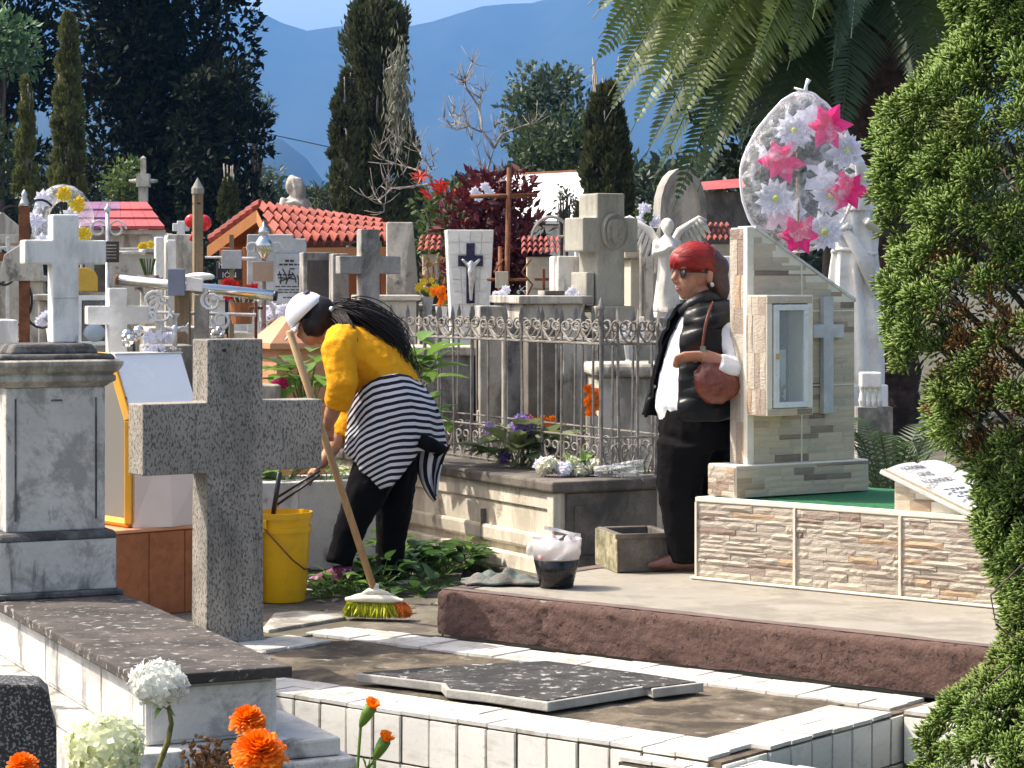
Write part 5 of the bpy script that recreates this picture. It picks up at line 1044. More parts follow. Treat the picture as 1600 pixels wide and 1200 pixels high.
# white stone column with winged top, utility pole and cable
Y = 28; c = W(224, 0, Y); t = thing('stone_column', 'tall white stone column with small side arms before the dark trees', 'monument', (c.x, Y, 0))
b = MB(); b.box(-.05, .05, -.05, .05, 0, ZP(290, Y)); b.box(-.075, .075, -.075, .075, ZP(292, Y), ZP(272, Y)); b.box(-.03, .03, -.03, .03, ZP(272, Y), ZP(250, Y)); b.lathe([(.03, ZP(250, Y)), (.035, ZP(247, Y)), (.002, ZP(243, Y))], 8); b.build('shaft', m_conc_light, t, bevel=.006)
for s_ in (-1, 1): b = MB(); b.tube([(s_ * .07, 0, ZP(283, Y)), (s_ * .17, 0, ZP(283, Y))], [.03, .018], 8); b.build('side_arm', m_conc_light, t)
Y = 60; c = W(402, 0, Y); t = thing('utility_pole', 'thin utility pole at the right end of the dark trees', 'pole', (c.x, Y, 0)); b = MB(); rod(b, (0, 0, 0), (0, 0, ZP(230, Y)), .04); b.build('post', m_conc_light, t)
for py in (238, 258): b = MB(); rod(b, (-.12, 0, ZP(py, Y)), (.2, 0, ZP(py, Y)), .025); b.build('crossarm', m_conc_light, t)
o = MB(); o.tube([W(418, 209, Y), W(470, 220, Y), W(525, 232, Y), W(640, 250, Y)], .012, 4); o = o.build('cable', m_black); prop(o, 'thin dark overhead cable running right from the dark trees', 'cable')
# --- grey marble headstone with lettering
Y = 14.6; t = slab('headstone', 'grey marble headstone with black lettering left of the bending woman', 'headstone', 386, 478, 366, None, Y, 6, m_greymarble, .14, [(0, 0), (1, 0), (1, .985), (.78, .985), (.78, 1), (0, 1)])
w_ = t['w']; b = MB(); b.box(M(44, Y), M(88, Y), -.016, -.001, ZP(475, Y), ZP(397, Y)); pl = b.build('text_plate', m_greymarble, t, bevel=.003)
for (x0, x1, py, hh) in ((59, 73, 406, 3.2), (50, 82, 412, 2.6), (66, 76, 419, 2), (47, 74, 428, 2.4), (44, 86, 447, 1.6), (48, 84, 452, 1.6), (47, 84, 456, 1.6), (56, 76, 464, 1.6)):
    x = x0
    while x < x1 - 2: l_ = random.uniform(4, 9); b = MB(); b.box(M(x, Y), M(min(x1, x + l_), Y), -.019, -.0165, ZP(py + hh, Y), ZP(py, Y)); b.build('engraved_word', m_blackpaint, pl); x += l_ + 1.6
b = MB()
for px, py, px2, py2 in ((50, 424, 52, 444), (55, 420, 62, 440), (66, 422, 60, 444), (70, 426, 76, 442), (78, 430, 80, 446), (48, 434, 74, 436), (50, 440, 70, 432)): b.tube([(M(px, Y), -.019, ZP(py, Y)), (M((px + px2) / 2 + 2, Y), -.019, ZP((py + py2) / 2, Y)), (M(px2, Y), -.019, ZP(py2, Y))], .004, 5)
b.build('engraved_ornament', m_blackpaint, pl)
b = MB(); b.box(M(20, Y), M(112, Y), -.28, .2, -.0, ZP(482, Y)); b.build('base', m_marble, t, bevel=.01)
# candle vase, plaques, poles
Y = 12.9; c = W(412, 470, Y); t = thing('candle_holder', 'silver ornate candle holder pole with a bronze plaque before the grey headstone', 'grave marker', (c.x, c.y, 0))
b = MB(); rod(b, (0, 0, 0), (0, 0, ZP(405, Y)), .013); b.build('pole', m_iron, t)
zz = lambda p: ZP(p, Y)
b = MB(); b.lathe([(.008, zz(408)), (.02, zz(402)), (.045, zz(390)), (.05, zz(380)), (.03, zz(372)), (.02, zz(368)), (.034, zz(364)), (.026, zz(358)), (.008, zz(354)), (.003, zz(346))], 14); b.build('urn', m_chrome, t, smooth=True)
for s_ in (-1, 1): b = MB(); curl(b, (s_ * .065, 0, zz(388)), .035, 0, 1.1, .006); b.build('handle', m_ironwhite, t); b = MB(); b.tube([(s_ * .02, 0, zz(468)), (s_ * .05, 0, zz(480)), (s_ * .06, 0, zz(498)), (s_ * .01, 0, zz(505))], .009, 6); b.build('foot_scroll', m_ironwhite, t)
b = MB(); b.box(-.06, .055, -.03, -.015, zz(440), zz(408)); b.build('plaque', plain('bronze', (.36, .27, .2), .5, .3), t, bevel=.003)
b = MB(); rod(b, (-.15, 0, zz(404)), (-.04, 0, zz(404)), .009); rod(b, (-.15, 0, zz(404)), (-.17, 0, zz(424)), .008); b.build('bracket', m_ironwhite, t)
c = W(362, 470, 12.4); Y = 12.4; t = thing('plaque_pole', 'wooden post with a blank white plaque below the roof gable', 'grave marker', (c.x, c.y, 0)); b = MB(); b.box(-.011, .011, -.01, .01, 0, ZP(367, Y)); b.build('post', m_wood, t)
b = MB(); b.box(-.05, .055, -.03, -.012, ZP(420, Y), ZP(391, Y)); b.build('plaque', m_greymarble, t, bevel=.003); b = MB(); rod(b, (-.14, 0, ZP(402, Y)), (-.05, 0, ZP(402, Y)), .006); b.build('arm', m_ironwhite, t)
t = slab('sign_board', 'black sign with white letters half hidden behind the plaque pole', 'sign', 338, 378, 408, 437, 13.6, 0, m_blackpaint, .02); text('lettering', 'N', .05, m_whitepaint, t, (.03, -.003, .065)); text('lettering', 'IÓN', .045, m_whitepaint, t, (.075, -.003, .012))
b = MB(); b.box(.05, .07, .0, .02, -1.3, 0); b.build('post', m_black, t)
t = slab('stone_tomb', 'low white marble tomb with stepped top right of the terrazzo cross top', 'tomb', 405, 505, 478, None, 13.8, 5, m_marble, .4)
for k in range(4): b = MB(); b.box(-.01 - .03 * k, t['w'] + .02 * k, -.03 - .03 * k, -.002, t['h'] - .1 - .09 * (k + 1), t['h'] - .1 - .09 * k); b.build('step', m_marble, t, bevel=.004)
t = thing('red_flower_pot', 'pot of red flowers on green stalks beside the steel pipe end', 'plant', W(378, 500, 12.2))
b = MB(); b.lathe([(.05, -.02), (.065, .09)], 12); b.build('pot', m_orange_tile, t)
for k in range(10): x = random.uniform(-.07, .07); b = MB(); b.tube([(x * .4, 0, .06), (x, -.01, .12 + random.uniform(0, .05))], .005, 5); b.build('stalk', lf_green, t)
for k in range(6): bloom(t, m_redf, (random.uniform(-.08, .08), -.03, random.uniform(.13, .2)), .04)
# --- grey slabs and concrete cross
Y = 14.0; t = slab('headstone', 'dark stained grey double slab headstone behind the white cap', 'headstone', 474, 522, 394, None, Y, 14, m_concrete, .16)
b = MB(); b.box(t['w'] * .12, t['w'] * .85, -.006, -.001, t['h'] * .35, t['h'] * .97); b.build('stain_panel', m_conc_dark, t)
t = slab('headstone', 'narrow grey concrete pillar left of the concrete cross', 'headstone', 520, 545, 396, None, Y - .2, 14, m_concrete, .14)
Y = 13.6; c = W(579, 0, Y); t = thing('concrete_cross', 'plain dark grey concrete cross above the bending woman', 'cross', (c.x, Y, 0), 18)
cross_mesh(M(30, Y), .11, ZP(358, Y), ZP(428, Y), ZP(400, Y), M(34, Y), M(34, Y)).build('cross_body', m_concrete, t, bevel=.006)
Y = 17; t = slab('headstone', 'tall pale grey slab with slanted right shoulder beside the tile roof', 'headstone', 604, 655, 347, None, Y, 4, m_conc_light, .15, [(0, 0), (.75, 0), (1, .72), (.8, 1), (0, 1)])
# --- white tiled stele with blue cross
Y = 16.2; zt, zb = ZP(359, Y), ZP(495, Y); wt, wb = M(74, Y), M(46, Y); c = W(735, 0, Y)
t = thing('tiled_stele', 'white tiled tapering stele with a dark blue cross and small Christ figure', 'stele', (c.x, Y, 0), 8)
b = MB(); b.prism([(-wb / 2, zb - .6), (wb / 2, zb - .6), (wt / 2, zt), (-wt / 2, zt)], .008, .16); b.build('body', m_whitetile_shiny, t, bevel=.004)
nr = 7
for j in range(nr):
    z0, z1 = zb + (zt - zb) * j / nr, zb + (zt - zb) * (j + 1) / nr; h0 = (wb + (wt - wb) * j / nr) / 2; h1 = (wb + (wt - wb) * (j + 1) / nr) / 2
    for i in range(4):
        xa = -1 + 2 * i / 4; xb = xa + .5; b = MB(); g = .003
        b.prism([(h0 * xa + g, z0 + g), (h0 * xb - g, z0 + g), (h1 * xb - g, z1 - g), (h1 * xa + g, z1 - g)], 0, .009); b.build('tile', m_tile, t)
m_navy = plain('navy_enamel', (.018, .015, .06), .3)
cross_mesh(M(13, Y), .012, ZP(380, Y) - ZP(474, Y), ZP(416, Y) - ZP(474, Y), ZP(399, Y) - ZP(474, Y), M(13, Y), M(13, Y)).build('blue_cross', m_navy, t, loc=(0, -.013, ZP(474, Y)))
blob('christ_figure', m_ironwhite, [('t', [(-M(14, Y), -.03, ZP(405, Y)), (-M(4, Y), -.04, ZP(415, Y)), (M(4, Y), -.04, ZP(415, Y)), (M(14, Y), -.03, ZP(405, Y))], [.01, .014, .014, .01]), ('t', [(0, -.04, ZP(411, Y)), (0, -.045, ZP(425, Y)), (.004, -.045, ZP(436, Y)), (0, -.035, ZP(452, Y)), (0, -.03, ZP(470, Y))], [.02, .026, .022, .016, .01]), ('e', (0, -.048, ZP(411, Y)), (.017, .016, .02))], .007, t, 1)
# --- rusty pipe cross
Y = 15.4; c = W(796, 0, Y); t = thing('rusty_cross', 'tall thin rusty pipe cross in front of the red shrub', 'cross', (c.x, Y, 0), 0)
b = MB(); rod(b, (-.05, 0, 0), (.0, 0, ZP(262, Y)), .017); b.build('stem', m_rust, t, smooth=True); b = MB(); rod(b, (-M(62, Y), 0, ZP(307, Y)), (M(44, Y), 0, ZP(305, Y)), .014); b.build('arm', m_rust, t, smooth=True)
b = MB(); rod(b, (-.07, .03, 0), (-.06, .03, ZP(385, Y)), .014); b.build('stem', m_rust, t, smooth=True); b = MB(); rod(b, (-M(35, Y), .02, ZP(437, Y)), (M(28, Y), .02, ZP(437, Y)), .010); b.build('arm', m_rust, t)
b = MB(); b.box(-M(22, Y), -M(2, Y), -.04, -.025, ZP(450, Y), ZP(424, Y)); b.build('plaque', m_beige, t, bevel=.003)
for x0 in (-.08, .1): b = MB(); b.tube([(x0, 0, ZP(470, Y)), (x0 + .05, 0, ZP(445, Y)), (x0 - .02, 0, ZP(425, Y)), (x0 + .04, 0, ZP(405, Y))], .008, 6); b.build('curl', m_rust, t)
for k, (px, py) in enumerate(((742, 300), (758, 292), (765, 302), (748, 308))):
    o = bloom(RSH, m_wht, (0, 0, 0), .05, name='white_bloom'); o.location = W(px, py, 19.6) - RSH.location
# --- white roof, small red roof, beige tombs
Y = 30; t = thing('white_building', 'long low building with a bright white sloping roof beyond the graves', 'building', W(760, 0, Y).xy.to_3d())
b = MB(); x1 = M(165, Y); b.add([(0, 0, ZP(345, Y)), (x1, 0, ZP(345, Y)), (x1, 1.6, ZP(268, Y + 1.6)), (0, 1.6, ZP(276, Y + 1.6)), (0, 0, ZP(350, Y)), (x1, 0, ZP(350, Y)), (x1, 1.6, ZP(273, Y)), (0, 1.6, ZP(281, Y))], [(0, 1, 2, 3), (7, 6, 5, 4), (0, 4, 5, 1), (1, 5, 6, 2), (2, 6, 7, 3), (3, 7, 4, 0)]); b.build('roof', plain('white_sheet_roof', (.82, .82, .82), .5), t)
b = MB(); b.box(.05, x1 - .05, .1, 1.5, 0, ZP(352, Y)); b.build('wall', m_whitepaint, t); b = MB(); b.add([(0, 1.6, ZP(276, Y + 1.6)), (x1, 1.6, ZP(268, Y + 1.6)), (x1, 1.65, ZP(264, Y + 1.6)), (0, 1.65, ZP(272, Y + 1.6))], [(0, 1, 2, 3)]); b.build('ridge_cap', m_rust, t)
def tiny_roof(label, px0, px1, py0, py1, pyb, Y, wallm):
    t = thing('small_mausoleum', label, 'mausoleum', W(px0, 0, Y).xy.to_3d()); w_ = M(px1 - px0, Y); n = max(4, int((px1 - px0) / 8))
    for i in range(n):
        for j in range(3):
            x0, x1 = w_ * i / n, w_ * (i + 1) / n; ya, yb = .5 - .5 * j / 3, .5 - .5 * (j + 1) / 3 - .02; za, zb_ = ZP(py0 + (py1 - py0) * j / 3, Y), ZP(py0 + (py1 - py0) * (j + 1) / 3, Y); b = MB()
            b.grid([[(x0 + (x1 - x0) * q / 6, ya, za + .03 * math.sin(math.pi * q / 6)) for q in range(7)], [(x0 + (x1 - x0) * q / 6, yb, zb_ + .015 + .03 * math.sin(math.pi * q / 6)) for q in range(7)]]); b.build('roof_tile', m_clay, t)
    b = MB(); b.box(.04, w_ - .04, .05, .6, 0, ZP(py1 + 1, Y)); b.build('wall', wallm, t, bevel=.01)
    b = MB(); b.box(w_ * .25, w_ * .75, .035, .049, ZP(pyb, Y), ZP(py1 + 12, Y)); b.build('stone_panel', m_ledge_flat, t); return t
tiny_roof('small beige tomb house with red tile roof right of the rusty cross', 815, 878, 372, 400, 450, 18.5, m_beige)
tiny_roof('bit of red tile roof left of the white tiled stele', 652, 690, 370, 396, 450, 20, m_beige)
tiny_roof('small dark tomb house with red tile roof right of the arched stele', 1106, 1150, 350, 380, 470, 17, m_beige)
Y = 21; t = thing('small_mausoleum', 'red sloped roof patch between the arched stele and the wreath', 'mausoleum', W(1098, 0, Y).xy.to_3d()); b = MB(); w_ = M(70, Y); b.add([(0, 0, ZP(297, Y)), (w_, 0, ZP(292, Y)), (w_, .6, ZP(274, Y)), (0, .6, ZP(280, Y))], [(0, 1, 2, 3)]); b.build('roof', m_redroof, t); b = MB(); b.box(.02, w_, .1, .6, 0, ZP(299, Y)); b.build('wall', m_conc_dark, t)
Y = 15.2; t = slab('headstone', 'stained whitish block headstone left of the big stone cross', 'headstone', 872, 905, 400, None, Y, 10, m_tombwhite, .3)
c = W(884, 0, Y + .1); t = thing('iron_cross', 'thin dark iron cross with arch above the stained whitish block', 'cross', (c.x, Y + .35, 0), 0); b = MB(); rod(b, (0, 0, 0), (0, 0, ZP(345, Y)), .01); rod(b, (-M(10, Y), 0, ZP(368, Y)), (M(14, Y), 0, ZP(368, Y)), .009); b.build('cross_body', m_concrete, t); b = MB(); b.tube([(-.09 + .13 * math.cos(a), 0, ZP(375, Y) + .16 * math.sin(a)) for a in [i * .25 for i in range(13)]], .012, 6); b.build('arch', m_concrete, t)
Y = 14.4; t = slab('table_tomb', 'flat pale tomb slab seen over the fence left of the stone cross', 'tomb', 818, 914, 475, None, Y, 12, m_conc_light, .8)
b = MB(); b.box(-.04, t['w'] + .04, -.05, .85, t['h'] + .001, t['h'] + .05); b.build('lid', m_conc_light, t, bevel=.008); b = MB(); b.box(.2, .33, .3, .5, t['h'] + .051, t['h'] + .08); b.build('book', m_concrete, t, bevel=.004)
t = slab('stone_block', 'row of grey stone blocks behind the fence spears', 'tomb', 750, 880, 478, None, 14.9, 5, m_concrete, .5)
# --- big stone cross with medallion
Y = 15.0; c = W(955, 0, Y); t = thing('stone_cross', 'massive weathered stone cross with carved round face medallion', 'cross', (c.x, Y, 0), 28)
mst = stone('cross_stone', (.36, .345, .295), .12, 5, .9, dirt=(.16, .15, .12), dirt_amt=.6, dirt_scale=4, streak=4, bump=.4)
cross_mesh(M(50, Y) , .24, ZP(302, Y), ZP(393, Y), ZP(340, Y), M(26, Y), M(24, Y)).build('cross_body', mst, t, bevel=.01)
b = MB(); b.box(-.14, .14, -.05, .29, 0, ZP(478, Y)); b.build('pedestal', mst, t, bevel=.012); b = MB(); b.box(-.17, -.11, .02, .22, ZP(478, Y), ZP(425, Y)); b.build('side_step', mst, t, bevel=.01)
zc_ = ZP(362, Y); r_ = M(26, Y)
b = MB(); b.lathe([(r_, 0), (r_ * 1.0, .02), (r_ * .9, .03), (r_ * .86, .02), (.001, .022)], 28, X=T(.02, 0, zc_) @ Matrix.Rotation(R(90), 4, 'X') @ Matrix.Diagonal((.92, 1.15, 1, 1))); b.build('medallion', mst, t, smooth=False)
blob('carved_face', mst, [('e', (.02, -.02, zc_ - .005), (.045, .022, .06)), ('e', (.02, -.04, zc_ - .01), (.010, .014, .02)), ('e', (.02, -.022, zc_ + .055), (.06, .02, .03)), ('e', (-.03, -.02, zc_), (.018, .02, .06)), ('e', (.07, -.02, zc_), (.018, .02, .06)), ('e', (.02, -.03, zc_ - .06), (.025, .016, .022))], .007, t, 1)
# --- arched stele and angel
Y = 17.2; arch = [(0, 0), (1, 0), (1, .86)] + [(.5 + .5 * math.cos(a), .86 + .14 * math.sin(a)) for a in [i * math.pi / 10 for i in range(1, 10)]] + [(0, .86)]
t = slab('arched_stele', 'tall grey stele with rounded top behind the angel', 'stele', 1030, 1104, 262, None, Y, 12, m_concrete, .18, arch)
w_, h = t['w'], t['h']; b = MB(); b.prism([(.04 + x * (w_ - .08), .1 + z * (h - .16)) for x, z in arch], -.006, -.001); b.build('recessed_panel', m_conc_light, t)
b = MB(); rows = [[(x * w_, y, z * h) for x, z in arch] for y in (-.03, -.002)]; rin = [[(.04 + x * (w_ - .08), y, .1 + z * (h - .16)) for x, z in arch] for y in (-.03, -.006)]
b.grid([rows[0], rows[1]], closed=True); b.grid([rin[1], rin[0]], closed=True); b.grid([rin[0], rows[0]], closed=True); b.build('raised_rim', m_concrete, t)
Y = 15.6; c = W(1042, 490, Y); t = thing('angel_statue', 'white stone angel with spread wings and joined hands on a pedestal', 'statue', (c.x, c.y, 0), 10); z0 = ZP(490, Y); s_ = (ZP(340, Y) - z0)
P_ = lambda x, y, z: (x * s_, y * s_, z0 + z * s_)
blob('angel_body', m_marble, [('t', [P_(0, 0, .02), P_(0, 0, .2), P_(0.01, -.01, .42), P_(.0, -.01, .6), P_(0, -.01, .72), P_(0, -.01, .8)], [.155 * s_, .13 * s_, .115 * s_, .095 * s_, .12 * s_, .06 * s_]), ('e', P_(0, -.03, .9), (.062 * s_, .07 * s_, .085 * s_)), ('e', P_(.005, .0, .92), (.075 * s_, .075 * s_, .08 * s_)), ('t', [P_(-.11, 0, .76), P_(-.15, -.06, .62), P_(-.04, -.14, .66), P_(0, -.15, .7)], [.042 * s_, .036 * s_, .028 * s_, .024 * s_]), ('t', [P_(.11, 0, .76), P_(.15, -.06, .62), P_(.04, -.14, .66), P_(0, -.15, .7)], [.042 * s_, .036 * s_, .028 * s_, .024 * s_]), ('e', P_(-.03, -.08, .03), (.05 * s_, .09 * s_, .03 * s_)), ('e', P_(.05, -.08, .03), (.05 * s_, .09 * s_, .03 * s_)), ('t', [P_(.06, -.09, .08), P_(.03, -.11, .3), P_(.05, -.1, .5)], [.02 * s_, .02 * s_, .015 * s_]), ('t', [P_(-.06, -.09, .06), P_(-.05, -.11, .3), P_(-.02, -.1, .5)], [.02 * s_, .02 * s_, .015 * s_])], .012, t, 2)
for sg, (dx, dz) in ((-1, (-.42, .26)), (1, (.46, .24))):
    W_ = MB()
    for k in range(9):
        f = k / 8; a_, e_ = Vector(P_(sg * (.06 + .30 * f), .10, .72 + .27 * f ** .7)), Vector(P_(sg * (.10 + .40 * f), .13, .42 + .42 * f ** .8)); W_.tube([a_, a_.lerp(e_, .5) + Vector((0, -.01, 0)), e_], [(.02 * s_, .012), (.035 * s_, .012), (.012 * s_, .006)], 6)
    W_.tube([P_(sg * .05, .08, .66), P_(sg * .16, .1, .86), P_(sg * .38, .12, 1.0), P_(sg * .46, .13, .98)], [.05 * s_, .045 * s_, .03 * s_, .01 * s_], 8); W_.build('wing', m_marble, t, smooth=True)
b = MB(); b.box(-.15, .17, -.15, .2, 0, z0 - .02); b.build('pedestal', m_concrete, t, bevel=.01); b = MB(); b.box(-.09, .12, -.12, .14, z0 - .02, z0 + .012); b.build('foot_slab', m_marble, t)
t = slab('stone_tomb', 'beige cornice wall tomb between the stone cross and the angel', 'tomb', 985, 1030, 395, None, 16.6, 8, m_beige, .4); b = MB(); b.box(-.05, t['w'] + .05, -.05, .42, t['h'] - .04, t['h'] + .03); b.build('cornice', m_beige, t, bevel=.01)
t = thing('flower_bunch', 'bunch of white flowers behind the stone cross right arm', 'flowers', W(1010, 345, 16.4)); 
for k in range(16): bloom(t, m_wht if k % 3 else lf_green, (random.uniform(-.09, .09), random.uniform(-.05, .05), random.uniform(-.1, .12)), .045)
b = MB(); b.lathe([(.05, -1.75), (.05, -.12), (.08, -.05)], 8); b.build('vase', m_concrete, t)
t = slab('white_shrine', 'white shrine with thin iron bars behind the standing woman', 'shrine', 1112, 1152, 400, None, 14.6, 5, m_whitepaint, .3)
for k in range(5): b = MB(); rod(b, (.02 + .03 * k, -.03, .6), (.02 + .03 * k, -.03, t['h'] * .8), .005); b.build('bar', m_black, t)
# --- white robed statue at right
Y = 13.0; c = W(1335, 600, Y); t = thing('robed_statue', 'white robed stone statue with belted folds right of the stele', 'statue', (c.x, Y, 0), 8); s_ = M(1, Y); zz = lambda p: ZP(p, Y)
rows = []
for k in range(26):
    f = k / 25; z = zz(600 - 290 * f); wd = np.interp(f, [0, .3, .62, .72, .8, .93, 1.0], [43, 42, 36, 33, 35, 30, 16]) * s_
    rows.append([(wd * math.cos(a) * (1 + (.13 * math.sin(a * 8 + f * 3) + .07 * math.sin(a * 15 - f * 4)) * (1 - .4 * f)), wd * .62 * math.sin(a) * (1 + .18 * math.sin(a * 8 + f * 3 + .6) * (1 - .4 * f)), z) for a in [i * 6.283 / 96 for i in range(96)]])
b = MB(); b.grid(rows, closed=True); b.build('robe', m_marble, t, smooth=True)
b = MB(); b.tube([(34 * s_ * math.cos(a), 34 * .64 * s_ * math.sin(a) , zz(393) + .012 * math.sin(a * 2)) for a in [i * 6.283 / 30 for i in range(31)]], .014, 6); b.build('belt', m_marble, t, smooth=True)
blob('upper_body', m_marble, [('t', [(-28 * s_, 0, zz(325)), (-32 * s_, -14 * s_, zz(365)), (-14 * s_, -26 * s_, zz(352))], [.04, .036, .026]), ('t', [(26 * s_, 0, zz(322)), (34 * s_, -10 * s_, zz(362)), (10 * s_, -28 * s_, zz(345))], [.045, .04, .026]), ('t', [(0, 0, zz(330)), (0, 0, zz(300)), (0, 0, zz(285))], [.09, .05, .035]), ('e', (0, -4 * s_, zz(262)), (.052, .06, .075)), ('e', (0, 4 * s_, zz(264)), (.068, .062, .09)), ('t', [(18 * s_, 2 * s_, zz(262)), (24 * s_, 2 * s_, zz(300)), (30 * s_, 0, zz(330))], [.03, .04, .05])], .011, t, 2)
b = MB(); b.box(-46 * s_, 46 * s_, -30 * s_, 30 * s_, 0, zz(600)); b.build('pedestal', m_whitepaint, t, bevel=.01)
for k in range(7): b = MB(); f = k / 6; b.tube([((-30 + 6 * f) * s_, -(16 + 3 * f) * s_, zz(345 + 18 * f)), ((-8 + 4 * f) * s_, -(27) * s_, zz(375 + 22 * f)), ((22 - 4 * f) * s_, -(22) * s_, zz(415 + 30 * f)), ((36 - 2 * f) * s_, -(8) * s_, zz(470 + 34 * f))], [.012, .020, .018, .010], 7); b.build('mantle_fold', m_marble, t, smooth=True)
t = slab('white_railing', 'white concrete balustrade low behind the stele right edge', 'railing', 1346, 1378, 582, 606, 12.2, 0, m_whitepaint, .1)
for k in range(4): b = MB(); b.lathe([(.012, -.10), (.018, -.07), (.01, -.02), (.014, 0)], 8, (.01 + .03 * k, .05)); b.build('baluster', m_whitepaint, t)
b = MB(); b.box(-.02, .16, -.01, .11, -.75, -.10); b.build('base', m_concrete, t)
t = slab('stone_tomb', 'whitewashed tomb wall glimpsed between stele and palm trunk', 'tomb', 1340, 1382, 545, None, 14.0, 0, m_whitepaint, .3)
# --- tombs behind the fence
t = slab('stone_tomb', 'plain grey plastered tomb behind the left half of the fence', 'tomb', 640, 735, 545, None, 15.2, 4, m_concrete, .6); b = MB(); b.box(-.03, t['w'] + .03, -.04, .62, t['h'] - .045, t['h'] + .012); b.build('lid', m_conc_light, t, bevel=.008); b = MB(); b.box(-.01, t['w'] + .01, -.014, -.002, t['h'] * .42, t['h'] * .44); b.build('joint', m_conc_dark, t)
t = thing('stepped_tomb', 'pale tomb with stacked stone ledges behind the middle of the fence', 'tomb', W(738, 0, 15.0).xy.to_3d(), 4)
for k in range(6): b = MB(); b.box(.01 * k, M(60, 15.0) - .008 * k, -.02 * (k % 2), .5, .10 + .145 * k, .10 + .145 * k + .09); b.build('ledge', m_conc_light, t, bevel=.01)
b = MB(); b.box(.03, M(52, 15), .05, .5, 0, 1.08); b.build('core', m_conc_dark, t)
t = slab('stone_pillar', 'dark stained square stone pillar behind the fence', 'pillar', 825, 872, 510, None, 13.9, 12, m_conc_dark, .2); t2 = slab('stone_pillar', 'grey stone pillar left of the dark stained pillar behind the fence', 'pillar', 792, 826, 506, None, 14.2, 10, m_concrete, .2)
t = slab('stone_tomb', 'light grey tomb base of the big stone cross behind the fence', 'tomb', 880, 935, 535, None, 14.3, 6, m_conc_light, .4)
Y = 13.4; t = slab('stone_tomb', 'beige tomb with rounded slab edge behind the fence near the standing woman', 'tomb', 935, 1075, 590, None, Y, 5, m_conc_light, .6); b = MB(); b.box(-.03, t['w'] + .03, -.05, .62, t['h'] + .001, t['h'] + .075); b.build('lid', m_conc_light, t, bevel=.03, seg=3); b = MB(); b.box(-.2, t['w'] + .03, -.12, .6, 0, t['h'] * .42); b.build('step', m_conc_light, t, bevel=.01)
t = slab('stone_tomb', 'mould streaked grey wall behind the fence beside the standing woman', 'tomb', 940, 1060, 535, None, 14.4, 5, m_concrete, .4)
t = thing('marigold_vase', 'bunch of orange marigolds in a vase behind the fence', 'flowers', W(925, 650, 12.9)); t.location.z = 0; zb = ZP(650, 12.9)
for k in range(16): bloom(t, m_org, (random.uniform(-.025, .03), random.uniform(-.03, .02), zb + random.uniform(0, .15)), .035)
b = MB(); b.lathe([(.04, 0), (.03, zb * .6), (.035, zb)], 10); b.build('vase', m_conc_light, t)
rng2 = np.random.default_rng(31); n = 9000; P = np.column_stack([rng2.uniform(-.75, .75, n), rng2.uniform(13.1, 14.1, n), np.zeros(n)]); P[:, 0] += P[:, 1] * (-60 / F) * 0
o = link('yellow_grass', leaf_mesh('yellow_grass', P, np.tile([0, 0, 1.0], (n, 1)) + rng2.normal(size=(n, 3)) * .35, rng2.uniform(.12, .34, n), .014, rng=rng2), leafm('dry_grass', (.22, .22, .06), (.42, .40, .16), .4)); prop(o, 'yellowish grass growing behind the iron fence', 'grass', kind='stuff')
MG = thing('marigold_clump', 'low clump of small orange marigolds behind the middle of the fence', 'flowers', W(846, 700, 13.05)); MG.location.z = 0
for k in range(5): o = bloom(MG, m_org, (0, 0, 0), .03, name='bloom'); o.location = W(828 + k * 9, 655 + (k % 2) * 4, 13.05) - MG.location; b = MB(); b.tube([o.location, (o.location.x * .6, 0, 0)], .004, 4); b.build('stalk', lf_green, MG)
# --- salmon tiled tomb with pyramid top behind the woman
Y = 12.6; c = W(470, 0, Y); t = thing('salmon_tomb', 'salmon tiled tomb pillar with sloping roof slab left of the woman', 'tomb', (c.x, Y, 0), 22)
h = ZP(545, Y); b = MB(); b.box(-.14, .14, -.02, .3, 0, h); b.build('body', m_terra_light, t, bevel=.004)
b = MB(); b.box(-.19, .19, -.07, .35, h, h + .03); b.add([(-.19, -.07, h + .031), (.19, -.07, h + .031), (.19, .35, h + .031), (-.19, .35, h + .031), (-.05, .05, h + .17), (.06, .05, h + .17), (.06, .22, h + .17), (-.05, .22, h + .17)], [(0, 1, 5, 4), (1, 2, 6, 5), (2, 3, 7, 6), (3, 0, 4, 7), (4, 5, 6, 7)]); b.build('roof_slab', m_terra_light, t, bevel=.004)
for z in (h * .45, h * .72): b = MB(); b.box(-.141, .141, -.0225, -.02, z, z + .006); b.build('tile_joint', m_cream, t)
# filler tombs right behind (white and grey boxes between the rows)
FIL = [(60, 120, 470, 14.5, m_conc_light, 'pale low tomb between the rusty cross and the niche'), (330, 400, 470, 15.6, m_whitepaint, 'white low tomb behind the plaque posts'), (560, 650, 470, 16.5, m_conc_light, 'pale low tomb behind the concrete cross'), (655, 720, 485, 17.2, m_concrete, 'grey low tomb behind the orange blooms'), (1085, 1160, 470, 15.6, m_conc_light, 'pale low tomb behind the standing woman'),
       (170, 250, 395, 19, m_conc_light, 'pale tall tomb under the purple roof eave'), (0, 60, 440, 16, m_conc_light, 'pale tomb at the left edge behind the rusty cross'), (860, 940, 440, 19, m_beige, 'beige tomb behind the big stone cross'), (1120, 1330, 520, 14.8, m_conc_light, 'pale long tomb behind the stele')]
for px0, px1, py, Y, mm, lab in FIL: t = slab('stone_tomb', lab, 'tomb', px0, px1, py, None, Y, 6, mm, .5); b = MB(); b.box(-.03, t['w'] + .03, -.04, .52, t['h'] + .001, t['h'] + .04); b.build('lid', mm, t, bevel=.008)
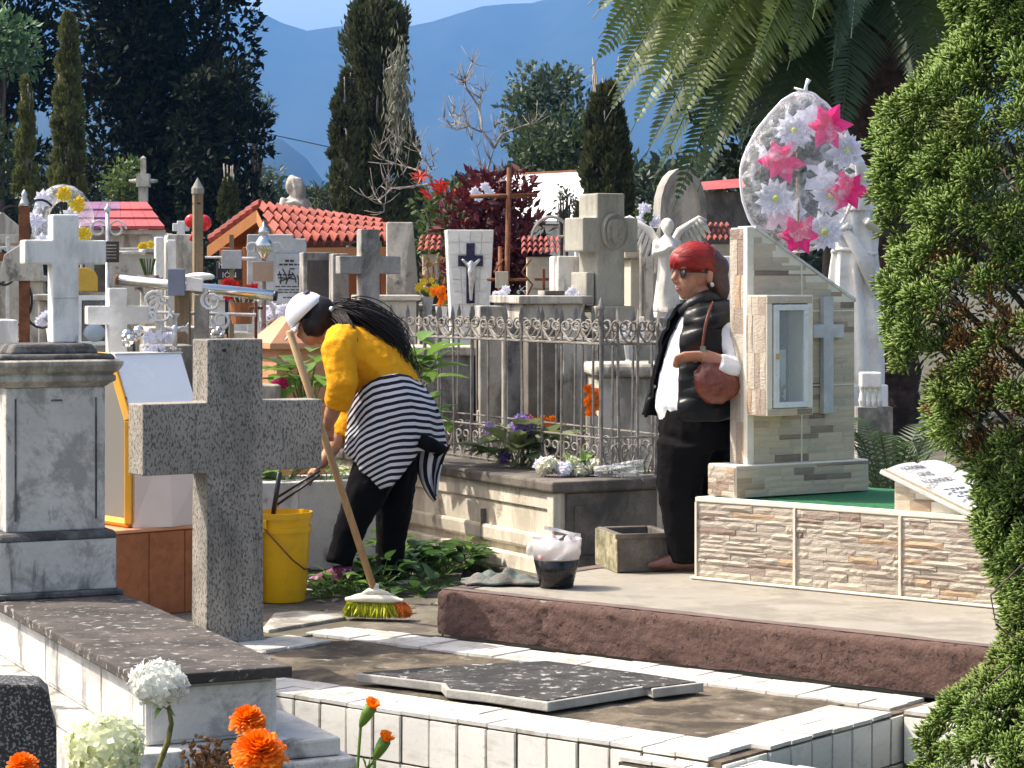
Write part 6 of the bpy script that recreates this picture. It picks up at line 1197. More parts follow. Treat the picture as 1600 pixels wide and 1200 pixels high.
# yellow blooms left of the grey slab
t = thing('flower_vase', 'yellow and brown flowers standing left of the narrow pale pillars', 'flowers', W(232, 430, 14.2)); t.location.z = 0; zz_ = ZP(430, 14.2)
for k in range(3): bloom(t, m_yel, (random.uniform(-.05, .06), -.02, zz_ + random.uniform(.1, .2)), .03)
for k in range(6): bloom(t, leafm('brown_bloom', (.2, .1, .05), (.35, .25, .18), .2) if k == 0 else bpy.data.materials['brown_bloom'], (random.uniform(-.07, .06), -.02, zz_ + random.uniform(-.1, .04)), .05)
b = MB(); b.lathe([(.06, 0), (.05, zz_ - .1), (.06, zz_)], 10); b.build('vase', m_conc_light, t)
for k in range(12): b = MB(); a = random.uniform(-.06, .06); b.tube([(a * .3, 0, zz_ - .02), (a, -.01, zz_ + .1)], .004, 4); b.build('stalk', lf_green, t)

# --- more grave clutter on the left and middle skyline
def small_cross(label, px, py0, py1, Y, m, wpx, thick=.03, phi=10):
    c = W(px, py1, Y); z0 = max(0.0, c.z); t = thing('small_cross', label, 'cross', (c.x, Y, 0), phi); h = ZP(py0, Y); w_ = M(wpx, Y); b = MB()
    b.box(-thick / 2, thick / 2, 0, thick, 0, h); b.box(-w_ / 2, -thick / 2 - .001, .002, thick - .002, h - w_ * .62, h - w_ * .62 + thick); b.box(thick / 2 + .001, w_ / 2, .002, thick - .002, h - w_ * .62, h - w_ * .62 + thick); b.build('cross_body', m, t, bevel=.004); b = MB(); b.box(-.12, .12, -.08, .12, 0, z0 * .8); b.build('base', m_conc_light, t, bevel=.01); return t
small_cross('thin white metal cross at the left edge under the wreath', 12, 370, 450, 13.0, m_ironwhite, 34, .02); small_cross('grey stone cross behind the yellow niche', 140, 375, 420, 16, m_concrete, 30, .06)
small_cross('white cross on a tall base right of the purple roof', 283, 345, 400, 18, m_whitepaint, 26, .06); small_cross('small rusty cross below the steel pipe end', 400, 470, 530, 12.0, m_rust, 22, .016); small_cross('white cross among the blocks left of the big stone cross', 905, 360, 420, 17.2, m_whitepaint, 28, .05)
small_cross('dark iron cross behind the flat pale tomb slab', 850, 420, 480, 15.6, m_rust, 30, .018); small_cross('pale stone cross between angel and woman', 1015, 400, 470, 15.0, m_conc_light, 22, .05); small_cross('small wooden cross at the left of the niche window', 108, 455, 535, 11.8, m_wood, 22, .025)
for k, (px, py, Y, mm, lab) in enumerate(((250, 548, 11.0, m_wht, 'small vase of white flowers on the niche tomb side of the steel pipe'), (690, 470, 16.6, m_org, 'orange flowers in a vase left of the white tiled stele'), (668, 455, 17.0, m_yel, 'yellow flowers in a vase beside the slanted slab'), (785, 470, 15.2, m_wht, 'white flowers at the foot of the rusty pipe cross'), (902, 470, 14.9, m_wht, 'white flowers left of the stone cross foot'), (985, 520, 14.2, m_wht, 'white flowers on the grey wall behind the fence'), (430, 500, 13.2, m_wht, 'white flowers on the marble tomb left of the woman'), (85, 500, 12.4, m_wht, 'white flowers right of the rusty cross'))):
    c = W(px, py, Y); t = thing('flower_vase', lab, 'flowers', (c.x, Y, 0)); zf = c.z
    for q in range(9): bloom(t, mm, (random.uniform(-.06, .06), random.uniform(-.05, .02), zf + random.uniform(-.02, .08)), random.uniform(.025, .04))
    for q in range(6): bb = MB(); a = random.uniform(0, 6.28); bb.add([(0, 0, zf - .05), (.03 * math.cos(a), .03 * math.sin(a), zf), (.09 * math.cos(a), .09 * math.sin(a), zf + .02), (.05 * math.cos(a + .5), .05 * math.sin(a + .5), zf - .02)], [(0, 1, 2, 3)]); bb.build('leaf', lf_green, t)
    b = MB(); b.lathe([(.05, 0), (.05, zf - .2), (.028, zf - .16), (.045, zf - .04)], 10); b.build('vase', (m_conc_light, m_whitepaint, m_greymarble)[k % 3], t, smooth=False)
# ================================================================ things on the path and terrace
# yellow bucket
c = G(436, 944); c.z = 0
BK_ = thing('bucket', 'tall yellow plastic bucket behind the terrazzo cross', 'bucket', (c.x, c.y + .13, 0))
m_yb = stone('yellow_plastic', (.72, .40, .008), .05, 6, .38, dirt=(.45, .27, .05), dirt_amt=.35, dirt_scale=8, bump=.04)
hb = .40; b = MB(); b.lathe([(.0, .004), (.105, 0), (.108, .01), (.128, hb * .78), (.134, hb * .78), (.134, hb * .84), (.129, hb * .84), (.131, hb * .93), (.138, hb * .93), (.138, hb), (.130, hb), (.127, hb * .9), (.10, .02), (0.0, .015)], 36); b.build('shell', m_yb, BK_, smooth=True).modifiers.new('e', 'EDGE_SPLIT').split_angle = R(35)
b = MB(); b.box(-.10, -.055, -.140, -.118, hb * .80, hb * .93); b.build('handle_boss', m_yb, BK_, bevel=.005); b = MB(); b.tube([(-.07, -.136, hb * .85), (-.02, -.15, hb * .72), (.06, -.145, hb * .5), (.11, -.1, hb * .38), (.13, -.02, hb * .36)], .004, 6); b.build('wire_handle', m_rust, BK_, smooth=True)
t = thing('long_tongs', 'pair of dark metal rods reaching from the woman hand into the yellow bucket', 'tool', (c.x, c.y + .13, 0)); o_ = Vector((c.x, c.y + .13, 0))
for k, (p, q, r) in enumerate((((437, 738), (423, 830), .011), ((500, 735), (432, 778), .006), ((500, 742), (428, 792), .006))):
    b = MB(); b.tube([W(*p, c.y + .05) - o_, W(*q, c.y + .12) - o_], r, 8); b.build('rod', m_black, t, smooth=True)
# broom
t = thing('push_broom', 'wooden handled push broom with white head and lime and orange bristles', 'broom', G(585, 968)); o_ = Vector(G(585, 968)); Yb = o_.y
hx = Matrix.Rotation(R(-14), 4, 'Z'); hw_ = M(47, Yb)
m_bh = plain('cream_plastic', (.72, .68, .55), .4)
b = MB(); rows = []
for k in range(13):
    x = -hw_ + 2 * hw_ * k / 12; e = max(.35, 1 - abs(k / 6 - 1) ** 4); rows.append([hx @ Vector((x, .036 * e * math.cos(a), .083 + .022 * e * math.sin(a) + .008 * math.sin(k / 12 * math.pi))) for a in [i * 6.283 / 12 for i in range(12)]])
b.grid(rows, closed=True); b.add([p for p in rows[0]] + [p for p in rows[-1]], [tuple(range(12)), tuple(range(23, 11, -1))]); b.build('head', m_bh, t, smooth=True)
b = MB(); b.tube([hx @ Vector((-.06, -.01, .10)), hx @ Vector((-.02, -.015, .122)), hx @ Vector((.03, -.01, .12)), hx @ Vector((.09, 0, .098))], [.008, .012, .012, .008], 8); b.lathe([(.026, .09), (.02, .13), (.018, .15)], 12); b.build('socket', m_bh, t, smooth=True)
rb = random.Random(2)
for name, mm, a0_, a1_ in (('lime_bristles', leafm('lime_bristle', (.46, .50, .02), (.66, .66, .06), .3), -.92, .74), ('orange_bristles', leafm('orange_bristle', (.75, .18, .02), (.85, .27, .05), .3), .74, 1.0)):
    P = []; D = []
    for k in range(1500 if a0_ < 0 else 500): x = hw_ * rb.uniform(a0_, a1_); y = rb.uniform(-.028, .028); P.append(tuple(hx @ Vector((x, y, .078)))); D.append((x * .10 + rb.gauss(0, .012) + (.025 if x > hw_ * .5 else 0), y * .4 + rb.gauss(0, .015), -.075))
    o = link(name, leaf_mesh(name, np.array(P), np.array(D), .072, .004), mm, t); o['kind'] = 'stuff'
tp = W(452, 517, 9.78) - o_; b = MB(); b.tube([(0, 0, .12), tp * .5 + Vector((0.004, 0, .05)), tp], [.0155, .0155, .0155], 12); b.build('handle', stone('broom_wood', (.40, .25, .13), .12, 4, .6, dirt=(.27, .16, .08), dirt_amt=.5, dirt_scale=16, streak=10, bump=.1), t, smooth=True)
# white planter box with plants behind the legs
Y = 11.75; c = W(466, 870, Y); c.z = 0
t = thing('planter_box', 'white cement planter box with young plants behind the bending woman legs', 'planter', c, 12); w_ = M(166, Y); h = ZP(752, Y)
b = MB(); b.box(0, w_, 0, .06, 0, h); b.box(0, .06, .06, .4, 0, h); b.box(w_ - .06, w_, .06, .4, 0, h); b.box(.06, w_ - .06, .34, .4, 0, h); b.build('box', m_tombwhite, t, bevel=.008); b = MB(); b.box(-.2, .001, -.0, .35, 0, h * .99); b.build('lit_side_block', m_whitepaint, t, bevel=.006); b = MB(); b.box(.05, w_ - .05, .05, .36, h - .1, h - .03); b.build('soil', m_ground, t)  # left block in whiter paint stands for the box's sunlit left face
def broad_leaf(b, p, d, ln, wd, up=Vector((0, 0, 1)), cup=.15):
    d = Vector(d).normalized(); s = d.cross(up); s = s.normalized() if s.length > .05 else Vector((1, 0, 0)); n_ = s.cross(d); p = Vector(p); R0 = []
    for t_, q in ((0, .06), (.25, .8), (.5, 1.0), (.75, .7), (1.0, .02)): c_ = p + d * ln * t_ - n_ * ln * .30 * t_ * t_; R0.append([c_ - s * wd * .5 * q + n_ * wd * cup * q, c_, c_ + s * wd * .5 * q + n_ * wd * cup * q])
    b.grid(R0)
lf_fresh = leafm('fresh_leaf', (.10, .20, .03), (.20, .34, .07), .4, .4); lf_pot = leafm('deep_leaf', (.03, .09, .025), (.10, .19, .05), .35, .35)
def leafy(name, label, loc, nl, r, h, lsz, m, seed, cat='plant', stalk=True, group=None, wr=.62):
    rn = random.Random(seed); t = thing(name, label, cat, loc, 0, group); b = MB(); sb_ = MB(); k0 = None
    for k in range(nl):
        a = rn.uniform(0, 6.283); rr = r * math.sqrt(rn.random()); z = h * rn.uniform(.35, 1.0) * (1 - .45 * (rr / r) ** 2); p = Vector((rr * math.cos(a), rr * math.sin(a), z)); d = Vector((math.cos(a) + rn.gauss(0, .4), math.sin(a) + rn.gauss(0, .4), rn.uniform(-.1, .7))); s_ = lsz * rn.uniform(.6, 1.25)
        bb = MB(); broad_leaf(bb, (0, 0, 0), d, s_, s_ * wr); o = bb.build('leaf', m, t, smooth=True, loc=p)
        if stalk and k % 2 == 0: sb_.tube([(p.x * .25, p.y * .25, 0), (p.x * .7, p.y * .7, z * .6), p], [.004, .003, .002], 4)
    if stalk: sb_.build('stalks', lf_fresh, t)
    return t
leafy('young_plant', 'young green leaves sprouting from the planter box left end', W(445, 752, 11.9), 26, .13, .1, .09, lf_fresh, 1); leafy('young_plant', 'narrow green shoots in the planter box near the woman hand', W(510, 752, 11.85), 22, .12, .1, .1, lf_fresh, 2, wr=.3)
t = leafy('leafy_shrub', 'broad leaved light green shrub left of the bending woman with a pink bloom', W(478, 640, 12.15), 46, .17, .33, .16, lf_fresh, 3); t.location.z = ZP(640, 12.15)
bloom(t, leafm('magenta_petal', (.6, .02, .16), (.7, .04, .25), .3), (-.12, -.08, .13), .05, 9)
leafy('leafy_shrub', 'broad leaved green shrub behind the bending woman back', W(630, 620, 12.3), 46, .2, .36, .17, lf_fresh, 4); leafy('leafy_shrub', 'low green leaves between the woman and the fence', W(668, 680, 12.2), 16, .12, .2, .12, lf_fresh, 5)
# weeds round the feet
for k, (px, py, nl, r, h, ls, mm, lab) in enumerate(((525, 928, 46, .12, .10, .07, lf_fresh, 'bright weed clump in front of the pink shoe'), (590, 915, 60, .15, .17, .11, lf_pot, 'tall dark leafy weed clump beside the broom handle'), (640, 905, 60, .15, .16, .13, lf_pot, 'big leaved weed clump behind the broom handle'), (690, 895, 60, .16, .17, .12, lf_pot, 'round leaved dark weed clump left of the rag'), (735, 890, 30, .08, .17, .08, lf_fresh, 'upright bright weed left of the rag'), (560, 932, 36, .12, .07, .06, lf_pot, 'low weed clump just behind the broom head'), (665, 925, 30, .13, .06, .09, lf_pot, 'wilted leaves lying left of the kerb end'), (612, 900, 22, .08, .25, .10, lf_fresh, 'yellowish tall weed at the broom handle'), (770, 885, 18, .06, .1, .06, lf_pot, 'small weed behind the rag'), (820, 880, 14, .05, .09, .05, lf_fresh, 'small weed behind the plastic pot'), (505, 935, 20, .07, .08, .06, lf_fresh, 'small weed right of the yellow bucket'))):
    leafy('weed', lab, G(px, py), nl, r, h, ls, mm, 20 + k, group='weeds around the woman feet')
for k in range(16):
    bb = MB(); broad_leaf(bb, (0, 0, 0), (math.cos(k * 2.1), math.sin(k * 2.1), .05), .06, .03); o = bb.build('fallen_leaf', leafm('dry_leaf', (.25, .2, .1), (.35, .33, .2), .2) if k == 0 else bpy.data.materials['dry_leaf'], loc=G(500 + 14 * k + random.uniform(-9, 9), 940 + random.uniform(-8, 14), .006)); prop(o, 'dry fallen leaf on the path between bucket and kerb', 'leaf', 'dry leaves on the path')
# plastic pot with black water and bag, rag
c = G(870, 921, TZ); t = thing('plastic_pot', 'cut plastic bottle pot with dark water and a crumpled white bag on the terrace', 'container', (c.x, c.y + .085, TZ))
b = MB(); b.lathe([(0, .001), (.068, 0), (.094, .115), (.090, .117), (.0, .113)], 30); b.build('dark_water', plain('dark_pot', (.008, .007, .008), .25), t, smooth=True)
b = MB(); b.lathe([(.094, .115), (.102, .17), (.105, .2), (.100, .2), (.096, .165), (.09, .117)], 30); b.build('clear_rim', glassm('cloudy_plastic', (.82, .78, .76), .5, .25), t, smooth=True)
tb = MB(); rows = []
for k in range(9):
    f = k / 8; rows.append([((.092 + .012 * math.sin(a * 5 + k) * (.4 + f)) * (1 - .65 * f ** 3) * math.cos(a) + .012 * f, (.09 + .010 * math.sin(a * 7 - k)) * (1 - .65 * f ** 3) * math.sin(a), .12 + .088 * f + .018 * f * math.sin(a * 2 + 1)) for a in [i * 6.283 / 40 for i in range(40)]])
tb.grid(rows, closed=True); tb.grid([[(-.05 + .15 * q / 6, .02 * math.sin(q), .205 + .03 * (1 - q / 6) + .014 * r_) for q in range(7)] for r_ in (0, 1)])
m, n, l, b_ = _m('white_bag'); p_ = _pos(n, l); l.new(_mix(n, l, _ramp(n, l, _noise(n, l, p_, 16, 2), .56, .64), (.74, .70, .69), (.62, .22, .25)), b_.inputs['Base Color']); b_.inputs['Roughness'].default_value = .4; tb.build('plastic_bag', m, t, smooth=True)
b = MB(); b.ell((-.105, -.01, .15), (.02, .02, .035)); b.build('bag_ear', glassm('thin_bag', (.8, .8, .8), .4, .3), t, smooth=True)
t = thing('rag', 'crumpled grey green wet rag on the terrace edge', 'rag', G(785, 912, TZ)); rg = random.Random(8); rows = []
for i in range(40):
    row = []
    for j in range(26):
        x = -.16 + .32 * i / 39; y = -.09 + .18 * j / 25; e = max(0, 1 - (x / .16) ** 2 * .9) * max(0, 1 - (y / .09) ** 2 * .9); row.append((x + .012 * math.sin(y * 60), y + .01 * math.sin(x * 50), .004 + e * .055 * (.55 + .45 * math.sin(x * 42 + y * 25) * math.cos(y * 48 - x * 20)) + .008 * math.sin(x * 90 + y * 70) * e))
    rows.append(row)
b = MB(); b.grid(rows); q = b.build('cloth', stone('wet_rag', (.12, .15, .135), .25, 12, .9, dirt=(.26, .19, .17), dirt_amt=.6, dirt_scale=9, bump=.6, bump_scale=120), t, smooth=True); s_ = q.modifiers.new('thick', 'SOLIDIFY'); s_.thickness = .008
# cement trough on the terrace
t = thing('cement_trough', 'small mossy cement trough beside the standing woman feet', 'trough', G(966, 895, TZ), 14); w_ = M(92, 10.4)
b = MB(); b.box(0, w_, 0, .03, 0, .165); b.box(0, .03, .03, .34, 0, .165); b.box(w_ - .03, w_, .03, .34, 0, .165); b.box(.03, w_ - .03, .31, .34, 0, .165); b.box(.03, w_ - .03, .03, .31, 0, .05); b.build('box', m_conc_dark, t, bevel=.006)
b = MB(); b.box(-.006, -.0005, .0, .34, 0, .16); b.build('lit_mossy_side', stone('lit_mossy_side', (.36, .32, .22), .25, 9, .95, dirt=(.12, .12, .05), dirt_amt=.8, dirt_scale=12, bump=.6), t)  # paler side sheet: sunlight put into the colour, moss blotches over it
b = MB(); b.box(-.015, w_ + .01, -.012, .0, .145, .168); b.build('lip', m_conc_dark, t, bevel=.004)
# hydrangea, white flowers and wrapped bunch on the tomb lid
zl_ = zl2
t = leafy('hydrangea', 'purple hydrangea with broad wilting leaves lying on the tomb lid', Vector((*G(812, 728, zl_).xy, zl_)), 38, .17, .22, .2, leafm('olive_leaf', (.12, .17, .06), (.24, .27, .12), .35), 31, wr=.7)
def ball(parent, m, c, r, n_, ps, seed, name='flower_head', sq=1.0):
    rg_ = np.random.default_rng(seed); i = np.arange(n_) + .5; ph = np.arccos(1 - 2 * i / n_); th = math.pi * (1 + 5 ** .5) * i; d = np.column_stack([np.cos(th) * np.sin(ph), np.sin(th) * np.sin(ph), np.cos(ph)]); b = MB()
    for k in range(n_):
        D = Vector(d[k]); pnt = Vector(c) + Vector((D.x, D.y, D.z * sq)) * r * rg_.uniform(.72, 1.12); t1 = D.orthogonal().normalized(); t2 = D.cross(t1); ro = rg_.uniform(0, 1.5)
        for q in range(4):
            a = ro + q * math.pi / 2; e = (t1 * math.cos(a) + t2 * math.sin(a)); f_ = (t1 * math.cos(a + .785) + t2 * math.sin(a + .785)); g_ = (t1 * math.cos(a - .785) + t2 * math.sin(a - .785)); up_ = D * ps * rg_.uniform(-.5, .75); b.add([pnt, pnt + g_ * ps * .62 + up_ * .5, pnt + e * ps + up_, pnt + f_ * ps * .62 + up_ * .5], [(0, 1, 2, 3)])
    return b.build(name, m, parent)
ball(t, leafm('purple_petal', (.16, .09, .34), (.26, .16, .45), .3), (.02, -.04, .19), .066, 120, .018, 3, sq=1.2); ball(t, leafm('lilac_petal', (.36, .25, .5), (.45, .35, .55), .3), (-.16, .03, .19), .03, 40, .015, 4); ball(t, bpy.data.materials['purple_petal'], (-.08, -.08, .05), .03, 40, .016, 5); ball(t, bpy.data.materials['lilac_petal'], (.17, .0, .1), .03, 40, .015, 6)
b = MB()
for (x0, z0, x1, z1) in ((-.12, .02, .0, .12), (-.05, .0, .12, .15), (.02, -.02, .2, .13), (-.16, .06, .06, .1)): b.tube([(x0, -.1, z0), ((x0 + x1) / 2, -.09, (z0 + z1) / 2 + .03), (x1, -.03, z1)], .006, 5)
b.build('stems', leafm('pale_stem', (.3, .3, .14), (.38, .36, .18), .1), t)
t = thing('white_bouquet', 'bouquet of white roses and small white blooms lying on the tomb lid', 'flowers', Vector((*G(885, 745, zl_).xy, zl_)))
for k in range(11): ball(t, m_wht2 if False else bpy.data.materials['white_cloth'] if k % 4 == 0 else (leafm('ivory_petal', (.70, .70, .55), (.8, .8, .68), .35) if 'ivory_petal' not in bpy.data.materials else bpy.data.materials['ivory_petal']), (-.13 + .028 * k + random.uniform(-.01, .01), random.uniform(-.03, .06), random.uniform(.025, .075)), random.uniform(.022, .034), 40, .02, 40 + k, 'rose')
for k in range(12): bb = MB(); broad_leaf(bb, (random.uniform(.0, .1), random.uniform(0, .05), .06), (random.gauss(0, .6), random.gauss(0, .4), .8), .08, .03); bb.build('leaf', lf_fresh, t, smooth=True)
t = thing('wrapped_bunch', 'bunch of stems in crinkled clear wrapping on the tomb lid corner', 'flowers', Vector((*G(960, 746, zl_).xy, zl_))); rows = []
for k in range(9): f = k / 8; rows.append([((-.1 + .24 * f), (.02 + .05 * f) * math.cos(a) * (1 + .2 * math.sin(a * 6 + k)), .03 + (.02 + .032 * f) * math.sin(a) * (1 + .2 * math.sin(a * 5 - k))) for a in [i * 6.283 / 24 for i in range(24)]])
b = MB(); b.grid(rows, closed=True); b.build('wrapping', m_film, t, smooth=True)
for k in range(10): b = MB(); b.tube([(-.1, 0, .03), (.0, random.gauss(0, .01), .035), (.15, random.gauss(0, .03), .04 + random.gauss(0, .015))], .004, 5); b.build('stem', lf_pot, t)
# ================================================================ foreground flowers and granite stone
Y = 4.6; c = W(-30, 1068, 5.0)
t = thing('granite_headstone', 'rough dark speckled granite stone cut by the lower left corner', 'headstone', (c.x, c.y, 0), 12); m_gran = stone('dark_granite', (.045, .043, .042), .2, 20, .6, speck=(.34, .33, .32), speck_scale=170, speck_th=(.54, .6), speck_amt=.7, bump=.8, bump_scale=120)
w_ = M(112, 5.0); h = ZP(1070, 5.0); b = MB(); b.prism([(0, -.4), (w_ * 1.06, -.4), (w_ * 1.04, h - .10), (w_ * .985, h - .075), (w_ * .93, h - .025), (w_ * .8, h - .004), (w_ * .45, h), (0, h + .002)], 0, .12); b.build('body', m_gran, t, bevel=.006)
def fl(px, py, Y): return W(px, py, Y)
def plant_base(px, Y): p = W(px, 1300, Y); p.z = -.4; return p
t = thing('hydrangea', 'white hydrangea head with a bare brown stem in the foreground', 'flower', plant_base(245, 4.6)); o_ = t.location.copy()
ball(t, leafm('white_hyd', (.74, .76, .70), (.82, .83, .78), .4), fl(247, 1068, 4.6) - o_, .053, 240, .0135, 9, sq=.72); b = MB(); b.tube([fl(262, 1095, 4.6) - o_, fl(268, 1130, 4.6) - o_, fl(262, 1160, 4.6) - o_, fl(245, 1205, 4.6) - o_, (0, 0, 0)], [.004, .005, .006, .006, .006], 7); b.build('stem', stone('green_brown_stem', (.16, .15, .05), .4, 60, .7), t, smooth=True)
bb = MB(); broad_leaf(bb, fl(240, 1098, 4.6) - o_, (1, -.2, -.25), .05, .026); broad_leaf(bb, fl(258, 1100, 4.6) - o_, (-.6, -.5, -.5), .035, .02); bb.build('leaf', lf_fresh, t, smooth=True)
t = thing('hydrangea', 'creamy yellow hydrangea head at the bottom edge left of the tomb corner', 'flower', plant_base(165, 4.3)); o_ = t.location.copy(); ball(t, leafm('cream_hyd', (.68, .72, .42), (.80, .82, .60), .4), fl(166, 1172, 4.3) - o_, .064, 300, .0165, 10, sq=.92); b = MB(); b.tube([fl(166, 1195, 4.3) - o_, (0, 0, 0)], .006, 6); b.build('stem', lf_pot, t)
def marigold(label, px, py, Y, r, seed, sq=.6, tilt=(0, 0)):
    t = thing('marigold', label, 'flower', plant_base(px, Y), 0, 'foreground marigolds'); o_ = t.location.copy(); c = fl(px, py, Y) - o_; rg_ = random.Random(seed); b = MB(); ax_ = Vector((tilt[0], -.35 + tilt[1], 1)).normalized(); t1 = ax_.orthogonal().normalized(); t2 = ax_.cross(t1)
    for ring in range(9):
        f = ring / 8; nn = int(18 - 10 * f); el = -.25 + 1.5 * f
        for k in range(nn):
            a = 6.283 * (k + .5 * (ring % 2)) / nn + rg_.uniform(-.12, .12); d = (t1 * math.cos(a) + t2 * math.sin(a)) * math.cos(el) + ax_ * math.sin(el); s_ = (-t1 * math.sin(a) + t2 * math.cos(a)); L_ = r * (1 - .28 * f) * rg_.uniform(.88, 1.08); wd = r * .30; c0_ = c + ax_ * r * .1 * f; e = c0_ + d * L_; bend = ax_ * r * .06
            b.add([c0_, c0_ + d * L_ * .6 + s_ * wd * .4 + bend, e + s_ * wd * .5 - bend * .5, e + d * r * .03 + bend * .5, e - s_ * wd * .5 - bend * .5, c0_ + d * L_ * .6 - s_ * wd * .4 + bend], [(0, 1, 2, 3), (0, 3, 4, 5)])
    b.build('flower_head', leafm('marigold_petal', (.86, .17, .002), (.95, .26, .004), .35, .6) if 'marigold_petal' not in bpy.data.materials else bpy.data.materials['marigold_petal'], t)
    b = MB(); b.lathe([(.004, -.05), (r * .22, -.03), (r * .3, -.005)], 10, X=T(*c)); b.tube([c + Vector((0, 0, -.04)), c * .5, (0, 0, 0)], [.004, .004, .005], 6); b.build('stem', lf_fresh, t); return t
marigold('round orange marigold head, the upper one of the pair at bottom', 387, 1127, 4.5, .036, 1); marigold('large frilly orange marigold head at the bottom edge', 405, 1178, 4.35, .052, 2, tilt=(.1, -.2)); marigold('orange and yellow marigold tips at the lower left corner', 95 - 60, 1198, 4.3, .03, 5)
for k, (px, py, dx, lab) in enumerate(((578, 1108, 14, 'small half open orange marigold on a thin stem'), (600, 1160, 10, 'drooping orange marigold bud at the bottom right of the pair'))):
    Y = 4.4; t = thing('marigold', lab, 'flower', plant_base(px - 60 + 40 * k, Y), 0, 'foreground marigolds'); o_ = t.location.copy(); c = fl(px, py, Y) - o_; b = MB(); rg_ = random.Random(k)
    ax_ = Vector((.45, -.3, .85)).normalized(); t1 = ax_.orthogonal().normalized(); t2 = ax_.cross(t1)
    for q in range(16): a = q * .393 * 2; sp_ = .5 + .5 * (q % 3) / 2; d = (ax_ + (t1 * math.cos(a) + t2 * math.sin(a)) * sp_).normalized(); s_ = d.cross(ax_).normalized(); L_ = .022 * rg_.uniform(.8, 1.1); b.add([c, c + d * L_ * .6 + s_ * .005, c + d * L_ + s_ * .006, c + d * L_ - s_ * .006, c + d * L_ * .6 - s_ * .005], [(0, 1, 2, 3, 4)])
    b.build('petals', bpy.data.materials['marigold_petal'], t); b = MB(); b.tube([c + ax_ * .004, c - ax_ * .012, c - ax_ * .03, c - ax_ * .042], [.012, .0115, .008, .003], 10); b.build('calyx', lf_fresh, t, smooth=True)
    b = MB(); b.tube([c - ax_ * .04, (c - ax_ * .04).lerp(Vector((0, 0, .3)), .3), (0, 0, 0)], [.003, .0035, .004], 6); b.build('stem', lf_fresh, t)
    for q in range(26): z = rg_.uniform(.25, .62); bb = None
    P = np.array([tuple(Vector((0, 0, 0)).lerp(c, rg_.uniform(.70, .9)) ) for q in range(40)]); o = link('leaflets', leaf_mesh('leaflets', P, np.random.default_rng(k).normal(size=(40, 3)) + np.array([0, 0, .8]), .035, .006), lf_fresh, t); o['kind'] = 'stuff'
t = thing('dried_bunch', 'bunch of dried brown flower heads at the bottom left of the marigolds', 'flowers', plant_base(325, 4.6)); o_ = t.location.copy(); rg_ = random.Random(3); b = MB()
for k in range(130):
    p = fl(rg_.gauss(330, 22), rg_.gauss(1190, 16), 4.6 + rg_.gauss(0, .04)) - o_; d = Vector((rg_.gauss(0, 1), rg_.gauss(0, 1), rg_.gauss(0, 1))).normalized(); b.tube([p, p + d * .008, p + d * .016], [.002, .0045, .001], 5)
b.build('dried_heads', stone('dried_brown', (.20, .10, .045), .5, 90, .9), t)['kind'] = 'stuff'; b = MB()
for k in range(12): p = fl(rg_.gauss(330, 16), 1195, 4.6) - o_; b.tube([(0, 0, 0), p, p + Vector((rg_.gauss(0, .02), 0, .03))], .002, 4)
b.build('dry_stems', m_bark, t)
# ================================================================ people
m_skin = stone('skin', (.42, .22, .14), .08, 12, .55, bump=.05, bump_scale=200); m_skin.node_tree.nodes['Principled BSDF'].inputs['Subsurface Weight'].default_value = .08
m_skin2 = stone('skin_tan', (.40, .19, .125), .08, 12, .5, bump=.05, bump_scale=200); m_skin2.node_tree.nodes['Principled BSDF'].inputs['Subsurface Weight'].default_value = .08
m_blackcloth = plain('black_trousers', (.006, .0055, .006), .9, spec=.08, bump=.4, bump_scale=40)
m_yellowcloth = stone('yellow_knit', (.76, .33, .006), .06, 8, .9, bump=1.0, bump_scale=17); 
m_whitecloth = stone('white_cotton', (.74, .74, .76), .05, 6, .85, bump=.3, bump_scale=25)
m_hairblack = plain('black_hair', (.010, .006, .005), .5, bump=.3, bump_scale=150, spec=.3); m_hairred = plain('dyed_red_hair', (.26, .008, .006), .36, bump=.25, bump_scale=140, spec=.45); m_hairdark = plain('dark_red_hair', (.035, .008, .008), .4, bump=.5, bump_scale=140)
m_puffer = plain('black_puffer', (.007, .007, .0075), .4, bump=.35, bump_scale=16, spec=.28); m_leather = plain('brown_leather', (.16, .035, .018), .32, bump=.15, bump_scale=90, spec=.6); m_shoe = plain('brown_shoe', (.12, .05, .035), .35)
YV = (0, 1, 0)
def spl(pts, k=5):
    pts = [Vector(p) for p in pts]; P = [pts[0] * 2 - pts[1]] + pts + [pts[-1] * 2 - pts[-2]]; out = []
    for i in range(1, len(P) - 2):
        for j in range(k):
            t = j / k; a, b, c, d = P[i - 1], P[i], P[i + 1], P[i + 2]; out.append(.5 * ((2 * b) + (c - a) * t + (2 * a - 5 * b + 4 * c - d) * t * t + (3 * b - a - 3 * c + d) * t ** 3))
    return out + [pts[-1]]
def strand(b, pts, r, k=4):
    q = spl(pts, k); n = len(q) - 1; b.tube(q, [max(.0006, r * (.45 + .55 * math.sin(math.pi * min(1, i / n * 1.15 + .1)))) for i in range(n + 1)], 4)
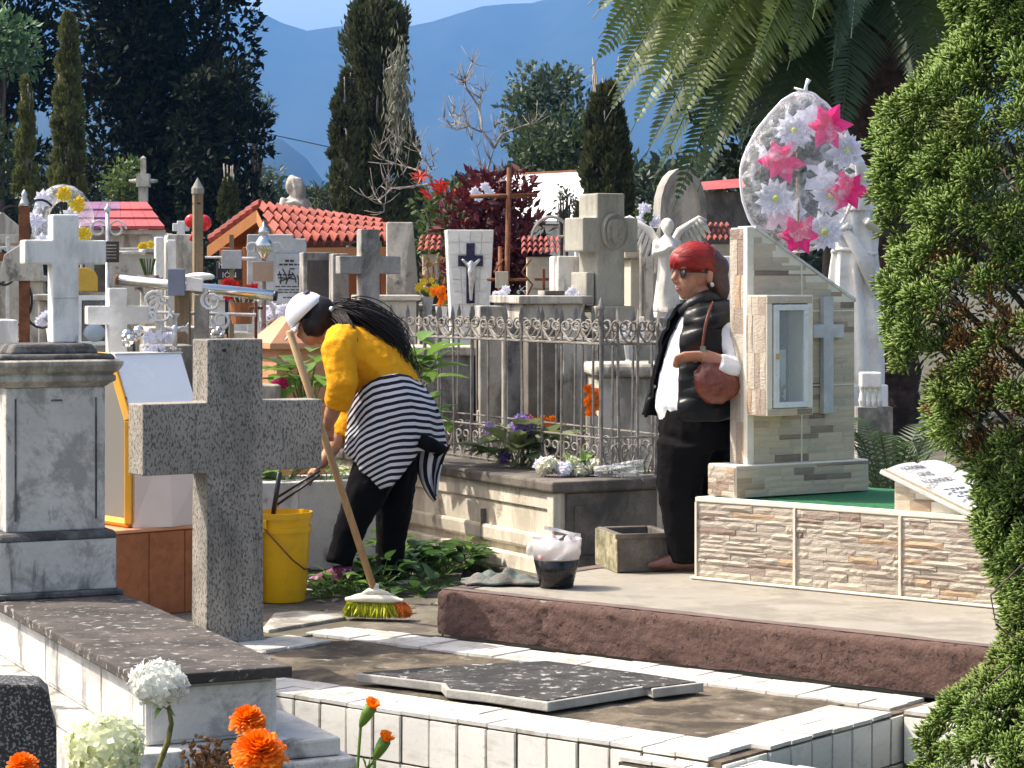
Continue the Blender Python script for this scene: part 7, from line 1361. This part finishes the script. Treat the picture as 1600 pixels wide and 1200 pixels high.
def hand(wrist, f, nrm_, s, curl_=1.0, k=1.0, thumb=1):
    """parts of a hand: wrist point, finger direction f, palm normal (fingers curl towards it), sideways s (towards the thumb when thumb=1)"""
    f, nrm_, s = Vector(f).normalized(), Vector(nrm_).normalized(), Vector(s).normalized(); wrist = Vector(wrist); out = []
    pc = wrist + f * .045 * k
    out.append(('t', [wrist - f * .01, wrist + f * .03 * k, wrist + f * .075 * k], [(.022 * k, .020 * k), (.036 * k, .016 * k), (.036 * k, .014 * k)], tuple(s)))
    for i, ln in enumerate((.066, .075, .070, .054)):
        p = wrist + f * .075 * k + s * (.027 - .018 * i) * k; d = f.copy(); pts = [p - f * .01]
        for j, fr in enumerate((.45, .32, .23)):
            ang = curl_ * (.55 + .35 * j); d = (f * math.cos(ang * (j + 1) * .75) + nrm_ * math.sin(ang * (j + 1) * .75)).normalized(); p = p + d * ln * fr * k; pts.append(p.copy())
        out.append(('t', pts, [.0095 * k, .009 * k, .0085 * k, .0065 * k]))
    tb = wrist + f * .022 * k + s * .030 * k * thumb; d1 = (f * .6 + s * .65 * thumb + nrm_ * .35).normalized(); d2 = (f * .75 + nrm_ * .65).normalized()
    out.append(('t', [tb - d1 * .012, tb + d1 * .03 * k, tb + d1 * .03 * k + d2 * .028 * k], [.012 * k, .0105 * k, .008 * k])); return out
# ---------------------------------------------------------------- bending woman
BY = 11.1; base = Vector(W(560, 905, BY)); base.z = 0
BWm = thing('person', 'woman in mustard top and white cap bending over, striped jersey tied round her waist', 'person', base)
def Q(px, py, dy=0.0): return W(px, py, BY + dy) - base
def cloth(name, m, parts, vox, parent, it=3, amp=.010, scl=.09):
    o = blob(name, m, parts, vox, parent, it); tx = bpy.data.textures.new(name, 'CLOUDS'); tx.noise_scale = scl; tx.noise_depth = 3
    t2 = bpy.data.textures.new(name, 'CLOUDS'); t2.noise_scale = scl * .38; t2.noise_depth = 2; d2_ = o.modifiers.new('creases', 'DISPLACE'); d2_.texture = t2; d2_.strength = amp * .45; d2_.mid_level = .5; d2_.texture_coords = 'GLOBAL'
    d = o.modifiers.new('folds', 'DISPLACE'); d.texture = tx; d.strength = amp; d.mid_level = .5; d.texture_coords = 'GLOBAL'; return o
hd = Q(490, 497)
hw = Vector((-.62, 0, -.78)).normalized()          # where the face points
gripN = Q(512, 676, -.06); gripF = Q(490, 736, -.02)
skin = [('e', hd, (.088, .075, .10)), ('e', hd + hw * .05 + Vector((.018, 0, -.03)), (.055, .055, .06)), ('e', hd + hw * .10, (.018, .014, .018)), ('t', [hd + Vector((.03, 0, -.03)), Q(522, 522)], [.052, .06]),
        ('e', hd + hw * .085 + Vector((.045, 0, -.045)), (.022, .026, .018)), ('e', hd + hw * .07 + Vector((.075, 0, -.045)), (.026, .03, .024)),
        ('t', [Q(632, 640), Q(600, 595), Q(560, 550), Q(530, 522)], [(.15, .11), (.15, .10), (.15, .09), (.10, .06)], YV),
        ('t', [Q(530, 527, -.17), Q(535, 598, -.24), Q(518, 648, -.16), Q(513, 664, -.09)], [.05, .045, .036, .026]),
        ('t', [Q(545, 545, .17), Q(545, 640, .14), Q(520, 700, .04), Q(500, 727, -.01)], [.05, .042, .036, .026]),
        ('t', [Q(605, 660, -.08), Q(560, 775, -.10), Q(533, 880, -.1)], [.09, .06, .04]), ('t', [Q(622, 660, .1), Q(615, 790, .13), Q(606, 885, .15)], [.09, .06, .04])]
skin += hand(Q(513, 660, -.09), (-.15, .35, -.9), (.3, .9, .2), (-.9, -.2, .15), 1.5, 1.0)
skin += hand(Q(501, 724, -.01), (-.7, -.1, -.7), (.55, .1, -.8), (0, -1, .1), 1.3, 1.0)
blob('body', m_skin, skin, .006, BWm, 1)
cloth('top', m_yellowcloth, [('t', [Q(640, 640), Q(616, 606), Q(588, 574), Q(556, 545), Q(538, 528), Q(524, 519)], [(.17, .10), (.18, .128), (.182, .142), (.19, .125), (.17, .095), (.07, .06)], YV),
     ('t', [Q(540, 527, -.12), Q(528, 545, -.20), Q(535, 598, -.245), Q(527, 634, -.19)], [.085, .082, .074, .062]), ('t', [Q(548, 540, .12), Q(545, 575, .2), Q(548, 640, .15), Q(532, 686, .07)], [.085, .08, .068, .055]), ('e', Q(556, 590), (.10, .15, .09))], .010, BWm, 3, .018, .07)
cloth('trousers', m_blackcloth, [('t', [Q(640, 625), Q(628, 665), Q(610, 700)], [(.19, .15), (.20, .155), (.18, .14)], YV), ('t', [Q(608, 690, -.07), Q(576, 760, -.1), Q(552, 815, -.11), Q(533, 868, -.11), Q(530, 880, -.11)], [.125, .105, .078, .062, .066]), ('t', [Q(622, 690, .08), Q(616, 780, .13), Q(612, 830, .14), Q(608, 886, .15)], [.12, .095, .075, .064])], .011, BWm, 3, .016, .08)
m_sneak = stone('purple_sneaker', (.20, .035, .10), .3, 30, .7, speck=(.5, .4, .45), speck_scale=40, speck_amt=.6, bump=.3)
for (x, y, dy, k) in ((532, 893, -.11, 1), (608, 886, .15, 0)):
    a = Q(x, y, dy); a.z = .055; sh_ = blob('shoe', m_sneak if k else m_blackcloth, [('t', [a + Vector((.05, 0, -.005)), a + Vector((-.04, 0, 0)), a + Vector((-.12, 0, -.02)), a + Vector((-.165, 0, -.03))], [(.042, .05), (.044, .05), (.044, .036), (.028, .022)], YV), ('t', [a + Vector((.01, 0, .0)), a + Vector((.012, 0, .06))], [.05, .05])], .008, BWm, 2)
    b = MB(); b.tube([a + Vector((.09, 0, -.047)), a + Vector((.05, 0, -.047)), a + Vector((-.08, 0, -.047)), a + Vector((-.18, 0, -.045))], [(.02, .010), (.048, .010), (.050, .010), (.028, .010)], 10, up=YV); b.build('sole', m_whitecloth, sh_, smooth=True)
# striped jersey tied as a wrap: lofted rings from waist to hem, stripes follow the loft
m, n, l, b_ = _m('navy_white_stripes'); uvn = n.new('ShaderNodeUVMap'); sp = n.new('ShaderNodeSeparateXYZ'); l.new(uvn.outputs[0], sp.inputs[0]); ml = _mul(n, l, sp.outputs[1], 1.0); fr = n.new('ShaderNodeMath'); fr.operation = 'FRACT'; l.new(ml, fr.inputs[0])
gt = n.new('ShaderNodeMath'); gt.operation = 'GREATER_THAN'; gt.inputs[1].default_value = .5; l.new(fr.outputs[0], gt.inputs[0]); l.new(_mix(n, l, gt.outputs[0], (.014, .012, .022), (.55, .55, .58)), b_.inputs['Base Color']); b_.inputs['Roughness'].default_value = .9; b_.inputs['Specular IOR Level'].default_value = .2; m_stripe = m
def loft_uv(name, rows, vs, m, parent, closed=True, solid=.006):
    b = MB(); b.grid(rows, closed=closed); me = b.mesh(name); uv = me.uv_layers.new(name='UVMap'); nn = len(rows[0])
    for p in me.polygons:
        for li in p.loop_indices: vi = me.loops[li].vertex_index; uv.data[li].uv = (vi % nn / nn, vs[vi // nn])
    o = link(name, me, m, parent, smooth=True); q = o.modifiers.new('thick', 'SOLIDIFY'); q.thickness = solid; return o
NR, NK = 96, 30; rows = []; vco = []
CT = [-1, -.75, -.5, -.25, 0, .25, .5, .75, 1]
TOP = [642, 618, 602, 592, 586, 583, 582, 585, 592]; BOT = [704, 722, 738, 760, 752, 728, 706, 698, 698]
for k in range(NK):
    f = k / (NK - 1); cx = np.interp(f, [0, .4, 1], [598, 613, 617]); rx = np.interp(f, [0, .25, .6, 1], [52, 64, 73, 75]); ry = np.interp(f, [0, .3, .7, 1], [.205, .235, .245, .235]); row = []; vr = []
    for i in range(NR):
        a = 2 * math.pi * i / NR; c_ = math.cos(a); fold = 1 + .035 * f * math.sin(a * 9 + f * 2.2) + .02 * f * math.sin(a * 17 + 2) + .012 * math.sin(a * 5 + f * 9)
        yt, yb = float(np.interp(c_, CT, TOP)), float(np.interp(c_, CT, BOT)); py = yt + (yb - yt) * f + 1.5 * math.sin(a * 7 + f * 5) * f
        p = Q(cx, py); row.append(p + Vector((c_ * M(rx, BY) * fold, math.sin(a) * ry * fold, 0))); vr.append((yb - yt) * f / 9.8 + .12 * math.sin(a * 6 + f * 4))
    rows.append(row); vco.append(vr)
o = loft_uv('striped_jersey', rows, [0] * NK, m_stripe, BWm)
for p in o.data.polygons:
    for li in p.loop_indices: vi = o.data.loops[li].vertex_index; o.data.uv_layers[0].data[li].uv = (0, vco[vi // NR][vi % NR])
fl = []; fv = []
for k in range(20):
    f = k / 19; c = Q(676, 700, -.12).lerp(Q(682, 778, -.1), f); wd = .075 * (1 - f) ** .7 + .004
    fl.append([c + Vector((-.02 * math.sin(f * 3) + wd * (q / 6 * 2 - 1) - .04 * (1 - f) * 0, .035 * math.sin(q * 1.3 + f * 4), (.03 * (q / 6 - .5)))) for q in range(7)]); fv.append(f * 2.2)
o = loft_uv('jersey_sleeve', fl, fv, m_stripe, BWm, closed=False)
for p in o.data.polygons:
    for li in p.loop_indices: vi = o.data.loops[li].vertex_index; o.data.uv_layers[0].data[li].uv = (0, (vi % 7) / 6 * 3.3 + (vi // 7) / 19 * .5)
b = MB(); b.tube([Q(655, 688, -.2), Q(672, 695, -.18), Q(690, 702, -.12), Q(676, 712, -.14)], [.03, .036, .03, .02], 8); b.build('jersey_knot', m_blackcloth, BWm, smooth=True)
# hair, cap
blob('hair', m_hairblack, [('e', hd + Vector((.022, 0, .012)), (.092, .086, .095)), ('e', hd + Vector((.06, 0, -.01)), (.07, .07, .07)), ('e', hd + Vector((.012, -.03, -.035)), (.062, .062, .055)), ('t', [hd + Vector((-.035, -.070, .0)), hd + Vector((-.03, -.068, -.055)), hd + Vector((-.02, -.06, -.085))], [.022, .014, .006])], .008, BWm, 1)
b = MB(); r5 = random.Random(4)
root = Q(518, 484)
for k in range(430):
    j = lambda s_: Vector((r5.gauss(0, s_), r5.gauss(0, s_ * 1.4), r5.gauss(0, s_))); e = r5.random()
    w_ = j(.026); strand(b, [root + w_ * .35, Q(550, 488) + w_, Q(585, 506) + w_ * 1.25 + j(.006), Q(610 + 6 * e, 532) + w_ * 1.2 + j(.008), Q(606 + 40 * e, 548 + 34 * e) + w_ * .9 + j(.012)], .0024)
for k in range(90):
    j = lambda s_: Vector((r5.gauss(0, s_), r5.gauss(0, s_), r5.gauss(0, s_))); w_ = j(.012); strand(b, [root + w_, Q(540, 502, -.12) + w_, Q(549, 530, -.165) + w_, Q(552, 560, -.165) + w_ * .6], .0024)
b.tube([root, Q(550, 488), Q(585, 506), Q(610, 530), Q(626, 556)], [.03, .042, .045, .038, .012], 10); b.build('ponytail', m_hairblack, BWm, smooth=True)
b = MB(); b.ell(tuple(Q(518, 483, -.04)), (.014, .03, .014)); b.build('hair_tie', m_whitecloth, BWm, smooth=True)
X_ = T(*(hd + Vector((-.012, 0, .012)))) @ Matrix.Rotation(R(-44), 4, 'Y')           # cap axis leans towards the face
rows = []
for k in range(9):
    a = k / 8 * math.pi / 2; rows.append([X_ @ Vector((.104 * math.cos(a) * math.cos(t_) - .006, .096 * math.cos(a) * math.sin(t_), .018 + .102 * math.sin(a))) for t_ in [i * 6.283 / 32 for i in range(32)]])
b = MB(); b.grid(rows, closed=True); cp = b.build('cap', m_whitecloth, BWm, smooth=True); q = cp.modifiers.new('thick', 'SOLIDIFY'); q.thickness = .006
b = MB(); b.grid([[X_ @ Vector((-.098 * math.cos(t_) - r_ * .075 * math.cos(t_ * 1.15), .094 * math.sin(t_) * (1 - .1 * r_), .022 - .02 * r_ - .02 * (1 - math.cos(t_)))) for t_ in [-.95 + i * 1.9 / 14 for i in range(15)]] for r_ in (0, .33, .66, 1)]); vz = b.build('cap_visor', m_whitecloth, cp, smooth=True); q = vz.modifiers.new('thick', 'SOLIDIFY'); q.thickness = .004
b = MB(); b.ell((0.052, -.02, .086), (.024, .03, .016), 10, 6, X_); b.build('cap_opening_patch', plain('navy_patch', (.05, .05, .09), .8), cp, smooth=True)  # dark patch added for the adjuster opening of the cap

# ---------------------------------------------------------------- standing woman
SY = 10.30; base = Vector(G(1052, 889, TZ)); base = Vector((base.x, SY, TZ))
SW = thing('person', 'red haired woman in glasses, black padded vest and white blouse holding a brown handbag', 'person', base)
def Q(px, py, dy=0.0): return W(px, py, SY + dy) - base
hd = Q(1086, 424); p1 = M(1, SY)
fx = lambda x, y, dy=0.0: Q(x, y, dy)
RM = T(*fx(1092, 425)) @ Matrix.Rotation(R(24), 4, 'Z') @ T(*(-fx(1092, 425)))
def turn(parts): return [('e', p[1], p[2], RM) if p[0] == 'e' else ('t', [RM @ Vector(q) for q in p[1]], *p[2:]) for p in parts]
def fh(x, y, dy=0.0): return RM @ fx(x, y, dy)
skin = turn([('e', fx(1092, 420), (.098, .076, .108)), ('e', fx(1070, 440), (.050, .058, .075)), ('e', fx(1078, 455), (.048, .052, .038)), ('e', fx(1066, 462), (.018, .024, .016)),
        ('t', [fx(1056, 420), fx(1050, 432), fx(1046, 438)], [.012, .014, .013]), ('e', fx(1051, 440), (.012, .020, .010)), ('e', fx(1056, 449), (.014, .026, .006)), ('e', fx(1058, 454), (.012, .024, .006)),
        ('e', fx(1060, 417), (.03, .062, .02)), ('e', fx(1099, 432, -.078), (.020, .014, .034))]) + [('t', [fx(1094, 450), fx(1098, 485)], [.058, .068]),
        ('t', [fx(1086, 640), fx(1086, 580), fx(1092, 520), fx(1098, 485)], [(.15, .12), (.14, .12), (.16, .11), (.08, .07)], YV),
        ('t', [fx(1126, 508, -.13), fx(1156, 574, -.205), fx(1122, 566, -.25), fx(1098, 556, -.262)], [.05, .042, .036, .030]), ('t', [fx(1100, 500, .15), fx(1100, 575, .2), fx(1070, 570, .1)], [.05, .042, .03]),
        ('t', [fx(1080, 650, -.07), fx(1066, 770, -.05), fx(1062, 878, -.04)], [.09, .06, .035]), ('t', [fx(1098, 650, .08), fx(1090, 770, .1), fx(1085, 878, .12)], [.09, .06, .035])]
skin += hand(fx(1098, 556, -.262), (-1, -.08, -.04), (.1, .45, -.85), (-.05, -.85, .4), 1.0, 1.12, -1)
blob('body', m_skin2, skin, .005, SW, 1)
# face details
for dy in (-.045, .045):
    b = MB(); b.tube([fh(1055.5, 427, dy * .88) + RM.to_3x3() @ Vector((.006 * abs(math.cos(a)), .026 * math.cos(a), .019 * math.sin(a))) for a in [i * 6.283 / 14 for i in range(15)]], .0028, 5); b.build('glasses_rim', m_black, SW)
    b = MB(); b.ell(tuple(fx(1056.5, 427, dy * .88)), (.004, .024, .017), 12, 8, RM); b.build('lens', plain('dark_lens', (.03, .025, .025), .06, spec=.9) if dy < 0 else bpy.data.materials['dark_lens'], SW, smooth=True)
    b = MB(); b.tube([fh(1057, 425, dy * 1.45), fh(1080, 425, dy * 1.80), fh(1104, 427, dy * 1.80)], .004, 5); b.build('glasses_temple', m_black, SW)
b = MB(); b.tube([fh(1056, 452.5, -.024), fh(1052.6, 452, 0), fh(1056, 452.5, .024)], [.003, .005, .003], 6); b.build('lips', plain('lip', (.26, .07, .06), .5), SW, smooth=True)
b = MB(); b.ell(tuple(fh(1100, 445, -.092)), (.009, .008, .011)); b.build('earring', m_ironwhite, SW, smooth=True)
blob('hair', m_hairred, turn([('e', fx(1086, 406), (.116, .092, .080)), ('e', fx(1076, 407), (.092, .086, .066)), ('e', fx(1058, 409), (.040, .068, .034))]), .006, SW, 3)
blob('hair_back', m_hairdark, turn([('e', fx(1104, 416), (.084, .094, .088)), ('e', fx(1112, 430), (.06, .086, .07))]), .007, SW, 2)  # back of the head: darker hair, with shade put into the colour too
rs = random.Random(12); hs_ = MB(); hd_ = MB()
def on(xf, th, lift=0.0):                                                               # a point on the hair ellipsoid, xf -1 front .. 1 back
    r_ = math.sqrt(max(0, 1 - xf * xf)); return RM @ (fx(1088, 407) + Vector((.121 * xf, .0935 * r_ * math.sin(th), .082 * r_ * math.cos(th) + lift)))
for k in range(620):
    th = rs.uniform(-1.3, 1.3); x0 = rs.uniform(-.1, .45)
    if rs.random() < .5: strand(hs_, [on(x0, th), on(x0 - .35, th * 1.02), on(max(-.8, x0 - .75), th * 1.05), on(-.93, th * 1.1, -.004), on(-.99, th * 1.2, -.022 - .026 * rs.random())], .0026)
    else:                                                                               # swept back over the ear to the bun
        t2 = -rs.uniform(.2, 1.5); strand(hs_ if rs.random() < .45 else hd_, [on(rs.uniform(-.75, .1), t2 * .75), on(rs.uniform(-.3, .2), t2 * 1.08, -.002), on(.35, t2 * 1.12 - .25, -.006), RM @ fx(1118, 424 + rs.uniform(-6, 16), -.075)], .0024)
for k in range(60):
    t2 = -1.0 - .6 * rs.random(); strand(hs_, [on(-.85 + .3 * rs.random(), t2 * .8, -.002), on(-.45 + .2 * rs.random(), t2 * 1.05, -.004), on(.1, t2 * 1.18, -.012), RM @ fx(1114, 432 + rs.uniform(-4, 8), -.082)], .0026)
hs_.build('hair_strands', m_hairred, SW, smooth=True); hd_.build('dark_hair_strands', m_hairdark, SW, smooth=True)
blob('hair_bun', m_hairdark, [('e', fx(1122, 418), (.050, .066, .056)), ('e', fx(1115, 436), (.042, .080, .075)), ('t', [fx(1114, 430), fx(1120, 455), fx(1120, 480)], [.068, .06, .035])], .008, SW, 1)
# blouse (shows down the open front and on the sleeves)
cloth('blouse', m_whitecloth, [('t', [fx(1092, 655), fx(1088, 630), fx(1088, 590), fx(1092, 545), fx(1098, 505), fx(1100, 478)], [(.18, .17), (.19, .182), (.18, .165), (.175, .14), (.16, .11), (.06, .07)], YV),
      ('t', [fx(1126, 508, -.13), fx(1150, 545, -.18), fx(1160, 577, -.21), fx(1142, 577, -.245), fx(1122, 568, -.262)], [.06, .064, .06, .052, .046]), ('t', [fx(1100, 500, .14), fx(1104, 575, .2), fx(1080, 572, .12)], [.07, .06, .045])], .010, SW, 3, .012, .06)
# padded vest with open front
rows = []; NK, NR = 64, 80
vk = [(474, 1108, 38, .12), (482, 1106, 46, .175), (500, 1100, 54, .205), (530, 1094, 56, .205), (565, 1090, 60, .212), (600, 1088, 64, .220), (630, 1086, 68, .228), (652, 1084, 70, .23)]
vkk = np.array(vk, float)
for k in range(NK):
    t_ = k / (NK - 1); py = 474 + 178 * t_; cx, rx, ry = [np.interp(py, vkk[:, 0], vkk[:, q]) for q in (1, 2, 3)]; quilt = .0075 * abs(math.sin(math.pi * (py - 474) / 36.0)) ** .5; c = fx(cx, py); row = []
    gap = R(np.interp(py, [474, 500, 560, 652], [14, 20, 27, 34])); a0_ = R(212)
    for i in range(NR):
        a = a0_ + gap + (2 * math.pi - 2 * gap) * i / (NR - 1); wr = .004 * math.sin(a * 6 + py * .12) + .002 * math.sin(a * 13 - py * .1); edge_ = .012 * (1 if i in (0, NR - 1) else 0)
        row.append(c + Vector(((p1 * rx + quilt + wr) * math.cos(a) , (ry + quilt + wr) * math.sin(a), .006 * math.sin(a * 5 + k))))
    rows.append(row)
b = MB(); b.grid(rows); v_ = b.build('padded_vest', m_puffer, SW, smooth=True); q = v_.modifiers.new('thick', 'SOLIDIFY'); q.thickness = .014; q.offset = -1
# far front panel hanging open to the left
rows = []
for k in range(24):
    t_ = k / 23; py = 490 + 158 * t_; x0 = np.interp(py, [490, 540, 650], [1060, 1030, 1002]); x1 = np.interp(py, [490, 540, 650], [1068, 1048, 1030]); quilt = .008 * abs(math.sin(math.pi * (py - 474) / 32.0)) ** .5
    rows.append([fx(x0 + (x1 - x0) * q / 8, py, .03 + .07 * q / 8 - quilt * 1.0) for q in range(9)])
b = MB(); b.grid(rows); v2 = b.build('vest_panel', m_puffer, SW, smooth=True); q = v2.modifiers.new('thick', 'SOLIDIFY'); q.thickness = .018
for k in range(4): b = MB(); b.lathe([(.0075, 0), (.0075, .005)], 10, X=T(*fx(1008 + 9 * (3 - k) * .8, 642 - 38 * k, .0)) @ Matrix.Rotation(R(90), 4, 'X')); b.build('snap_button', m_chrome, v2)
# collar
b = MB(); b.tube([fx(1064, 490, -.09), fx(1080, 478, -.115), fx(1104, 466, -.10), fx(1122, 468, 0), fx(1104, 466, .10), fx(1078, 478, .1)], [.022, .034, .038, .036, .036, .022], 8); b.build('vest_collar', m_puffer, SW, smooth=True)
b = MB(); b.tube([fx(1114, 474, -.17), fx(1108, 488, -.235), fx(1102, 510, -.262), fx(1098, 540, -.272), fx(1097, 562, -.272)], [(.013, .005)] * 5, 6); st = b.build('bag_strap', m_leather, None, smooth=True); BG = thing('handbag', 'reddish brown leather handbag hanging at the standing woman hip', 'handbag', base); st.parent = BG
b = MB(); b.box(-.012, .012, -.006, .006, -.014, .014, T(*fx(1098, 546, -.278))); b.build('strap_buckle', m_chrome, BG)
cloth('bag_body', m_leather, [('e', fx(1118, 602, -.27), (.088, .052, .078)), ('e', fx(1106, 590, -.27), (.062, .048, .062)), ('e', fx(1134, 600, -.26), (.062, .048, .07)), ('t', [fx(1096, 575, -.27), fx(1110, 566, -.27), fx(1135, 572, -.27)], [.018, .02, .018])], .008, BG, 2, .022, .08)
cloth('trousers', m_blackcloth, [('t', [fx(1090, 636), fx(1090, 668), fx(1090, 700)], [(.205, .165), (.215, .175), (.20, .155)], YV), ('t', [fx(1072, 690, -.09), fx(1062, 760, -.07), fx(1066, 815, -.06), fx(1068, 870, -.05), fx(1068, 880, -.05)], [.125, .10, .088, .066, .074]), ('t', [fx(1108, 690, .09), fx(1100, 765, .1), fx(1092, 820, .11), fx(1086, 878, .12)], [.125, .1, .085, .07])], .011, SW, 3, .016, .09)
for (x, dy) in ((1062, -.05), (1080, .12)):
    a = fx(x, 880, dy); a.z = .045; blob('shoe', m_shoe, [('t', [a + Vector((.07, 0, -.002)), a + Vector((0, 0, .002)), a + Vector((-.08, 0, -.010)), a + Vector((-.145, 0, -.022))], [(.036, .042), (.042, .044), (.042, .03), (.024, .018)], YV)], .007, SW, 2)
